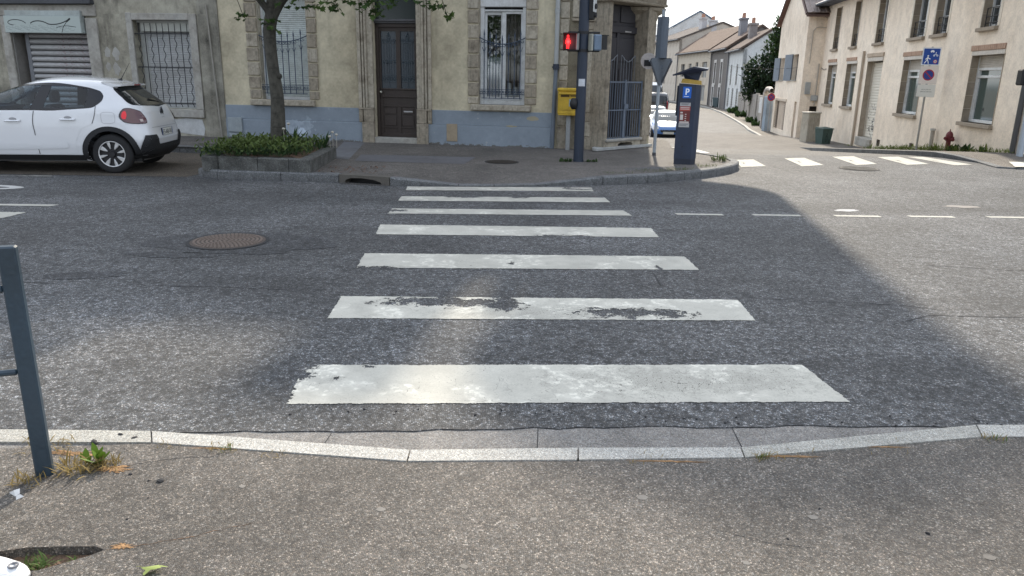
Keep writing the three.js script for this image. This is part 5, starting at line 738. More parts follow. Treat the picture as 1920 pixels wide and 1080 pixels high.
{
  const P = thing('stone_planter', 'low raised bed of grey stone blocks around the street tree', 'planter', { at: [0, 0, 0] });
  const yT = 0.34, y0 = 0.1, f = [[-4.72, -12.03], [-4.1, -11.95], [-3.5, -11.86], [-3.3, -11.8]], blk = (a, b, n0, n1) => mesh(P, 'stone_block', hull([[a, y0], [b, y0]].flatMap(([p]) => [[p[0], y0, p[1]], [p[0], yT - 0.02, p[1]]]).concat([[a[0] + n0[0] * 0.13, yT, a[1] + n0[1] * 0.13], [b[0] + n1[0] * 0.13, yT, b[1] + n1[1] * 0.13], [a[0] + n0[0] * 0.9, yT, a[1] + n0[1] * 0.9], [b[0] + n1[0] * 0.9, yT, b[1] + n1[1] * 0.9], [a[0] + n0[0] * 0.9, y0, a[1] + n0[1] * 0.9], [b[0] + n1[0] * 0.9, y0, b[1] + n1[1] * 0.9]])), PLBLOCK);
  const N = [0.02, -0.2];
  blk([-4.715, -12.03], [-4.075, -11.945], N, N); blk([-4.065, -11.943], [-3.56, -11.875], N, N); blk([-3.55, -11.873], [-3.2, -11.82], N, [-0.2, -0.12]);
  blk([-3.2, -11.83], [-3.24, -12.6], [-0.2, -0.1], [-0.2, 0]); blk([-3.24, -12.61], [-3.28, -13.35], [-0.2, 0], [-0.2, 0]); blk([-3.28, -13.36], [-3.32, -14.1], [-0.2, 0], [-0.2, 0]);
  const e = circlePts(-4.86, -12.25, 0.2, 0.22, 18); mesh(P, 'stone_block', hull(e.flatMap(([x, z]) => [[x, y0, z], [x, yT - 0.02, z]]).concat(e.map(([x, z]) => [-4.86 + (x + 4.86) * 0.9, yT, -12.25 + (z + 12.25) * 0.9]))), PLBLOCK);
  blk([-5.08, -13.4], [-5.05, -12.4], [0.2, 0], [0.2, 0]); blk([-5.1, -14.2], [-5.08, -13.42], [0.2, 0], [0.2, 0]); blk([-3.34, -14.2], [-5.1, -14.25], [0, 0.2], [0, 0.2]);
  mesh(P, 'soil', sheet([[-4.95, -12.2], [-3.38, -11.98], [-3.45, -14.1], [-4.95, -14.1]], (x, z) => 0.3 + 0.05 * fbm(x + 9, z + 20, 8, 3, 3), 0.15), SOIL);
  const r = rngOf(51), A = [], Bl = [], C = [];
  for (let i = 0; i < 1500; i++) { const x = rr(-5.0, -3.35, r), z = rr(-14.0, -12.0, r), d = clamp((-3.38 - x) * 1.6); if (fbm(x + 9, z + 20, 24, 2, 31) < 0.36 || r() > 0.2 + 0.8 * sm(0.1, 0.7, d) || (z > -12.3 && r() > 0.25 + 0.5 * d)) continue; const h = 0.33 + 0.1 * fbm(x + 9, z + 20, 16, 2, 9); if (r() < 0.55) { for (let k = 0; k < 3; k++) A.push([x, h - 0.04, z, rr(0.08, 0.13 + 0.24 * fbm(x + 9, z + 20, 12, 2, 41), r), r() * 6.3, rr(0.2, 1.2, r), 0]); } else for (let k = 0; k < 6; k++) Bl.push([x + rr(-0.08, 0.08, r), h + rr(0, 0.16, r), z + rr(-0.05, 0.05, r), rr(0.05, 0.09, r), r() * 6.3, rr(0.6, 1.5, r), 0]); }
  for (const [x, z, h] of [[-3.98, -13.4, 0.35], [-4.02, -13.35, 0.28], [-3.5, -13.6, 0.25], [-3.45, -13.8, 0.3], [-4.5, -13.6, 0.25], [-3.92, -13.5, 0.4]]) for (let k = 0; k < 14; k++) A.push([x, 0.3, z, h * rr(0.7, 1.2, r), r() * 6.3, rr(0.05, 0.5, r), 0]);
  const f1 = mesh(scene, 'bed_plants', scatter('blade', A), leafM(0.045, 0.085, 0.03)); tag(f1, 'dark green strap leaved plants filling the stone planter', 'plants', { kind: 'stuff' });
  const f2 = mesh(scene, 'ground_cover', scatter('oval', Bl), leafM(0.10, 0.14, 0.04)); tag(f2, 'small yellowish green leaves creeping over the planter soil', 'ground cover', { kind: 'stuff' });
  const fl = []; for (const [x, y, z] of [[-3.97, 0.78, -13.4], [-4.03, 0.7, -13.3], [-3.3, 0.62, -13.8], [-3.22, 0.58, -13.75], [-3.33, 0.55, -13.7]]) fl.push(new THREE.IcosahedronGeometry(0.03, 1).scale(1, 0.7, 1).translate(x, y, z), rod([x, 0.35, z], [x, y, z], 0.004, 4)); const fm = mesh(scene, 'garden_flowers', fl, tinted(0.5, 0.47, 0.4)); tag(fm, 'pale flowers on thin stems beside the tree trunk', 'flowers', { kind: 'stuff' });
  const L = []; for (let i = 0; i < 260; i++) { const t = r(); const x = t < 0.5 ? rr(-3.15, -2.2, r) : rr(-4.6, -3.4, r), z = t < 0.5 ? rr(-12.9, -11.9, r) : rr(-12.3, -11.98, r); L.push([x, (t < 0.5 ? 0.125 : 0.35), z, rr(0.03, 0.07, r), r() * 6.3, PI / 2 + rr(-0.3, 0.3, r), rr(-0.3, 0.3, r)]); }
  const lm = mesh(scene, 'dead_leaves', scatter('oval', L), tinted(0.16, 0.085, 0.055)); tag(lm, 'brown dead leaves lying round the planter and above the drain', 'leaf litter', { kind: 'stuff' });
}
{ // ivy covered tree in front of the white house
  const T = thing('ivy_tree', 'dark ivy smothered tree standing behind the garden wall', 'tree', { at: [19.7, gBase, -60.5] }), r = rngOf(71), A = [], Bq = [];
  mesh(T, 'trunk', limb([[0, 0, 0], [0.1, 2, 0], [0.3, 4.5, 0.1], [0.5, 7, 0]], [0.3, 0.25, 0.18, 0.05], 8), BARK);
  const blobs = [[-0.1, 3.4, 0, 2.1, 1.7, 1.8, 2800], [-0.9, 2.2, 0.3, 1.4, 1.2, 1.2, 1300], [1.2, 3.8, 0.2, 1.4, 1.6, 1.3, 900], [0.3, 1.3, 0.6, 1.7, 1.2, 1.0, 1300], [0.5, 5.2, 0, 1.15, 1.4, 1.0, 1100], [0.8, 6.9, -0.2, 0.9, 0.9, 0.8, 600], [1.4, 6.3, 0, 0.9, 0.7, 0.7, 260], [0.2, 6.2, 0, 0.6, 0.6, 0.5, 160]];
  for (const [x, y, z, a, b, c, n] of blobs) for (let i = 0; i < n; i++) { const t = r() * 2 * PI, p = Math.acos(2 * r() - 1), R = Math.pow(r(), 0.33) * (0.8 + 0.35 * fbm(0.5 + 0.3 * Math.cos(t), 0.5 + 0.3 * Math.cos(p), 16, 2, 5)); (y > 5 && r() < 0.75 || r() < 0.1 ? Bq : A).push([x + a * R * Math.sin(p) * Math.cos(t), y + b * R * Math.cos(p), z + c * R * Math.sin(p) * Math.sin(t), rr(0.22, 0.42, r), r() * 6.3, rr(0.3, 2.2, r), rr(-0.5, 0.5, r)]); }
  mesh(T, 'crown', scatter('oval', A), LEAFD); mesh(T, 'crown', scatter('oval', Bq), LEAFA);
}
{ // trees across the street, behind the camera, that the windows mirror
  const T0 = scene.children.find((o) => o.name === 'street_tree');
  for (const [x, z, t, lab] of [[-9.5, 5.0, 1.0, 'street tree behind the photographer, mirrored in the curtained window'], [-6.5, 6.5, 2.4, 'street tree behind the photographer on the side of the parked car']]) { const c = copyOf(T0, lab); c.position.set(x, -0.3, z); c.rotation.y = t; }
}
function weeds(name, label, spots, m, kind = 'blade', seed = 5) {
  const r = rngOf(seed), A = []; for (const [x, y, z, n, s, h] of spots) for (let i = 0; i < n; i++) A.push([x + rr(-s, s, r), y, z + rr(-s, s, r) * 0.6, h * rr(0.5, 1.2, r), r() * 6.3, rr(0.1, 1.2, r), 0]);
  const o = mesh(scene, name, scatter(kind, A), m); return tag(o, label, 'weeds', { kind: 'stuff' });
}
const WG = leafM(0.09, 0.14, 0.035), WY = leafM(0.26, 0.19, 0.07), WD = leafM(0.05, 0.09, 0.03);
{
  weeds('dry_grass', 'dry yellow grass tuft at the foot of the barrier post', [[-1.83, 0, -2.86, 90, 0.09, 0.07], [-1.75, 0, -2.9, 70, 0.07, 0.05], [-1.97, 0, -2.75, 50, 0.07, 0.05], [-2.1, 0, -3.05, 60, 0.12, 0.05]], WY, 'blade', 3);
  weeds('weed_clump', 'green weed with upright leaves beside the barrier post', [[-1.8, 0, -2.93, 7, 0.03, 0.08], [-1.83, 0, -2.93, 6, 0.03, 0.06], [-1.78, 0, -2.92, 4, 0.02, 0.10]], leafM(0.13, 0.22, 0.03), 'oval', 9);
  weeds('weed_clump', 'small green weeds growing in the hole of the near pavement', [[-1.66, -0.04, -2.26, 60, 0.045, 0.045], [-1.64, -0.04, -2.25, 30, 0.03, 0.06], [-1.53, -0.04, -2.28, 14, 0.01, 0.04]], leafM(0.10, 0.16, 0.045), 'blade', 13);
  weeds('kerb_weeds', 'thin dry weeds in the joint behind the near kerb', [[-1.55, 0, -3.08, 22, 0.06, 0.03], [-1.3, 0, -3.06, 30, 0.07, 0.035], [-1.05, 0, -3.01, 16, 0.05, 0.03], [0.62, 0, -3.03, 30, 0.09, 0.025], [1.16, 0, -3.07, 30, 0.05, 0.04], [1.3, 0, -3.1, 26, 0.1, 0.03], [2.33, 0, -3.3, 26, 0.05, 0.035], [1.8, 0, -3.2, 30, 0.14, 0.02]], WY, 'blade', 15);
  weeds('kerb_weeds', 'green tufts in the joint behind the near kerb', [[-1.28, 0, -3.05, 10, 0.03, 0.04], [1.15, 0, -3.06, 14, 0.03, 0.045], [2.34, 0, -3.3, 12, 0.05, 0.04]], WG, 'blade', 16);
  weeds('pole_weeds', 'flat weeds round the foot of the dark signal pole', [[0.95, 0.12, -14.2, 60, 0.12, 0.07], [1.45, 0.12, -14.25, 40, 0.1, 0.06]], WD, 'oval', 17);
  weeds('corner_weeds', 'weeds and moss along the kerb below the parking meter', [[1.75, 0.12, -12.6, 70, 0.25, 0.05], [2.4, 0.12, -12.95, 90, 0.3, 0.06], [2.9, 0.12, -13.2, 110, 0.25, 0.07], [3.5, 0.12, -13.75, 70, 0.16, 0.08], [4.0, 0.12, -14.75, 80, 0.13, 0.16], [4.15, 0.12, -15.1, 40, 0.08, 0.12]], leafM(0.10, 0.13, 0.045), 'blade', 19);
  const sp = []; for (let u = -2; u < 16; u += 0.35) { if (u > 9 && u < 10.9) continue; const d = 0.1 + 0.12 * hash(u * 9 | 0, 1, 1), x = 12.19 + rDir[0] * u - 0.98 * d, z = -20 + rDir[1] * u - 0.14 * d, k = 0.4 + hash(u * 7 | 0, 3, 2); sp.push([x, gy(z) + 0.1, z, 40 * k | 0, 0.16, 0.12 + 0.14 * hash(u * 5 | 0, 2, 2)]); }
  weeds('wall_weeds', 'bright green weeds along the foot of the cream house', sp, leafM(0.16, 0.2, 0.05), 'blade', 21);
  weeds('wall_shrub', 'leafy dark green weed beside the red hydrant', [[12.25, gy(-21.3) + 0.1, -21.25, 34, 0.16, 0.22], [11.95, gy(-20.2) + 0.1, -20.2, 14, 0.1, 0.24], [11.85, gy(-19.2) + 0.1, -19.2, 10, 0.1, 0.16]], WD, 'oval', 22);
  weeds('far_weeds', 'green weeds at the foot of the garden wall', [[15.9, gBase + 0.1, -50.5, 60, 0.3, 0.35], [17, gBase + 0.1, -55, 60, 0.4, 0.4], [18.6, gBase + 0.1, -63, 70, 0.5, 0.5], [19.9, gBase + 0.1, -70, 70, 0.5, 0.6], [13.2, gy(-34.8) + 0.1, -34.3, 40, 0.3, 0.3]], WD, 'oval', 23);
}

// ---------------------------------------------------------------- cars
const interp = (tab, y) => { if (y <= tab[0][0]) return tab[0][1]; for (let i = 1; i < tab.length; i++) if (y <= tab[i][0]) { const t = (y - tab[i - 1][0]) / (tab[i][0] - tab[i - 1][0]); return tab[i - 1][1] + (tab[i][1] - tab[i - 1][1]) * t; } return tab[tab.length - 1][1]; };
const inPoly = (p, x, y) => { let c = false; for (let i = 0, j = p.length - 1; i < p.length; j = i++) if ((p[i][1] > y) !== (p[j][1] > y) && x < (p[j][0] - p[i][0]) * (y - p[i][1]) / (p[j][1] - p[i][1]) + p[i][0]) c = !c; return c; };
function carBuilder(S) {                     // S: xr, xf, wb tables over height; n: corner exponent. local +x is the rear
  const R = { };
  const a = (y) => (interp(S.xr, y) - interp(S.xf, y)) / 2, xc = (y) => (interp(S.xr, y) + interp(S.xf, y)) / 2, n = (y) => interp(S.n, y), wb = (y) => interp(S.wb, y);
  R.pt = (t0, y) => { let t = ((t0 % 4) + 4) % 4, sz = 1; if (t > 2) { t = 4 - t; sz = -1; } let sx = 1; if (t > 1) { t = 2 - t; sx = -1; } const N = n(y), q = Math.pow(0.5, 1 / N); let zf, xf; if (t < 0.3) { zf = q * t / 0.3; xf = Math.pow(1 - Math.pow(zf, N), 1 / N); } else { xf = q * (1 - (t - 0.3) / 0.7); zf = Math.pow(1 - Math.pow(xf, N), 1 / N); } return [sx * xf, sz * zf]; };
  R.side = (x, y) => { const t = Math.min(1, Math.abs((x - xc(y)) / a(y))); return wb(y) * Math.pow(Math.max(0, 1 - Math.pow(t, n(y))), 1 / n(y)); };
  R.end = (z, y, s = 1) => { const t = Math.min(1, Math.abs(z) / wb(y)); return xc(y) + s * a(y) * Math.pow(Math.max(0, 1 - Math.pow(t, n(y))), 1 / n(y)); };
  R.polar = (t, y, off = 0) => { const [c, s] = R.pt(t, y); return V3(xc(y) + (a(y) + off) * c, y, (wb(y) + off) * s); };
  R.body = (rows, cols, cut) => {
    const pos = [], idx = [], ys = []; const top = S.top, bot = S.bottom;
    for (let j = 0; j <= rows; j++) { const t = j / rows; ys.push(bot + (top - bot) * (t < 0.85 ? t / 0.85 * 0.9 : 0.9 + 0.1 * (1 - Math.pow(1 - (t - 0.85) / 0.15, 2)))); }
    ys.forEach((y, j) => { for (let i = 0; i <= cols; i++) { const p = R.polar(i / cols * 4, y); pos.push(p.x, p.y, p.z); } });
    const cx = V3(); for (let j = 1; j <= rows; j++) for (let i = 1; i <= cols; i++) { const k = j * (cols + 1) + i, q = [k - 1, k, k - cols - 2, k - cols - 1]; cx.set(0, 0, 0); for (const v of q) cx.add(V3(pos[3 * v], pos[3 * v + 1], pos[3 * v + 2])); cx.multiplyScalar(0.25); if (cut && cut(cx)) continue; idx.push(k - 1, k - cols - 2, k, k, k - cols - 2, k - cols - 1); }
    const g = new THREE.BufferGeometry(); g.setAttribute('position', new THREE.Float32BufferAttribute(pos, 3)); g.setIndex(idx); g.computeVertexNormals(); return g;
  };
  const tess = (pts, holes, e) => { const s = poly(pts); for (const h of holes) s.holes.push(poly(h)); return new TessellateModifier(e, 6).modify(new THREE.ShapeGeometry(s).toNonIndexed()); };
  const fin = (g) => { g.deleteAttribute('normal'); g.deleteAttribute('uv'); g = mergeVertices(g, 1e-4); g.computeVertexNormals(); return g; };
  R.sidePatch = (pts, off, sgn = 1, holes = [], e = 0.09) => { const g = tess(pts, holes, e), p = g.attributes.position; for (let i = 0; i < p.count; i++) { const x = p.getX(i), y = p.getY(i); p.setXYZ(i, x, y, sgn * (R.side(x, y) + off)); } return fin(g); };
  R.endPatch = (pts, off, s = 1, holes = [], e = 0.08) => { const g = tess(pts, holes, e), p = g.attributes.position; for (let i = 0; i < p.count; i++) { const z = p.getX(i), y = p.getY(i); p.setXYZ(i, R.end(z, y, s) + s * off, y, z); } return fin(g); };
  R.wrapPatch = (pts, off, e = 0.08) => { const g = tess(pts, [], e), p = g.attributes.position; for (let i = 0; i < p.count; i++) { const v = R.polar(p.getX(i), p.getY(i), off); p.setXYZ(i, v.x, v.y, v.z); } return fin(g); };
  return R;
}
const smoothPoly = (pts, n = 6) => { const c = new THREE.CatmullRomCurve3(pts.map(([x, y]) => V3(x, y, 0)), true, 'catmullrom', 0.35); return c.getPoints(pts.length * n).slice(0, -1).map((p) => [p.x, p.y]); };
const smoothLine = (pts, n = 6) => new THREE.CatmullRomCurve3(pts.map(([x, y]) => V3(x, y, 0))).getPoints(pts.length * n).map((p) => [p.x, p.y]);
const scalePoly = (pts, k, d = 0) => { const cx = pts.reduce((s, p) => s + p[0], 0) / pts.length, cy = pts.reduce((s, p) => s + p[1], 0) / pts.length; return pts.map(([x, y]) => { const l = Math.hypot(x - cx, y - cy); return [cx + (x - cx) * (k + d / l), cy + (y - cy) * (k + d / l)]; }); };
const TYRE = mat(0.018, 0.018, 0.019, 0.85), CLAD = tinted(0.02, 0.021, 0.024, 0.7), CGLASS = mat(0.52, 0.6, 0.64, 0.02, { physical: true, transmission: 1, thickness: 0, ior: 1.5 });
function wheel(parent, x, z, r, side, fancy) {
  const W = grp(parent, 'wheel'), w = 0.19; W.position.set(x, r, z);
  mesh(W, 'tyre', new THREE.LatheGeometry([[r * 0.62, -w / 2], [r * 0.9, -w / 2], [r * 0.98, -w / 2 + 0.03], [r, -w / 4], [r, w / 4], [r * 0.98, w / 2 - 0.03], [r * 0.9, w / 2], [r * 0.66, w / 2], [r * 0.64, w / 2 - 0.02]].map(([a, b]) => V2(a, b)), 44).rotateX(PI / 2), TYRE);
  const zf = side * (w / 2 - 0.02), rim = [];
  mesh(W, 'hub', [new THREE.CylinderGeometry(r * 0.64, r * 0.64, 0.02, 36).rotateX(PI / 2).translate(0, 0, zf - side * 0.03), new THREE.CylinderGeometry(r * 0.14, r * 0.17, 0.03, 20).rotateX(PI / 2).translate(0, 0, zf)], mat(0.015, 0.015, 0.017, 0.5));
  if (fancy) for (let k = 0; k < 8; k++) { const a = k / 8 * 2 * PI + 0.25, wd = 0.13 + 0.05 * (k % 2); const pts = [[0.26, -wd * 0.25], [0.45, -wd * 0.75], [0.635, -wd * 1.0], [0.635, wd * 1.0], [0.45, wd * 0.75], [0.26, wd * 0.25]].map(([q, t]) => { const an = a + t / Math.max(0.35, q) * 0.62; return [q * r * Math.cos(an), q * r * Math.sin(an)]; }); rim.push(slab(pts, 0.03, [], 0.006).translate(0, 0, side > 0 ? zf + 0.012 : zf + 0.018)); }
  else for (let k = 0; k < 10; k++) { const a = k / 10 * 2 * PI; rim.push(rod([0, 0, zf], [r * 0.62 * Math.cos(a), r * 0.62 * Math.sin(a), zf], 0.02, 5)); }
  rim.push(new THREE.TorusGeometry(r * 0.645, 0.012, 8, 40).translate(0, 0, zf + side * 0.01));
  mesh(W, 'rim', rim, mat(0.62, 0.62, 0.62, 0.3, { metalness: 0.6 })); return W;
}
function seats(C, x0, w) { const s = []; for (const x of [x0, x0 - 1.0]) for (const z of [-w, w]) s.push(cbx(x - 0.5, x, 0.4, 0.55, z - 0.25, z + 0.25, 0.05), cbx(x - 0.02, x + 0.14, 0.5, 1.05, z - 0.25, z + 0.25, 0.05), cbx(x + 0.02, x + 0.13, 1.08, 1.28, z - 0.12, z + 0.12, 0.04)); mesh(C, 'seats', s, tinted(0.05, 0.055, 0.06)); }
{
  const C = thing('hatchback', 'white five door hatchback with black cladding parked at the left edge', 'car', { at: [0, 0, 0], turn: 6 * PI / 180 });
  const a6 = 6 * PI / 180; C.position.set(-6.6 - Math.sin(a6) * 0.84, 0, -12.3 - Math.cos(a6) * 0.84);
  const S = { bottom: 0.2, top: 1.53,
    xr: [[0.2, 0.5], [0.28, 0.6], [0.36, 0.66], [0.55, 0.68], [0.62, 0.665], [0.7, 0.65], [0.85, 0.63], [0.98, 0.6], [1.08, 0.55], [1.12, 0.5], [1.2, 0.41], [1.3, 0.29], [1.38, 0.19], [1.45, 0.08], [1.5, -0.12], [1.53, -0.5]],
    xf: [[0.2, -3.1], [0.35, -3.33], [0.6, -3.34], [0.75, -3.28], [0.88, -3.05], [0.95, -2.65], [1.0, -2.4], [1.05, -2.2], [1.2, -1.9], [1.35, -1.5], [1.44, -1.25], [1.5, -1.0], [1.53, -0.7]],
    wb: [[0.2, 0.78], [0.3, 0.85], [0.45, 0.875], [0.62, 0.875], [0.8, 0.87], [0.95, 0.855], [1.02, 0.835], [1.08, 0.8], [1.2, 0.735], [1.32, 0.665], [1.38, 0.635], [1.43, 0.59], [1.47, 0.52], [1.505, 0.38], [1.52, 0.25], [1.53, 0.1]],
    n: [[0.2, 6], [0.5, 9], [0.65, 8.5], [0.8, 7], [0.95, 5.5], [1.1, 5], [1.3, 4.5], [1.53, 3]] };
  const K = carBuilder(S), PAINT = mat(0.71, 0.72, 0.74, 0.25, { physical: true, clearcoat: 1, clearcoatRoughness: 0.04 }), TRIM = mat(0.01, 0.01, 0.012, 0.18, { physical: true }), wz = 0.755;
  const win = smoothPoly([[-2.12, 1.03], [-1.6, 1.0], [-0.95, 1.02], [-0.4, 1.04], [-0.2, 1.06], [-0.08, 1.15], [-0.06, 1.23], [-0.12, 1.3], [-0.3, 1.35], [-0.6, 1.385], [-1.0, 1.395], [-1.3, 1.37], [-1.6, 1.29]]);
  const rw = smoothPoly([[-0.5, 1.085], [0, 1.075], [0.5, 1.085], [0.65, 1.1], [0.62, 1.2], [0.5, 1.365], [0, 1.375], [-0.5, 1.365], [-0.62, 1.2], [-0.65, 1.1]]), ws = smoothPoly([[-0.62, 1.06], [0, 1.05], [0.62, 1.06], [0.52, 1.38], [0, 1.42], [-0.52, 1.38]]);
  const wheelX = [0.05, -2.49], arch = (x, y) => wheelX.some((w) => Math.hypot(x - w, y - 0.33) < 0.37);
  mesh(C, 'body', K.body(88, 320, (p) => (arch(p.x, p.y) && Math.abs(p.z) > 0.5) || (inPoly(win, p.x, p.y) && Math.abs(p.z) > 0.4) || (p.x > 0 && p.y > 1.06 && inPoly(rw, p.z, p.y)) || (p.x < -1 && p.y > 1.03 && inPoly(ws, p.z, p.y))), PAINT);
  const BP = [[-0.92, 1.0], [-0.8, 1.42], [-0.96, 1.42], [-1.12, 1.0]], QP = smoothPoly([[-0.3, 1.04], [-0.18, 1.06], [-0.07, 1.15], [-0.05, 1.23], [-0.11, 1.31], [-0.26, 1.345], [-0.27, 1.2]], 4);
  for (const s of [1, -1]) {
    const wg = grp(C, 'side_window'); mesh(wg, 'glass', K.sidePatch(scalePoly(win, 1, -0.005), -0.004, s), CGLASS); mesh(wg, 'trim', K.sidePatch(scalePoly(win, 1, 0.03), 0.003, s, [scalePoly(win, 1, -0.022)]), TRIM);
    mesh(wg, 'door_pillar', K.sidePatch([[-0.93, 1.01], [-0.82, 1.39], [-0.98, 1.395], [-1.12, 1.01]], 0.001, s), TRIM); mesh(wg, 'quarter_panel', K.sidePatch(QP, 0.001, s), TRIM);
    for (const [w, nm] of [[wheelX[0], 'rear'], [wheelX[1], 'front']]) { const o = [], q = []; for (let i = 0; i <= 30; i++) { const t = -0.35 + (PI + 0.7) * i / 30; o.push([w + 0.44 * Math.cos(t), 0.33 + 0.43 * Math.sin(t)]); q.unshift([w + 0.355 * Math.cos(t), 0.33 + 0.355 * Math.sin(t)]); } mesh(C, 'wheel_arch', K.sidePatch([...o.filter((p) => p[1] > 0.205), ...q.filter((p) => p[1] > 0.205)], 0.014, s), CLAD); }
    mesh(C, 'sill', K.sidePatch([[-2.08, 0.205], [-0.36, 0.205], [-0.38, 0.3], [-2.06, 0.3]], 0.012, s), CLAD);
    const door = (pts, hx, hy, line) => { const d = grp(C, 'door'), P = smoothPoly(pts, 5); mesh(d, 'panel', K.sidePatch(P, 0.003, s), PAINT); const rib = (w) => line.map(([x, y]) => [x + w, y]); mesh(d, 'shut_line', K.sidePatch([...smoothLine(rib(-0.0045)), ...smoothLine(rib(0.0045)).reverse()], 0.0052, s, [], 0.05), BLACK); const zz = s * (K.side(hx, hy) + 0.012); mesh(d, 'handle', [hull([[hx - 0.13, hy - 0.012, zz], [hx + 0.12, hy - 0.01, zz], [hx - 0.12, hy + 0.018, zz], [hx + 0.12, hy + 0.02, zz], [hx - 0.1, hy, zz + s * 0.035], [hx + 0.1, hy, zz + s * 0.035]])], PAINT); mesh(d, 'handle_cup', new THREE.SphereGeometry(0.055, 12, 8).scale(1, 0.5, 0.18).translate(hx, hy + 0.03, zz - s * 0.004), mat(0.3, 0.3, 0.31, 0.5)); };
    door([[-0.99, 0.985], [-0.3, 1.0], [-0.16, 0.99], [-0.19, 0.8], [-0.36, 0.72], [-0.47, 0.5], [-0.48, 0.33], [-0.7, 0.315], [-1.03, 0.315], [-1.05, 0.6], [-1.07, 0.8], [-1.05, 0.95]], -0.55, 0.86, [[-0.13, 1.07], [-0.14, 0.95], [-0.19, 0.8]]);
    door([[-1.1, 0.97], [-1.6, 0.96], [-2.05, 0.97], [-2.1, 0.7], [-2.05, 0.4], [-1.9, 0.315], [-1.5, 0.315], [-1.08, 0.315], [-1.07, 0.5], [-1.1, 0.75]], -1.38, 0.83, [[-1.06, 0.99], [-1.085, 0.83], [-1.07, 0.62], [-1.05, 0.31]]);
    mesh(C, 'bump_strip', K.sidePatch(smoothPoly([[-2.0, 0.6], [-1.2, 0.61], [-0.8, 0.6], [-0.62, 0.53], [-0.58, 0.43], [-0.7, 0.4], [-1.3, 0.39], [-2.0, 0.39]], 4), 0.010, s), PAINT);
    if (s > 0) mesh(C, 'fuel_flap', K.sidePatch(smoothPoly([[-0.04, 0.97], [0.14, 0.97], [0.15, 0.82], [-0.03, 0.81]], 6), 0.003, s, [scalePoly(smoothPoly([[-0.04, 0.97], [0.14, 0.97], [0.15, 0.82], [-0.03, 0.81]], 6), 1, -0.005)]), mat(0.35, 0.35, 0.36, 0.5));
    mesh(C, 'mirror', hull([[-1.95, 0.98, s * 0.86], [-1.8, 0.98, s * 0.86], [-1.95, 1.12, s * 1.0], [-1.8, 1.1, s * 1.0], [-1.93, 1.0, s * 1.03], [-1.8, 1.0, s * 1.02], [-1.9, 1.14, s * 0.9]]), PAINT);
    // lights: red oval that wraps the corner
    const tl = smoothPoly([[0.262, 0.815], [0.32, 0.81], [0.365, 0.835], [0.39, 0.91], [0.388, 0.985], [0.36, 1.035], [0.31, 1.035], [0.275, 0.99], [0.258, 0.9]], 5).map(([t, y]) => [s * t, y]);
    const lg = grp(C, 'tail_light'); mesh(lg, 'lens', K.wrapPatch(tl, 0.018, 0.02), mat(0.075, 0.006, 0.009, 0.12, { physical: true, clearcoat: 1 }));
    mesh(lg, 'bezel', K.wrapPatch(scalePoly(tl, 1.07), 0.008, 0.02), TRIM);
    mesh(lg, 'inner_lamp', K.wrapPatch(smoothPoly([[0.355, 0.875], [0.375, 0.885], [0.382, 0.93], [0.378, 0.985], [0.358, 1.0], [0.347, 0.94]], 4).map(([t, y]) => [s * t, y]), 0.021, 0.02), mat(0.6, 0.02, 0.03, 0.15, { physical: true, emissive: new THREE.Color().setRGB(0.12, 0.004, 0.006) }));
    mesh(lg, 'reverse_lamp', K.wrapPatch([[0.275, 0.835], [0.287, 0.835], [0.287, 0.875], [0.275, 0.875]].map(([t, y]) => [s * t, y]), 0.02, 0.02), mat(0.5, 0.42, 0.38, 0.2));
    const hl = smoothPoly([[1.64, 0.68], [1.71, 0.66], [1.78, 0.72], [1.75, 0.8], [1.68, 0.82], [1.62, 0.76]], 4).map(([t, y]) => [s * t, y]); mesh(C, 'headlight', K.wrapPatch(hl, 0.008), mat(0.6, 0.62, 0.64, 0.1, { physical: true }));
  }
  mesh(C, 'rear_window', K.endPatch(rw, 0.0), mat(0.05, 0.06, 0.065, 0.03, { physical: true, transmission: 0.6, thickness: 0 })); mesh(C, 'rear_window_trim', K.endPatch(scalePoly(rw, 1, 0.025), 0.003, 1, [scalePoly(rw, 1, -0.02)]), TRIM);
  mesh(C, 'windscreen', K.endPatch(ws, 0.0, -1), CGLASS);
  const spo = []; for (let i = 0; i <= 14; i++) { const z = -0.56 + 1.12 * i / 14, q = 1 - Math.pow(Math.abs(z) / 0.6, 4) * 0.5; spo.push([-0.1, 1.47 - 0.08 * (1 - q), z], [0.1 + 0.16 * q, 1.415 - 0.03 * (1 - q), z], [0.1 + 0.16 * q, 1.39 - 0.03 * (1 - q), z], [0.05, 1.37, z]); }
  mesh(C, 'spoiler', hull(spo), PAINT); mesh(C, 'brake_light', bx(0.255, 0.266, 1.392, 1.41, -0.13, 0.13), mat(0.25, 0.01, 0.015, 0.2));
  // bumper: black band with horns at the corners
  const bp = []; for (let i = 0; i <= 80; i++) { const t = -0.36 + 0.72 * i / 80, k = Math.abs(t); bp.push([t, k < 0.165 ? 0.455 : k < 0.287 ? 0.455 + 0.165 * sm(0.165, 0.2, k) : 0.62 - 0.33 * sm(0.287, 0.32, k)]); }
  mesh(C, 'rear_bumper', K.wrapPatch([...bp, [0.36, 0.215], [-0.36, 0.215]], 0.018, 0.02), CLAD);
  mesh(C, 'tailgate_line', K.endPatch([[-0.6, 0.728], [0.6, 0.728], [0.6, 0.735], [-0.6, 0.735]], 0.004), mat(0.2, 0.2, 0.21, 0.6));
  const plate = canvasTex(512, 112, (x, w, h) => { x.fillStyle = '#d9d9d2'; x.fillRect(0, 0, w, h); x.fillStyle = '#33508f'; x.fillRect(0, 0, 30, h); x.fillRect(w - 30, 0, 30, h); x.fillStyle = '#15161a'; x.font = 'bold 112px sans-serif'; x.textAlign = 'center'; x.textBaseline = 'middle'; x.fillText('FS-448-NE', w / 2, h / 2 + 6, 440); });
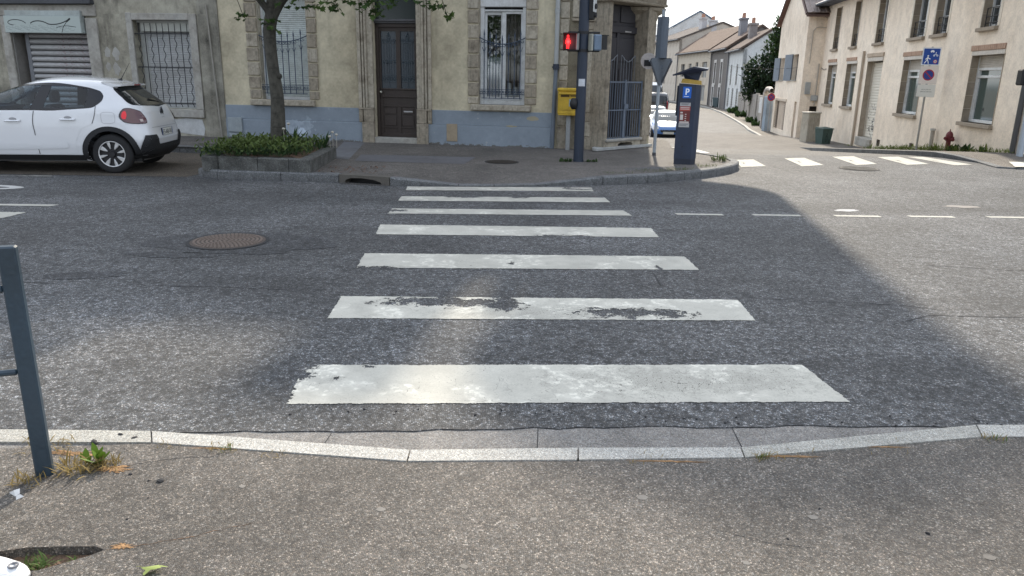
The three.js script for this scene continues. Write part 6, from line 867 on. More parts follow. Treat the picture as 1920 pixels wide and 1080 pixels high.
  const pl = grp(C, 'number_plate'); mesh(pl, 'plate', new THREE.PlaneGeometry(0.52, 0.112), mat(1, 1, 1, 0.4, { map: plate })).rotation.y = PI / 2; mesh(pl, 'plate_back', bx(-0.012, -0.002, -0.06, 0.06, -0.265, 0.265), BLACK); pl.position.set(0.675, 0.64, 0); pl.rotation.z = 0.06;
  const em = []; for (const dy of [0, 0.05]) em.push(slab([[-0.07, -0.025 + dy], [0, 0.05 + dy], [0.07, -0.025 + dy], [0.07, -0.06 + dy], [0, 0.012 + dy], [-0.07, -0.06 + dy]], 0.01)); mesh(C, 'emblem', merge(em).rotateY(PI / 2).translate(0.615, 0.95, 0), mat(0.05, 0.05, 0.055, 0.3, { metalness: 0.5 })); mesh(C, 'name_badge', bx(0.617, 0.625, 0.862, 0.876, -0.07, 0.07), mat(0.1, 0.1, 0.11, 0.4));
  mesh(C, 'wiper', rod([0.5, 1.11, -0.28], [0.46, 1.17, 0.14], 0.012, 6), BLACK);
  const an = grp(C, 'aerial'); mesh(an, 'base', hull([[-0.12, 1.46, -0.02], [0.03, 1.452, -0.02], [-0.12, 1.46, 0.02], [0.03, 1.452, 0.02], [0.0, 1.5, 0], [0.02, 1.5, 0]]), BLACK); mesh(an, 'rod', rod([0.01, 1.49, 0], [0.17, 1.75, 0], 0.006, 6, 0.003), BLACK);
  mesh(C, 'underbody', [bx(-2.9, 0.45, 0.18, 0.42, -0.7, 0.7), bx(-2.2, -0.35, 0.3, 0.36, -0.8, 0.8)], BLACK); mesh(C, 'interior', [bx(-2.3, 0.4, 0.42, 0.5, -0.75, 0.75), bx(-2.4, -1.95, 0.6, 1.02, -0.72, 0.72), bx(0.2, 0.5, 0.5, 1.0, -0.6, 0.6)], DARK); seats(C, -0.35, 0.36);
  for (const x of wheelX) for (const s of [1, -1]) wheel(C, x, s * wz, 0.316, s, true);
}
function farCar(name, label, S, o) {           // simple parked car, front or rear towards the camera
  const C = thing(name, label, o.cat ?? 'car', { at: [o.x, gy(o.z), o.z], turn: o.turn, group: o.group }), K = carBuilder(S), P = mat(...o.color, 0.3, { physical: true, clearcoat: 1, clearcoatRoughness: 0.06 });
  mesh(C, 'body', K.body(40, 120, (p) => S.wheels.some((w) => Math.hypot(p.x - w, p.y - 0.3) < 0.34) && Math.abs(p.z) > 0.5), P);
  const D = mat(0.02, 0.025, 0.03, 0.05, { physical: true });
  for (const s of [1, -1]) { mesh(C, 'side_window', K.sidePatch(S.win, 0.006, s), D); const hl = smoothPoly(S.head, 3).map(([t, y]) => [s * t, y]); mesh(C, 'headlight', K.wrapPatch(hl, 0.012), mat(0.6, 0.6, 0.58, 0.12, { physical: true })); mesh(C, 'tail_light', K.wrapPatch(S.tail.map(([t, y]) => [s * t, y]), 0.012), mat(0.3, 0.01, 0.02, 0.2)); mesh(C, 'mirror', hull([[S.mx, S.my, s * 0.85], [S.mx + 0.14, S.my, s * 0.85], [S.mx, S.my + 0.14, s * 1.0], [S.mx + 0.14, S.my + 0.14, s * 1.0], [S.mx + 0.02, S.my, s * 1.02], [S.mx + 0.12, S.my, s * 1.02]]), P); }
  mesh(C, 'windscreen', K.endPatch(S.ws, 0.006, -1), D); mesh(C, 'rear_window', K.endPatch(S.rw, 0.006, 1), D);
  const bt = []; for (let i = 0; i <= 20; i++) bt.push([1.66 + 0.68 * i / 20, 0.42]); mesh(C, 'front_bumper', K.wrapPatch([...bt, [2.34, 0.22], [1.66, 0.22]], 0.02, 0.03), o.bumper ?? CLAD); mesh(C, 'rear_bumper', K.wrapPatch([[-0.34, 0.22], [0.34, 0.22], [0.34, 0.45], [-0.34, 0.45]], 0.02, 0.03), CLAD);
  mesh(C, 'grille', K.endPatch([[-0.35, 0.5], [0.35, 0.5], [0.4, 0.62], [-0.4, 0.62]], 0.01, -1), CLAD);
  mesh(C, 'number_plate', [bx(K.end(0, 0.48, -1) - 0.03, K.end(0, 0.48, -1) - 0.02, 0.42, 0.53, -0.26, 0.26), bx(K.end(0, 0.6, 1) + 0.015, K.end(0, 0.6, 1) + 0.025, 0.5, 0.61, -0.26, 0.26)], tinted(0.6, 0.6, 0.55));
  mesh(C, 'underbody', bx(S.wheels[1] - 0.4, S.wheels[0] + 0.4, 0.16, 0.4, -0.68, 0.68), BLACK);
  for (const x of S.wheels) for (const s of [1, -1]) wheel(C, x, s * 0.74, 0.3, s, false); return C;
}
const small = { bottom: 0.2, top: 1.46, wheels: [0.05, -2.45], xr: [[0.2, 0.5], [0.4, 0.62], [0.8, 0.6], [1.0, 0.52], [1.3, 0.3], [1.42, 0.1], [1.46, -0.4]], xf: [[0.2, -3.05], [0.4, -3.2], [0.6, -3.2], [0.75, -3.05], [0.88, -2.7], [0.98, -2.3], [1.2, -1.8], [1.38, -1.3], [1.46, -0.8]], wb: [[0.2, 0.76], [0.4, 0.84], [0.8, 0.84], [0.98, 0.8], [1.2, 0.7], [1.38, 0.6], [1.43, 0.48], [1.46, 0.15]], n: [[0.2, 3], [1, 3.4], [1.46, 3]], win: [[-1.85, 1.0], [0.1, 1.02], [0.05, 1.2], [-0.2, 1.34], [-1.3, 1.34]], ws: smoothPoly([[-0.66, 1.0], [0, 0.98], [0.66, 1.0], [0.55, 1.34], [0, 1.38], [-0.55, 1.34]], 3), rw: smoothPoly([[-0.55, 1.02], [0.55, 1.02], [0.48, 1.36], [-0.48, 1.36]], 3), head: [[1.66, 0.62], [1.73, 0.6], [1.8, 0.68], [1.75, 0.78], [1.67, 0.78]], tail: [[0.25, 0.75], [0.33, 0.75], [0.33, 1.0], [0.25, 0.98]], mx: -1.75, my: 0.95 };
const van = { bottom: 0.22, top: 1.95, wheels: [0.05, -3.0], xr: [[0.22, 0.7], [0.5, 0.8], [1.2, 0.77], [1.8, 0.66], [1.95, 0.4]], xf: [[0.22, -3.6], [0.6, -3.75], [0.9, -3.6], [1.1, -3.1], [1.2, -2.85], [1.75, -2.2], [1.95, -1.8]], wb: [[0.22, 0.8], [0.5, 0.92], [1.1, 0.92], [1.7, 0.82], [1.88, 0.74], [1.95, 0.5]], n: [[0.22, 4], [1, 5], [1.95, 5]], win: [[-2.7, 1.2], [0.4, 1.2], [0.35, 1.65], [-2.2, 1.65]], ws: smoothPoly([[-0.75, 1.2], [0, 1.18], [0.75, 1.2], [0.66, 1.7], [0, 1.74], [-0.66, 1.7]], 3), rw: smoothPoly([[-0.7, 1.1], [0.7, 1.1], [0.64, 1.65], [-0.64, 1.65]], 3), head: [[1.66, 0.75], [1.75, 0.72], [1.77, 0.9], [1.68, 0.95]], tail: [[0.27, 0.7], [0.32, 0.7], [0.32, 1.3], [0.27, 1.3]], mx: -2.6, my: 1.15 };
const G = 'cars parked along the side street';
farCar('small_car', 'bright blue small car parked facing the camera behind the parking meter', small, { x: 7.85, z: -40.0, turn: PI / 2 - 0.14, color: [0.03, 0.13, 0.36], group: G });
farCar('small_car', 'dark green small car parked behind the blue car', small, { x: 8.4, z: -46.5, turn: PI / 2 - 0.14, color: [0.02, 0.035, 0.035], group: G });
farCar('people_carrier', 'dark grey van parked beyond the small cars', van, { x: 11.4, z: -62, turn: -PI / 2 - 0.16, color: [0.06, 0.062, 0.07], group: G, cat: 'van' });
farCar('delivery_van', 'white high roofed van, last in the parked row', van, { x: 14.6, z: -82, turn: PI / 2 - 0.2, color: [0.7, 0.71, 0.72], group: G, cat: 'van' }).scale.set(1.1, 1.35, 1.1);
farCar('small_car', 'black car half hidden behind the white van at the pole', small, { x: 11.4, z: -72, turn: PI / 2 - 0.16, color: [0.015, 0.015, 0.02], group: G });
farCar('small_car', 'dark car at the far right kerb beside the grey house', small, { x: 22.2, z: -97, turn: -PI / 2 + 0.05, color: [0.02, 0.022, 0.03], group: G });

// ---------------------------------------------------------------- street furniture
{
  const NAVY = tinted(0.018, 0.03, 0.055, 0.45);
  const P = thing('signal_pole', 'thick dark blue pole carrying the pedestrian signals', 'pole', { at: [1.21, 0, -14.3] });
  mesh(P, 'pole', [new THREE.CylinderGeometry(0.094, 0.094, 5.9, 28).translate(0, 3.05, 0)], NAVY);
  mesh(P, 'sticker', new THREE.CylinderGeometry(0.0965, 0.0965, 0.13, 14, 1, true, -0.68, 1.3).translate(0, 1.56, 0), tinted(0.62, 0.65, 0.7, 0.5)); mesh(P, 'base_collar', new THREE.CylinderGeometry(0.1, 0.102, 0.05, 24).translate(0, 0.14, 0), NAVY);
  mesh(P, 'push_button', [new THREE.SphereGeometry(0.09, 16, 12).scale(0.85, 1.1, 0.9).translate(-0.13, 1.18, 0.03), cbx(-0.18, -0.06, 1.08, 1.28, -0.06, 0.07, 0.02)], BLACK, 'black push button housing on the side of the pole');
  mesh(P, 'bracket', [cbx(-0.28, 0.3, 2.415, 2.45, -0.03, 0.03), cbx(-0.28, 0.3, 2.1, 2.135, -0.03, 0.03), new THREE.CylinderGeometry(0.103, 0.103, 0.05, 24).translate(0, 2.43, 0), new THREE.CylinderGeometry(0.103, 0.103, 0.05, 24).translate(0, 2.12, 0)], BLACK);
  const S1 = thing('pedestrian_signal', 'pedestrian signal showing a lit red figure on the left of the pole', 'traffic light', { at: [0.99, 2.27, -14.26], turn: -0.25 });
  mesh(S1, 'housing', [cbx(-0.135, 0.135, -0.15, 0.15, -0.17, 0.0, 0.015)], BLACK); mesh(S1, 'casing_side', cbx(0.1, 0.145, -0.145, 0.145, -0.18, 0.06, 0.008), tinted(0.3, 0.31, 0.3)); mesh(S1, 'visor', [bx(-0.14, 0.135, 0.14, 0.155, -0.02, 0.09), bx(-0.14, -0.128, -0.15, 0.15, -0.02, 0.06), bx(-0.14, 0.135, -0.155, -0.145, -0.02, 0.05)], BLACK);
  const fig = mat(0.5, 0.01, 0.01, 0.5, { emissive: new THREE.Color().setRGB(1.2, 0.03, 0.035) });
  mesh(S1, 'red_figure', [new THREE.CircleGeometry(0.021, 18).translate(-0.06, 0.098, 0.004), new THREE.ShapeGeometry(poly([[-0.078, 0.072], [-0.042, 0.072], [-0.02, 0.01], [-0.014, -0.035], [-0.026, -0.04], [-0.036, -0.005], [-0.036, -0.12], [-0.055, -0.12], [-0.058, -0.04], [-0.062, -0.04], [-0.065, -0.12], [-0.084, -0.12], [-0.084, -0.005], [-0.094, -0.04], [-0.106, -0.035], [-0.1, 0.01]])).translate(0, 0, 0.004)], fig);
  const rl = new THREE.PointLight(new THREE.Color(1, 0.05, 0.05), 0.12, 4); rl.position.set(-0.06, 0.0, 0.05); rl.castShadow = true; S1.add(rl);
  const S2 = thing('pedestrian_signal', 'blue grey signal box on the right of the pole seen from behind', 'traffic light', { at: [1.50, 2.26, -14.34], turn: 1.95 });
  mesh(S2, 'housing', [cbx(-0.13, 0.13, -0.14, 0.14, -0.16, 0.0, 0.02), cbx(-0.05, 0.05, -0.145, 0.145, -0.18, -0.15, 0.01)], tinted(0.15, 0.21, 0.29, 0.5)); mesh(S2, 'visor', [bx(-0.13, 0.13, 0.12, 0.135, 0, 0.13), bx(-0.13, -0.118, -0.12, 0.13, 0, 0.1), bx(0.118, 0.13, -0.12, 0.13, 0, 0.1)], BLACK); mesh(S2, 'side_plate', cbx(-0.14, 0.14, -0.145, 0.145, -0.215, -0.185), tinted(0.42, 0.42, 0.36));
  const S3 = thing('repeater_signal', 'small black signal with a pale edge high on the right of the pole', 'traffic light', { at: [1.37, 2.98, -14.28], turn: 1.2 });
  mesh(S3, 'housing', [cbx(-0.06, 0.06, -0.33, 0.4, -0.1, 0.02, 0.015)], BLACK); mesh(S3, 'backing_board', [cbx(-0.1, 0.1, -0.2, 0.42, 0.02, 0.03, 0.005)], tinted(0.6, 0.62, 0.62)); mesh(S3, 'lens', [-0.25, -0.1, 0.1].map((y) => new THREE.CylinderGeometry(0.045, 0.045, 0.04, 16).rotateX(PI / 2).translate(0, y, 0.04)), DARK);
}
{
  const [x, z] = [1.17, -16.62], M = thing('mailbox', 'yellow wall type letter box on a thin grey post', 'mailbox', { at: [x, 0, z], turn: FT });
  const Y = tinted(0.62, 0.41, 0.03, 0.5);
  mesh(M, 'box', [cbx(-0.245, 0.245, 0.88, 1.4, -0.16, 0.14, 0.02), cbx(-0.26, 0.26, 1.36, 1.43, -0.17, 0.17, 0.02), cbx(-0.23, 0.23, 0.86, 0.9, -0.15, 0.13)], Y); mesh(M, 'door', [cbx(-0.215, 0.215, 0.99, 1.22, 0.14, 0.147, 0.004)], Y); mesh(M, 'base_band', bx(-0.23, 0.23, 0.965, 0.972, 0.139, 0.143), tinted(0.3, 0.2, 0.02));
  mesh(M, 'slot', [bx(-0.18, 0.0, 1.245, 1.29, 0.138, 0.146)], tinted(0.1, 0.06, 0.015)); mesh(M, 'slot', [bx(0.03, 0.2, 1.255, 1.28, 0.138, 0.146)], tinted(0.16, 0.1, 0.02)); mesh(M, 'hood', cbx(-0.22, 0.22, 1.3, 1.325, 0.13, 0.19, 0.006), Y);
  mesh(M, 'notice', bx(0.0, 0.09, 1.05, 1.2, 0.147, 0.15), tinted(0.35, 0.45, 0.5)); mesh(M, 'post', [cbx(-0.06, 0.03, 0.1, 0.87, -0.06, 0.03)], tinted(0.3, 0.31, 0.31));
}
{
  const M = thing('parking_meter', 'dark blue parking meter with a P sign under its angled solar panel', 'parking meter', { at: [3.2, 0.12, -14.25], turn: -0.28 }), B = tinted(0.024, 0.036, 0.068, 0.45);
  mesh(M, 'column', [hull([[-0.19, 0, 0.14], [0.12, 0, 0.14], [0.2, 0, 0.06], [0.2, 0, -0.16], [-0.19, 0, -0.16]].flatMap(([a, , c]) => [[a, 0.1, c], [a, 1.46 - 0.07 * (a + 0.19), c]]))], B);
  mesh(M, 'foot', [hull([[-0.185, 0, 0.135], [0.12, 0, 0.135], [0.195, 0, 0.06], [0.195, 0, -0.15], [-0.185, 0, -0.15]].flatMap(([a, , c]) => [[a, -0.01, c], [a, 0.1, c]]))], tinted(0.018, 0.025, 0.045, 0.5));
  mesh(M, 'yellow_cap', [hull([[-0.16, 1.47, 0.12], [0.2, 1.44, 0.08], [0.2, 1.44, -0.15], [-0.16, 1.47, -0.15], [-0.14, 1.545, 0.11], [0.19, 1.51, 0.07], [0.19, 1.51, -0.14], [-0.14, 1.545, -0.14]])], tinted(0.52, 0.33, 0.04, 0.5));
  mesh(M, 'head', [hull([[-0.1, 1.53, 0.06], [0.14, 1.51, 0.06], [0.14, 1.51, -0.1], [-0.1, 1.53, -0.1], [-0.14, 1.64, 0.12], [0.2, 1.72, 0.08], [0.2, 1.72, -0.16], [-0.14, 1.64, -0.16]])], B);
  mesh(M, 'solar_panel', [hull([[-0.31, 1.585, 0.24], [0.05, 1.72, 0.24], [0.3, 1.69, 0.16], [0.3, 1.72, -0.26], [-0.31, 1.6, -0.26], [-0.31, 1.61, 0.24], [0.05, 1.755, 0.24], [0.3, 1.715, 0.16], [0.3, 1.745, -0.26], [-0.31, 1.62, -0.26]])], mat(0.015, 0.02, 0.04, 0.35));
  mesh(M, 'side_flap', cbx(-0.22, -0.19, 0.88, 1.42, -0.12, 0.12, 0.01), tinted(0.015, 0.02, 0.035, 0.5));
  const pT = canvasTex(256, 320, (x, w, h) => { x.fillStyle = '#1560c0'; x.fillRect(0, 0, w, h); x.fillStyle = '#eef4fb'; x.font = 'bold 250px sans-serif'; x.textAlign = 'center'; x.textBaseline = 'middle'; x.fillText('P', w / 2 + 4, 138); x.fillRect(40, 268, 150, 14); });
  mesh(M, 'parking_sign', new THREE.PlaneGeometry(0.15, 0.2).translate(-0.035, 1.3, 0.144), mat(1, 1, 1, 0.4, { map: pT }));
  const tT = canvasTex(256, 640, (x, w, h) => { x.fillStyle = '#a9a8a8'; x.fillRect(0, 0, w, h); x.fillStyle = '#6a2a2a'; x.fillRect(0, 92, w, 440); x.fillStyle = '#a8483f'; x.fillRect(0, 100, w, 110); x.fillStyle = '#c9c2bc'; x.fillRect(16, 120, 220, 20); x.fillRect(16, 160, 220, 16); x.fillRect(20, 310, 75, 140); for (let i = 0; i < 4; i++) { x.fillRect(135, 290 + i * 55, 36, 22); } x.fillRect(20, 240, 60, 40); x.fillRect(10, 490, 230, 36); x.fillStyle = '#4a4a4c'; x.fillRect(30, 24, 190, 14); x.fillRect(30, 52, 160, 10); x.fillRect(20, 560, 210, 10); x.fillRect(20, 590, 170, 10); });
  mesh(M, 'tariff_panel', new THREE.PlaneGeometry(0.19, 0.44).translate(-0.05, 0.9, 0.144), mat(1, 1, 1, 0.45, { map: tT })); mesh(M, 'lock', new THREE.CylinderGeometry(0.012, 0.012, 0.008, 10).rotateX(PI / 2).translate(-0.05, 0.33, 0.143), BLACK);
}
{
  const P = thing('sign_pole', 'pale grey pole with sign backs standing left of the parking meter', 'signpost', { at: [2.9, 0.12, -15.75] }), GZ = tinted(0.36, 0.4, 0.43, 0.45), DK = tinted(0.1, 0.125, 0.16, 0.5);
  mesh(P, 'pole', [rod([0, -0.05, 0], [0, 2.85, 0], 0.037, 14)], GZ); mesh(P, 'foot', rod([0, -0.02, 0], [0, 0.06, 0], 0.045, 14), tinted(0.08, 0.08, 0.09));
  mesh(P, 'tall_panel', [new THREE.CylinderGeometry(0.13, 0.13, 0.78, 20, 1, true, -0.4, 2.2).translate(0.0, 2.32, 0.02), new THREE.CylinderGeometry(0.115, 0.12, 0.78, 20).translate(0.0, 2.32, -0.02)], DK, 'dark cylinder shaped cover seen high on the pole');
  mesh(P, 'yield_sign_back', [slab([[-0.3, 1.87], [-0.26, 1.93], [0.26, 1.93], [0.3, 1.87], [0.035, 1.40], [-0.035, 1.40]], 0.02, [], 0.004).translate(0, 0, 0.06), ].map((g) => g.rotateY(0.5)), tinted(0.11, 0.13, 0.155, 0.5)); mesh(P, 'sign_clamp', [cbx(-0.05, 0.05, 1.72, 1.8, -0.05, 0.06)], DK);
  const yr = mesh(P, 'yield_rim', [slab([[-0.3, 1.87], [-0.26, 1.93], [0.26, 1.93], [0.3, 1.87], [0.035, 1.40], [-0.035, 1.40]], 0.05, [[[-0.28, 1.87], [-0.25, 1.915], [0.25, 1.915], [0.28, 1.87], [0.03, 1.42], [-0.03, 1.42]]]).translate(0, 0, 0.0)].map((g) => g.rotateY(-0.85)), tinted(0.06, 0.07, 0.09, 0.5));
  P.scale.set(0.9, 1, 0.9); const M2 = thing('round_sign', 'small round sign back with a black plate, at the house corner', 'road sign', { at: [2.72, 2.0, -16.1] }); mesh(M2, 'disc', [new THREE.CylinderGeometry(0.16, 0.16, 0.02, 28).rotateX(PI / 2)], tinted(0.55, 0.5, 0.47)); mesh(M2, 'plate', bx(-0.09, 0.1, -0.1, 0.02, 0.011, 0.02), BLACK); mesh(M2, 'arm', rod([0, 0, -0.02], [0.18, 0, 0.3], 0.02), GZ);
}
{
  const P = thing('zone_signpost', 'signpost with a blue zone sign, a no parking sign and a white text plate', 'signpost', { at: [12.25, gy(-23.2) + 0.1, -23.2], turn: -0.22 }), gh = gy(-23.2) + 0.1;
  mesh(P, 'pole', rod([0, -0.1, -0.03], [0, 2.7 - gh, -0.03], 0.03, 12), tinted(0.36, 0.35, 0.32, 0.5));
  const z1 = canvasTex(512, 512, (x, w, h) => { x.fillStyle = '#e6ebf0'; x.fillRect(0, 0, w, h); x.fillStyle = '#14489f'; x.fillRect(26, 26, w - 52, h - 52); x.fillStyle = '#eef3f8'; x.strokeStyle = '#eef3f8'; x.lineCap = 'round'; x.lineJoin = 'round';
    x.fillRect(215, 92, 110, 34); x.fillRect(232, 70, 76, 30); x.beginPath(); x.arc(240, 130, 13, 0, 7); x.arc(302, 130, 13, 0, 7); x.fill();
    x.lineWidth = 12; x.beginPath(); x.arc(330, 226, 22, 0, 7); x.stroke(); x.beginPath(); x.arc(420, 226, 22, 0, 7); x.stroke(); x.lineWidth = 14; x.beginPath(); x.moveTo(330, 222); x.lineTo(370, 180); x.lineTo(420, 222); x.moveTo(372, 180); x.lineTo(378, 150); x.stroke(); x.beginPath(); x.arc(378, 138, 13, 0, 7); x.fill();
    x.beginPath(); x.arc(165, 238, 24, 0, 7); x.fill(); x.lineWidth = 34; x.beginPath(); x.moveTo(160, 280); x.lineTo(150, 350); x.stroke(); x.lineWidth = 24; x.beginPath(); x.moveTo(150, 350); x.lineTo(85, 450); x.moveTo(152, 350); x.lineTo(180, 395); x.lineTo(195, 455); x.moveTo(160, 285); x.lineTo(105, 335); x.moveTo(165, 285); x.lineTo(205, 320); x.lineTo(235, 325); x.stroke();
    x.fillStyle = '#e6e2e4'; x.beginPath(); x.arc(385, 400, 56, 0, 7); x.fill(); x.lineWidth = 14; x.strokeStyle = '#b8262e'; x.beginPath(); x.arc(385, 400, 48, 0, 7); x.stroke(); x.fillStyle = '#222'; x.font = 'bold 52px sans-serif'; x.textAlign = 'center'; x.textBaseline = 'middle'; x.fillText('20', 385, 402); });
  const z2 = canvasTex(512, 512, (x, w) => { x.fillStyle = '#e4dcd6'; x.fillRect(0, 0, w, w); x.fillStyle = '#a82a35'; x.beginPath(); x.arc(256, 256, 165, 0, 7); x.fill(); x.fillStyle = '#24408f'; x.beginPath(); x.arc(256, 256, 132, 0, 7); x.fill(); x.strokeStyle = '#a82a35'; x.lineWidth = 34; x.beginPath(); x.moveTo(165, 165); x.lineTo(347, 347); x.stroke(); });
  const z3 = canvasTex(512, 384, (x, w, h) => { x.fillStyle = '#dfe0da'; x.fillRect(0, 0, w, h); x.fillStyle = '#333'; x.font = '44px sans-serif'; x.textAlign = 'center'; x.fillText('SAUF SUR LES', w / 2, 170); x.fillText('EMPLACEMENTS', w / 2, 240); });
  const plate = (nm, y0, y1, w, t, dx) => { const g = grp(P, nm); mesh(g, 'backing', cbx(-w / 2 + dx, w / 2 + dx, y0, y1, -0.01, 0.008, 0.006), tinted(0.55, 0.56, 0.57, 0.4)); mesh(g, 'face', new THREE.PlaneGeometry(w - 0.012, y1 - y0 - 0.012).translate(dx, (y0 + y1) / 2, 0.0095), mat(1, 1, 1, 0.4, { map: t })); };
  plate('zone_sign', 2.17 - gh, 2.68 - gh, 0.5, z1, 0); plate('no_parking_sign', 1.645 - gh, 2.155 - gh, 0.5, z2, 0); plate('text_plate', 1.27 - gh, 1.63 - gh, 0.5, z3, 0);
}
{ // hydrant, standpipe, bin, cabinet, right edge pole
  const H = thing('fire_hydrant', 'red fire hydrant among the weeds at the foot of the cream house', 'hydrant', { at: [12.22, gy(-21.5) + 0.08, -21.5], turn: 0.4 }), R = tinted(0.15, 0.02, 0.025, 0.55);
  mesh(H, 'barrel', [new THREE.LatheGeometry([[0.13, 0], [0.13, 0.05], [0.09, 0.07], [0.085, 0.4], [0.12, 0.43], [0.13, 0.6], [0.12, 0.68], [0.08, 0.75], [0.03, 0.78], [0, 0.79]].map(([a, b]) => V2(a, b)), 20)], R); [[-1, 0.52], [1, 0.52]].map(([s, y]) => new THREE.CylinderGeometry(0.06, 0.06, 0.14, 12).rotateZ(PI / 2).translate(s * 0.15, y, 0)).forEach((g) => mesh(H, 'outlet', g, R)); mesh(H, 'outlet', new THREE.CylinderGeometry(0.07, 0.07, 0.12, 12).rotateX(PI / 2).translate(0, 0.48, 0.13), R); mesh(H, 'outlet', new THREE.CylinderGeometry(0.06, 0.06, 0.12, 12).rotateX(PI / 2).translate(-0.02, 0.22, 0.1), R); mesh(H, 'spindle', [cyl(0, 0, 0.78, 0.86, 0.022, 0.018, 6)], R); H.scale.setScalar(0.74);
  const S = thing('vent_pipe', 'short grey vent pipe with a cap against the cream wall', 'pipe', { at: [12.5, gy(-22.9) + 0.1, -22.9] }); mesh(S, 'pipe', rod([0, -0.05, 0], [0, 0.62, 0], 0.055, 12), tinted(0.42, 0.38, 0.32)); mesh(S, 'cap', cyl(0, 0, 0.6, 0.66, 0.085, 0.075, 14), tinted(0.5, 0.48, 0.43)); mesh(S, 'collar', cyl(0, 0, 0.1, 0.15, 0.065, 0.065, 12), tinted(0.5, 0.48, 0.43));
  const bin = (x, z, label, col, turn) => { const y = gy(z) + 0.1, B = thing('wheelie_bin', label, 'bin', { at: [x, y, z], turn, group: 'bins on the pavement' }); mesh(B, 'body', hull([[-0.24, 0.06, -0.26], [0.24, 0.06, -0.26], [-0.24, 0.06, 0.24], [0.24, 0.06, 0.24], [-0.31, 0.98, -0.36], [0.31, 0.98, -0.36], [-0.31, 0.98, 0.32], [0.31, 0.98, 0.32]]), col); mesh(B, 'lid', [hull([[-0.34, 0.99, -0.38], [0.34, 0.99, -0.38], [-0.34, 0.99, 0.37], [0.34, 0.99, 0.37], [-0.31, 1.08, -0.3], [0.31, 1.08, -0.3], [-0.32, 1.03, 0.33], [0.32, 1.03, 0.33]])], col); mesh(B, 'handle', rod([-0.26, 1.0, -0.44], [0.26, 1.0, -0.44], 0.02), BLACK); for (const s of [-1, 1]) mesh(B, 'wheel', new THREE.CylinderGeometry(0.1, 0.1, 0.05, 16).rotateZ(PI / 2).translate(s * 0.25, 0.1, -0.26), BLACK); return B; };
  const b1 = bin(13.1, -32.4, 'green wheelie bin with black scribble standing before the cream house', tinted(0.05, 0.095, 0.085, 0.6), 0.25);
  const gt = canvasTex(256, 256, (x, w) => { x.clearRect(0, 0, w, w); x.strokeStyle = '#0a0c0c'; x.lineWidth = 9; x.lineCap = 'round'; x.beginPath(); x.moveTo(90, 30); x.bezierCurveTo(150, 60, 60, 160, 90, 220); x.moveTo(130, 40); x.lineTo(70, 120); x.moveTo(140, 90); x.bezierCurveTo(160, 150, 130, 200, 95, 215); x.moveTo(190, 200); x.lineTo(240, 170); x.moveTo(190, 235); x.lineTo(240, 215); x.stroke(); });
  b1.scale.setScalar(0.8); const gm = mesh(b1, 'graffiti', new THREE.PlaneGeometry(0.44, 0.6), mat(1, 1, 1, 0.7, { map: gt, alphaTest: 0.4 })); gm.position.set(0, 0.55, 0.293); gm.rotation.x = -0.087 * -1;
  bin(21.75, -83.5, 'grey green bin on the far pavement by the grey rendered house', tinted(0.1, 0.14, 0.15, 0.6), 0.8);
  const cb = thing('concrete_cabinet', 'beige ribbed utility cabinet left of the green wheelie bin', 'cabinet', { at: [13.05, gy(-34) + 0.08, -33.9], turn: 0.25 }); mesh(cb, 'body', Array.from({ length: 6 }, (_, i) => cbx(-0.3 + i * 0.1, -0.2 + i * 0.1, 0, 1.5, -0.25, 0.25, 0.02)), tinted(0.5, 0.46, 0.38)); mesh(cb, 'cap', cbx(-0.33, 0.33, 1.5, 1.58, -0.28, 0.28, 0.03), tinted(0.58, 0.54, 0.46));
  const p = thing('traffic_light', 'traffic light on a pale grey pole at the right edge of the photo', 'traffic light', { at: [11.5, 0.1, -17.3] }); mesh(p, 'pole', rod([0, -0.05, 0], [0, 3.4, 0], 0.07, 14), tinted(0.42, 0.47, 0.52)); mesh(p, 'head', [cbx(-0.36, -0.1, 1.55, 1.9, -0.1, 0.12, 0.03), cbx(-0.12, 0, 1.68, 1.74, -0.03, 0.03)], BLACK); mesh(p, 'visor', [1.8, 1.65].map((y) => new THREE.CylinderGeometry(0.06, 0.06, 0.1, 14, 1, true).rotateX(PI / 2).translate(-0.23, y, 0.16)), BLACK);
  const ns = thing('no_parking_sign', 'round red and blue no parking sign at the corner of the gabled house', 'road sign', { at: [14.6, gBase + 0.1, -44.2] }); const dT = canvasTex(256, 256, (x, w) => { x.fillStyle = '#b03038'; x.fillRect(0, 0, w, w); x.fillStyle = '#2b3f86'; x.beginPath(); x.arc(128, 128, 88, 0, 7); x.fill(); x.strokeStyle = '#b03038'; x.lineWidth = 24; x.beginPath(); x.moveTo(60, 60); x.lineTo(196, 196); x.moveTo(196, 60); x.lineTo(60, 196); x.stroke(); });
  mesh(ns, 'pole', rod([0, 0, -0.03], [0, 2.0, -0.03], 0.03), tinted(0.4, 0.4, 0.4)); mesh(ns, 'disc', new THREE.CylinderGeometry(0.225, 0.225, 0.02, 30).rotateX(PI / 2).translate(0, 1.98, 0), tinted(0.6, 0.6, 0.6)); mesh(ns, 'face', new THREE.CircleGeometry(0.215, 30).translate(0, 1.98, 0.012), mat(1, 1, 1, 0.5, { map: dT }));
}
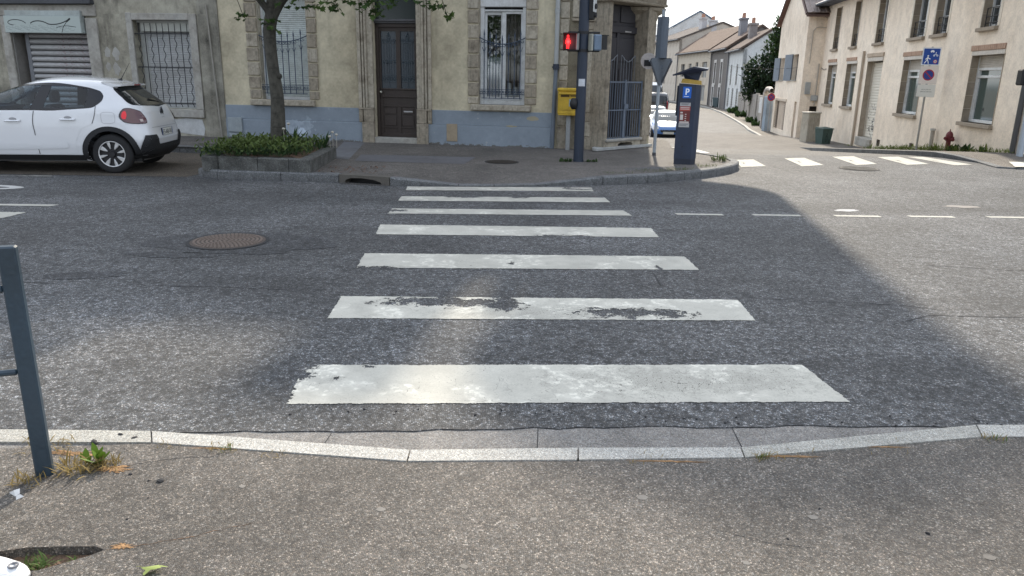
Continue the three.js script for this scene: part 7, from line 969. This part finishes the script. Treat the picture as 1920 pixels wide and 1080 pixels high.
{ // manholes
  const cover = (x, y, z, r, label, m, m2, seed, name = 'manhole_cover') => {
    const C = thing(name, label, 'manhole cover', { at: [x, y, z], turn: 0.2 }); mesh(C, 'frame', [new THREE.RingGeometry(r * 0.97, r * 1.06, 48).rotateX(-PI / 2).translate(0, 0.0045, 0)], DARK); mesh(C, 'cover', new THREE.CylinderGeometry(r * 0.96, r * 0.96, 0.012, 48).translate(0, 0, 0), m);
    const b = []; for (let k = 1; k < 9; k++) { const n = Math.round(k * 6.3), q = r * 0.92 * k / 8.6; for (let i = 0; i < n; i++) { const a = i / n * 2 * PI + k, l = 2 * PI * q / n * 0.34; b.push(new THREE.BoxGeometry(r * 0.055, 0.008, l * 2).translate(q, 0.009, 0).rotateY(a)); } } const s = mesh(C, 'raised_pattern', b, m2); s.userData.kind = 'stuff'; return C;
  };
  cover(-2.86, 0.004, -7.36, 0.375, 'rusty brown round manhole cover in the patched road left of the crossing', tinted(0.085, 0.066, 0.056, 0.8), tinted(0.19, 0.146, 0.12, 0.75), 1);
  cover(-0.23, 0.122, -13.95, 0.3, 'dark round manhole cover in the far pavement', tinted(0.025, 0.02, 0.016), tinted(0.05, 0.04, 0.032), 2); cover(6.85, 0.004, -15.0, 0.36, 'grey manhole cover in the sunny road before the side street', tinted(0.1, 0.09, 0.08), tinted(0.16, 0.15, 0.13), 3);
}
{ // foreground left: barrier, pole foot, fallen leaf, litter
  const NB = tinted(0.035, 0.06, 0.085, 0.4), B = thing('barrier', 'dark blue grey steel pedestrian barrier at the left edge', 'barrier', { at: [-1.955, 0, -2.82], turn: 0.35 });
  mesh(B, 'post', [cbx(-0.032, 0.032, -0.03, 0.985, -0.022, 0.022, 0.006)], NB); mesh(B, 'top_rail', cbx(-1.2, -0.034, 0.945, 0.985, -0.022, 0.022, 0.008), NB); mesh(B, 'rail', cbx(-1.2, -0.033, 0.8, 0.83, -0.012, 0.012), NB); mesh(B, 'rail', cbx(-1.2, -0.033, 0.455, 0.48, -0.012, 0.012), NB); mesh(B, 'post', cbx(-1.265, -1.2, -0.03, 0.985, -0.022, 0.022, 0.006), NB);
  const W = thing('white_post', 'pale grey post with a broad white foot at the bottom left corner', 'post', { at: [-1.82, 0, -2.14] });
  mesh(W, 'post', new THREE.CylinderGeometry(0.075, 0.085, 1.1, 28).translate(0, 0.55, 0), tinted(0.42, 0.46, 0.49, 0.5));
  mesh(W, 'foot', new THREE.LatheGeometry([[0.085, 0.085], [0.1, 0.08], [0.15, 0.062], [0.2, 0.045], [0.235, 0.025], [0.245, 0.0], [0.0, 0.0]].map(([a, b]) => V2(a, b)), 40).scale(0.92, 0.9, 0.38), tinted(0.74, 0.75, 0.76, 0.55)); mesh(W, 'bolt', new THREE.TorusGeometry(0.014, 0.004, 6, 18).rotateX(PI / 2).translate(0.17, 0.048, -0.01), tinted(0.3, 0.3, 0.32));
  const lf = thing('fallen_leaf', 'single pale green maple leaf lying on the near pavement', 'leaf', { at: [-1.215, 0.012, -2.195], turn: -0.5 });
  const lp = [[-0.04, -0.012], [-0.012, 0.006], [0.005, 0.03], [0.012, 0.022], [0.03, 0.03], [0.045, 0.036], [0.03, 0.018], [0.038, 0.012], [0.03, -0.006], [0.016, -0.012], [0.012, -0.035], [-0.004, -0.03], [-0.01, -0.014]].map(([x, y]) => [x * 0.95, y]); const lg = new TessellateModifier(0.012, 5).modify(new THREE.ShapeGeometry(poly(lp)).toNonIndexed()); const q = lg.attributes.position; for (let i = 0; i < q.count; i++) q.setZ(i, 0.006 * Math.sin(q.getX(i) * 60) + 0.005 * Math.cos(q.getY(i) * 80)); lg.computeVertexNormals(); mesh(lf, 'blade', lg.rotateX(-PI / 2), leafM(0.33, 0.4, 0.13)); mesh(lf, 'stalk', rod([-0.035, 0.002, 0.01], [-0.052, 0.0, 0.018], 0.0012, 4), leafM(0.3, 0.3, 0.12));
  const r = rngOf(91), D = [], ch = (x, y, z, s) => new THREE.IcosahedronGeometry(s, 0).scale(rr(0.7, 1.6, r), rr(0.4, 0.8, r), rr(0.6, 1.2, r)).rotateY(r() * 6).translate(x, y + s * 0.3, z);
  for (const [x, z, s] of [[-1.45, -2.78, 0.014], [-1.5, -2.78, 0.006], [-1.6, -2.83, 0.008], [-1.44, -2.65, 0.005], [-1.45, -2.5, 0.006], [0.85, -2.17, 0.01], [1.6, -2.5, 0.009], [1.25, -2.66, 0.006], [1.05, -2.45, 0.005], [-1.82, -3.18, 0.014], [-1.74, -3.15, 0.012], [-1.9, -3.1, 0.018]]) D.push(ch(x, 0, z, s));
  for (let i = 0; i < 46; i++) D.push(ch(rr(-1.5, 2.8, r), 0.001, rr(-3.55, -3.42, r), rr(0.003, 0.008, r))); for (let i = 0; i < 14; i++) D.push(ch(rr(-0.5, 1.8, r), -0.016, rr(-3.3, -3.2, r), rr(0.003, 0.007, r)));
  tag(mesh(scene, 'debris', D, DARK), 'small dark crumbs scattered on the kerb, gutter and near pavement', 'debris', { kind: 'stuff' });
  const pt = mesh(scene, 'litter', [hull([[-2.01, 0, -2.67], [-1.975, 0.012, -2.685], [-1.96, 0.004, -2.66], [-1.985, 0.016, -2.665], [-1.97, 0, -2.645]]), hull([[-1.97, 0, -2.65], [-1.945, 0.014, -2.64], [-1.95, 0, -2.62], [-1.93, 0.003, -2.64]])], tinted(0.75, 0.74, 0.72)); tag(pt, 'crumpled scrap of white paper beside the barrier foot', 'litter');
  // overhead wires of the side street
  const wire = (a, b, sag, lab) => { const p = []; for (let i = 0; i <= 10; i++) { const t = i / 10; p.push([a[0] + (b[0] - a[0]) * t, a[1] + (b[1] - a[1]) * t - sag * 4 * t * (1 - t), a[2] + (b[2] - a[2]) * t]); } tag(mesh(scene, 'overhead_wire', tube(p, 0.008, 20, 4), mat(0.02, 0.02, 0.02, 1)), lab, 'wire'); };
  wire([13.9, 2.3, -38.6], [22.4, 4.2, -92], 0.5, 'thin black cable strung from the gabled house to the beige far house');
}
renderer.render(scene, camera);
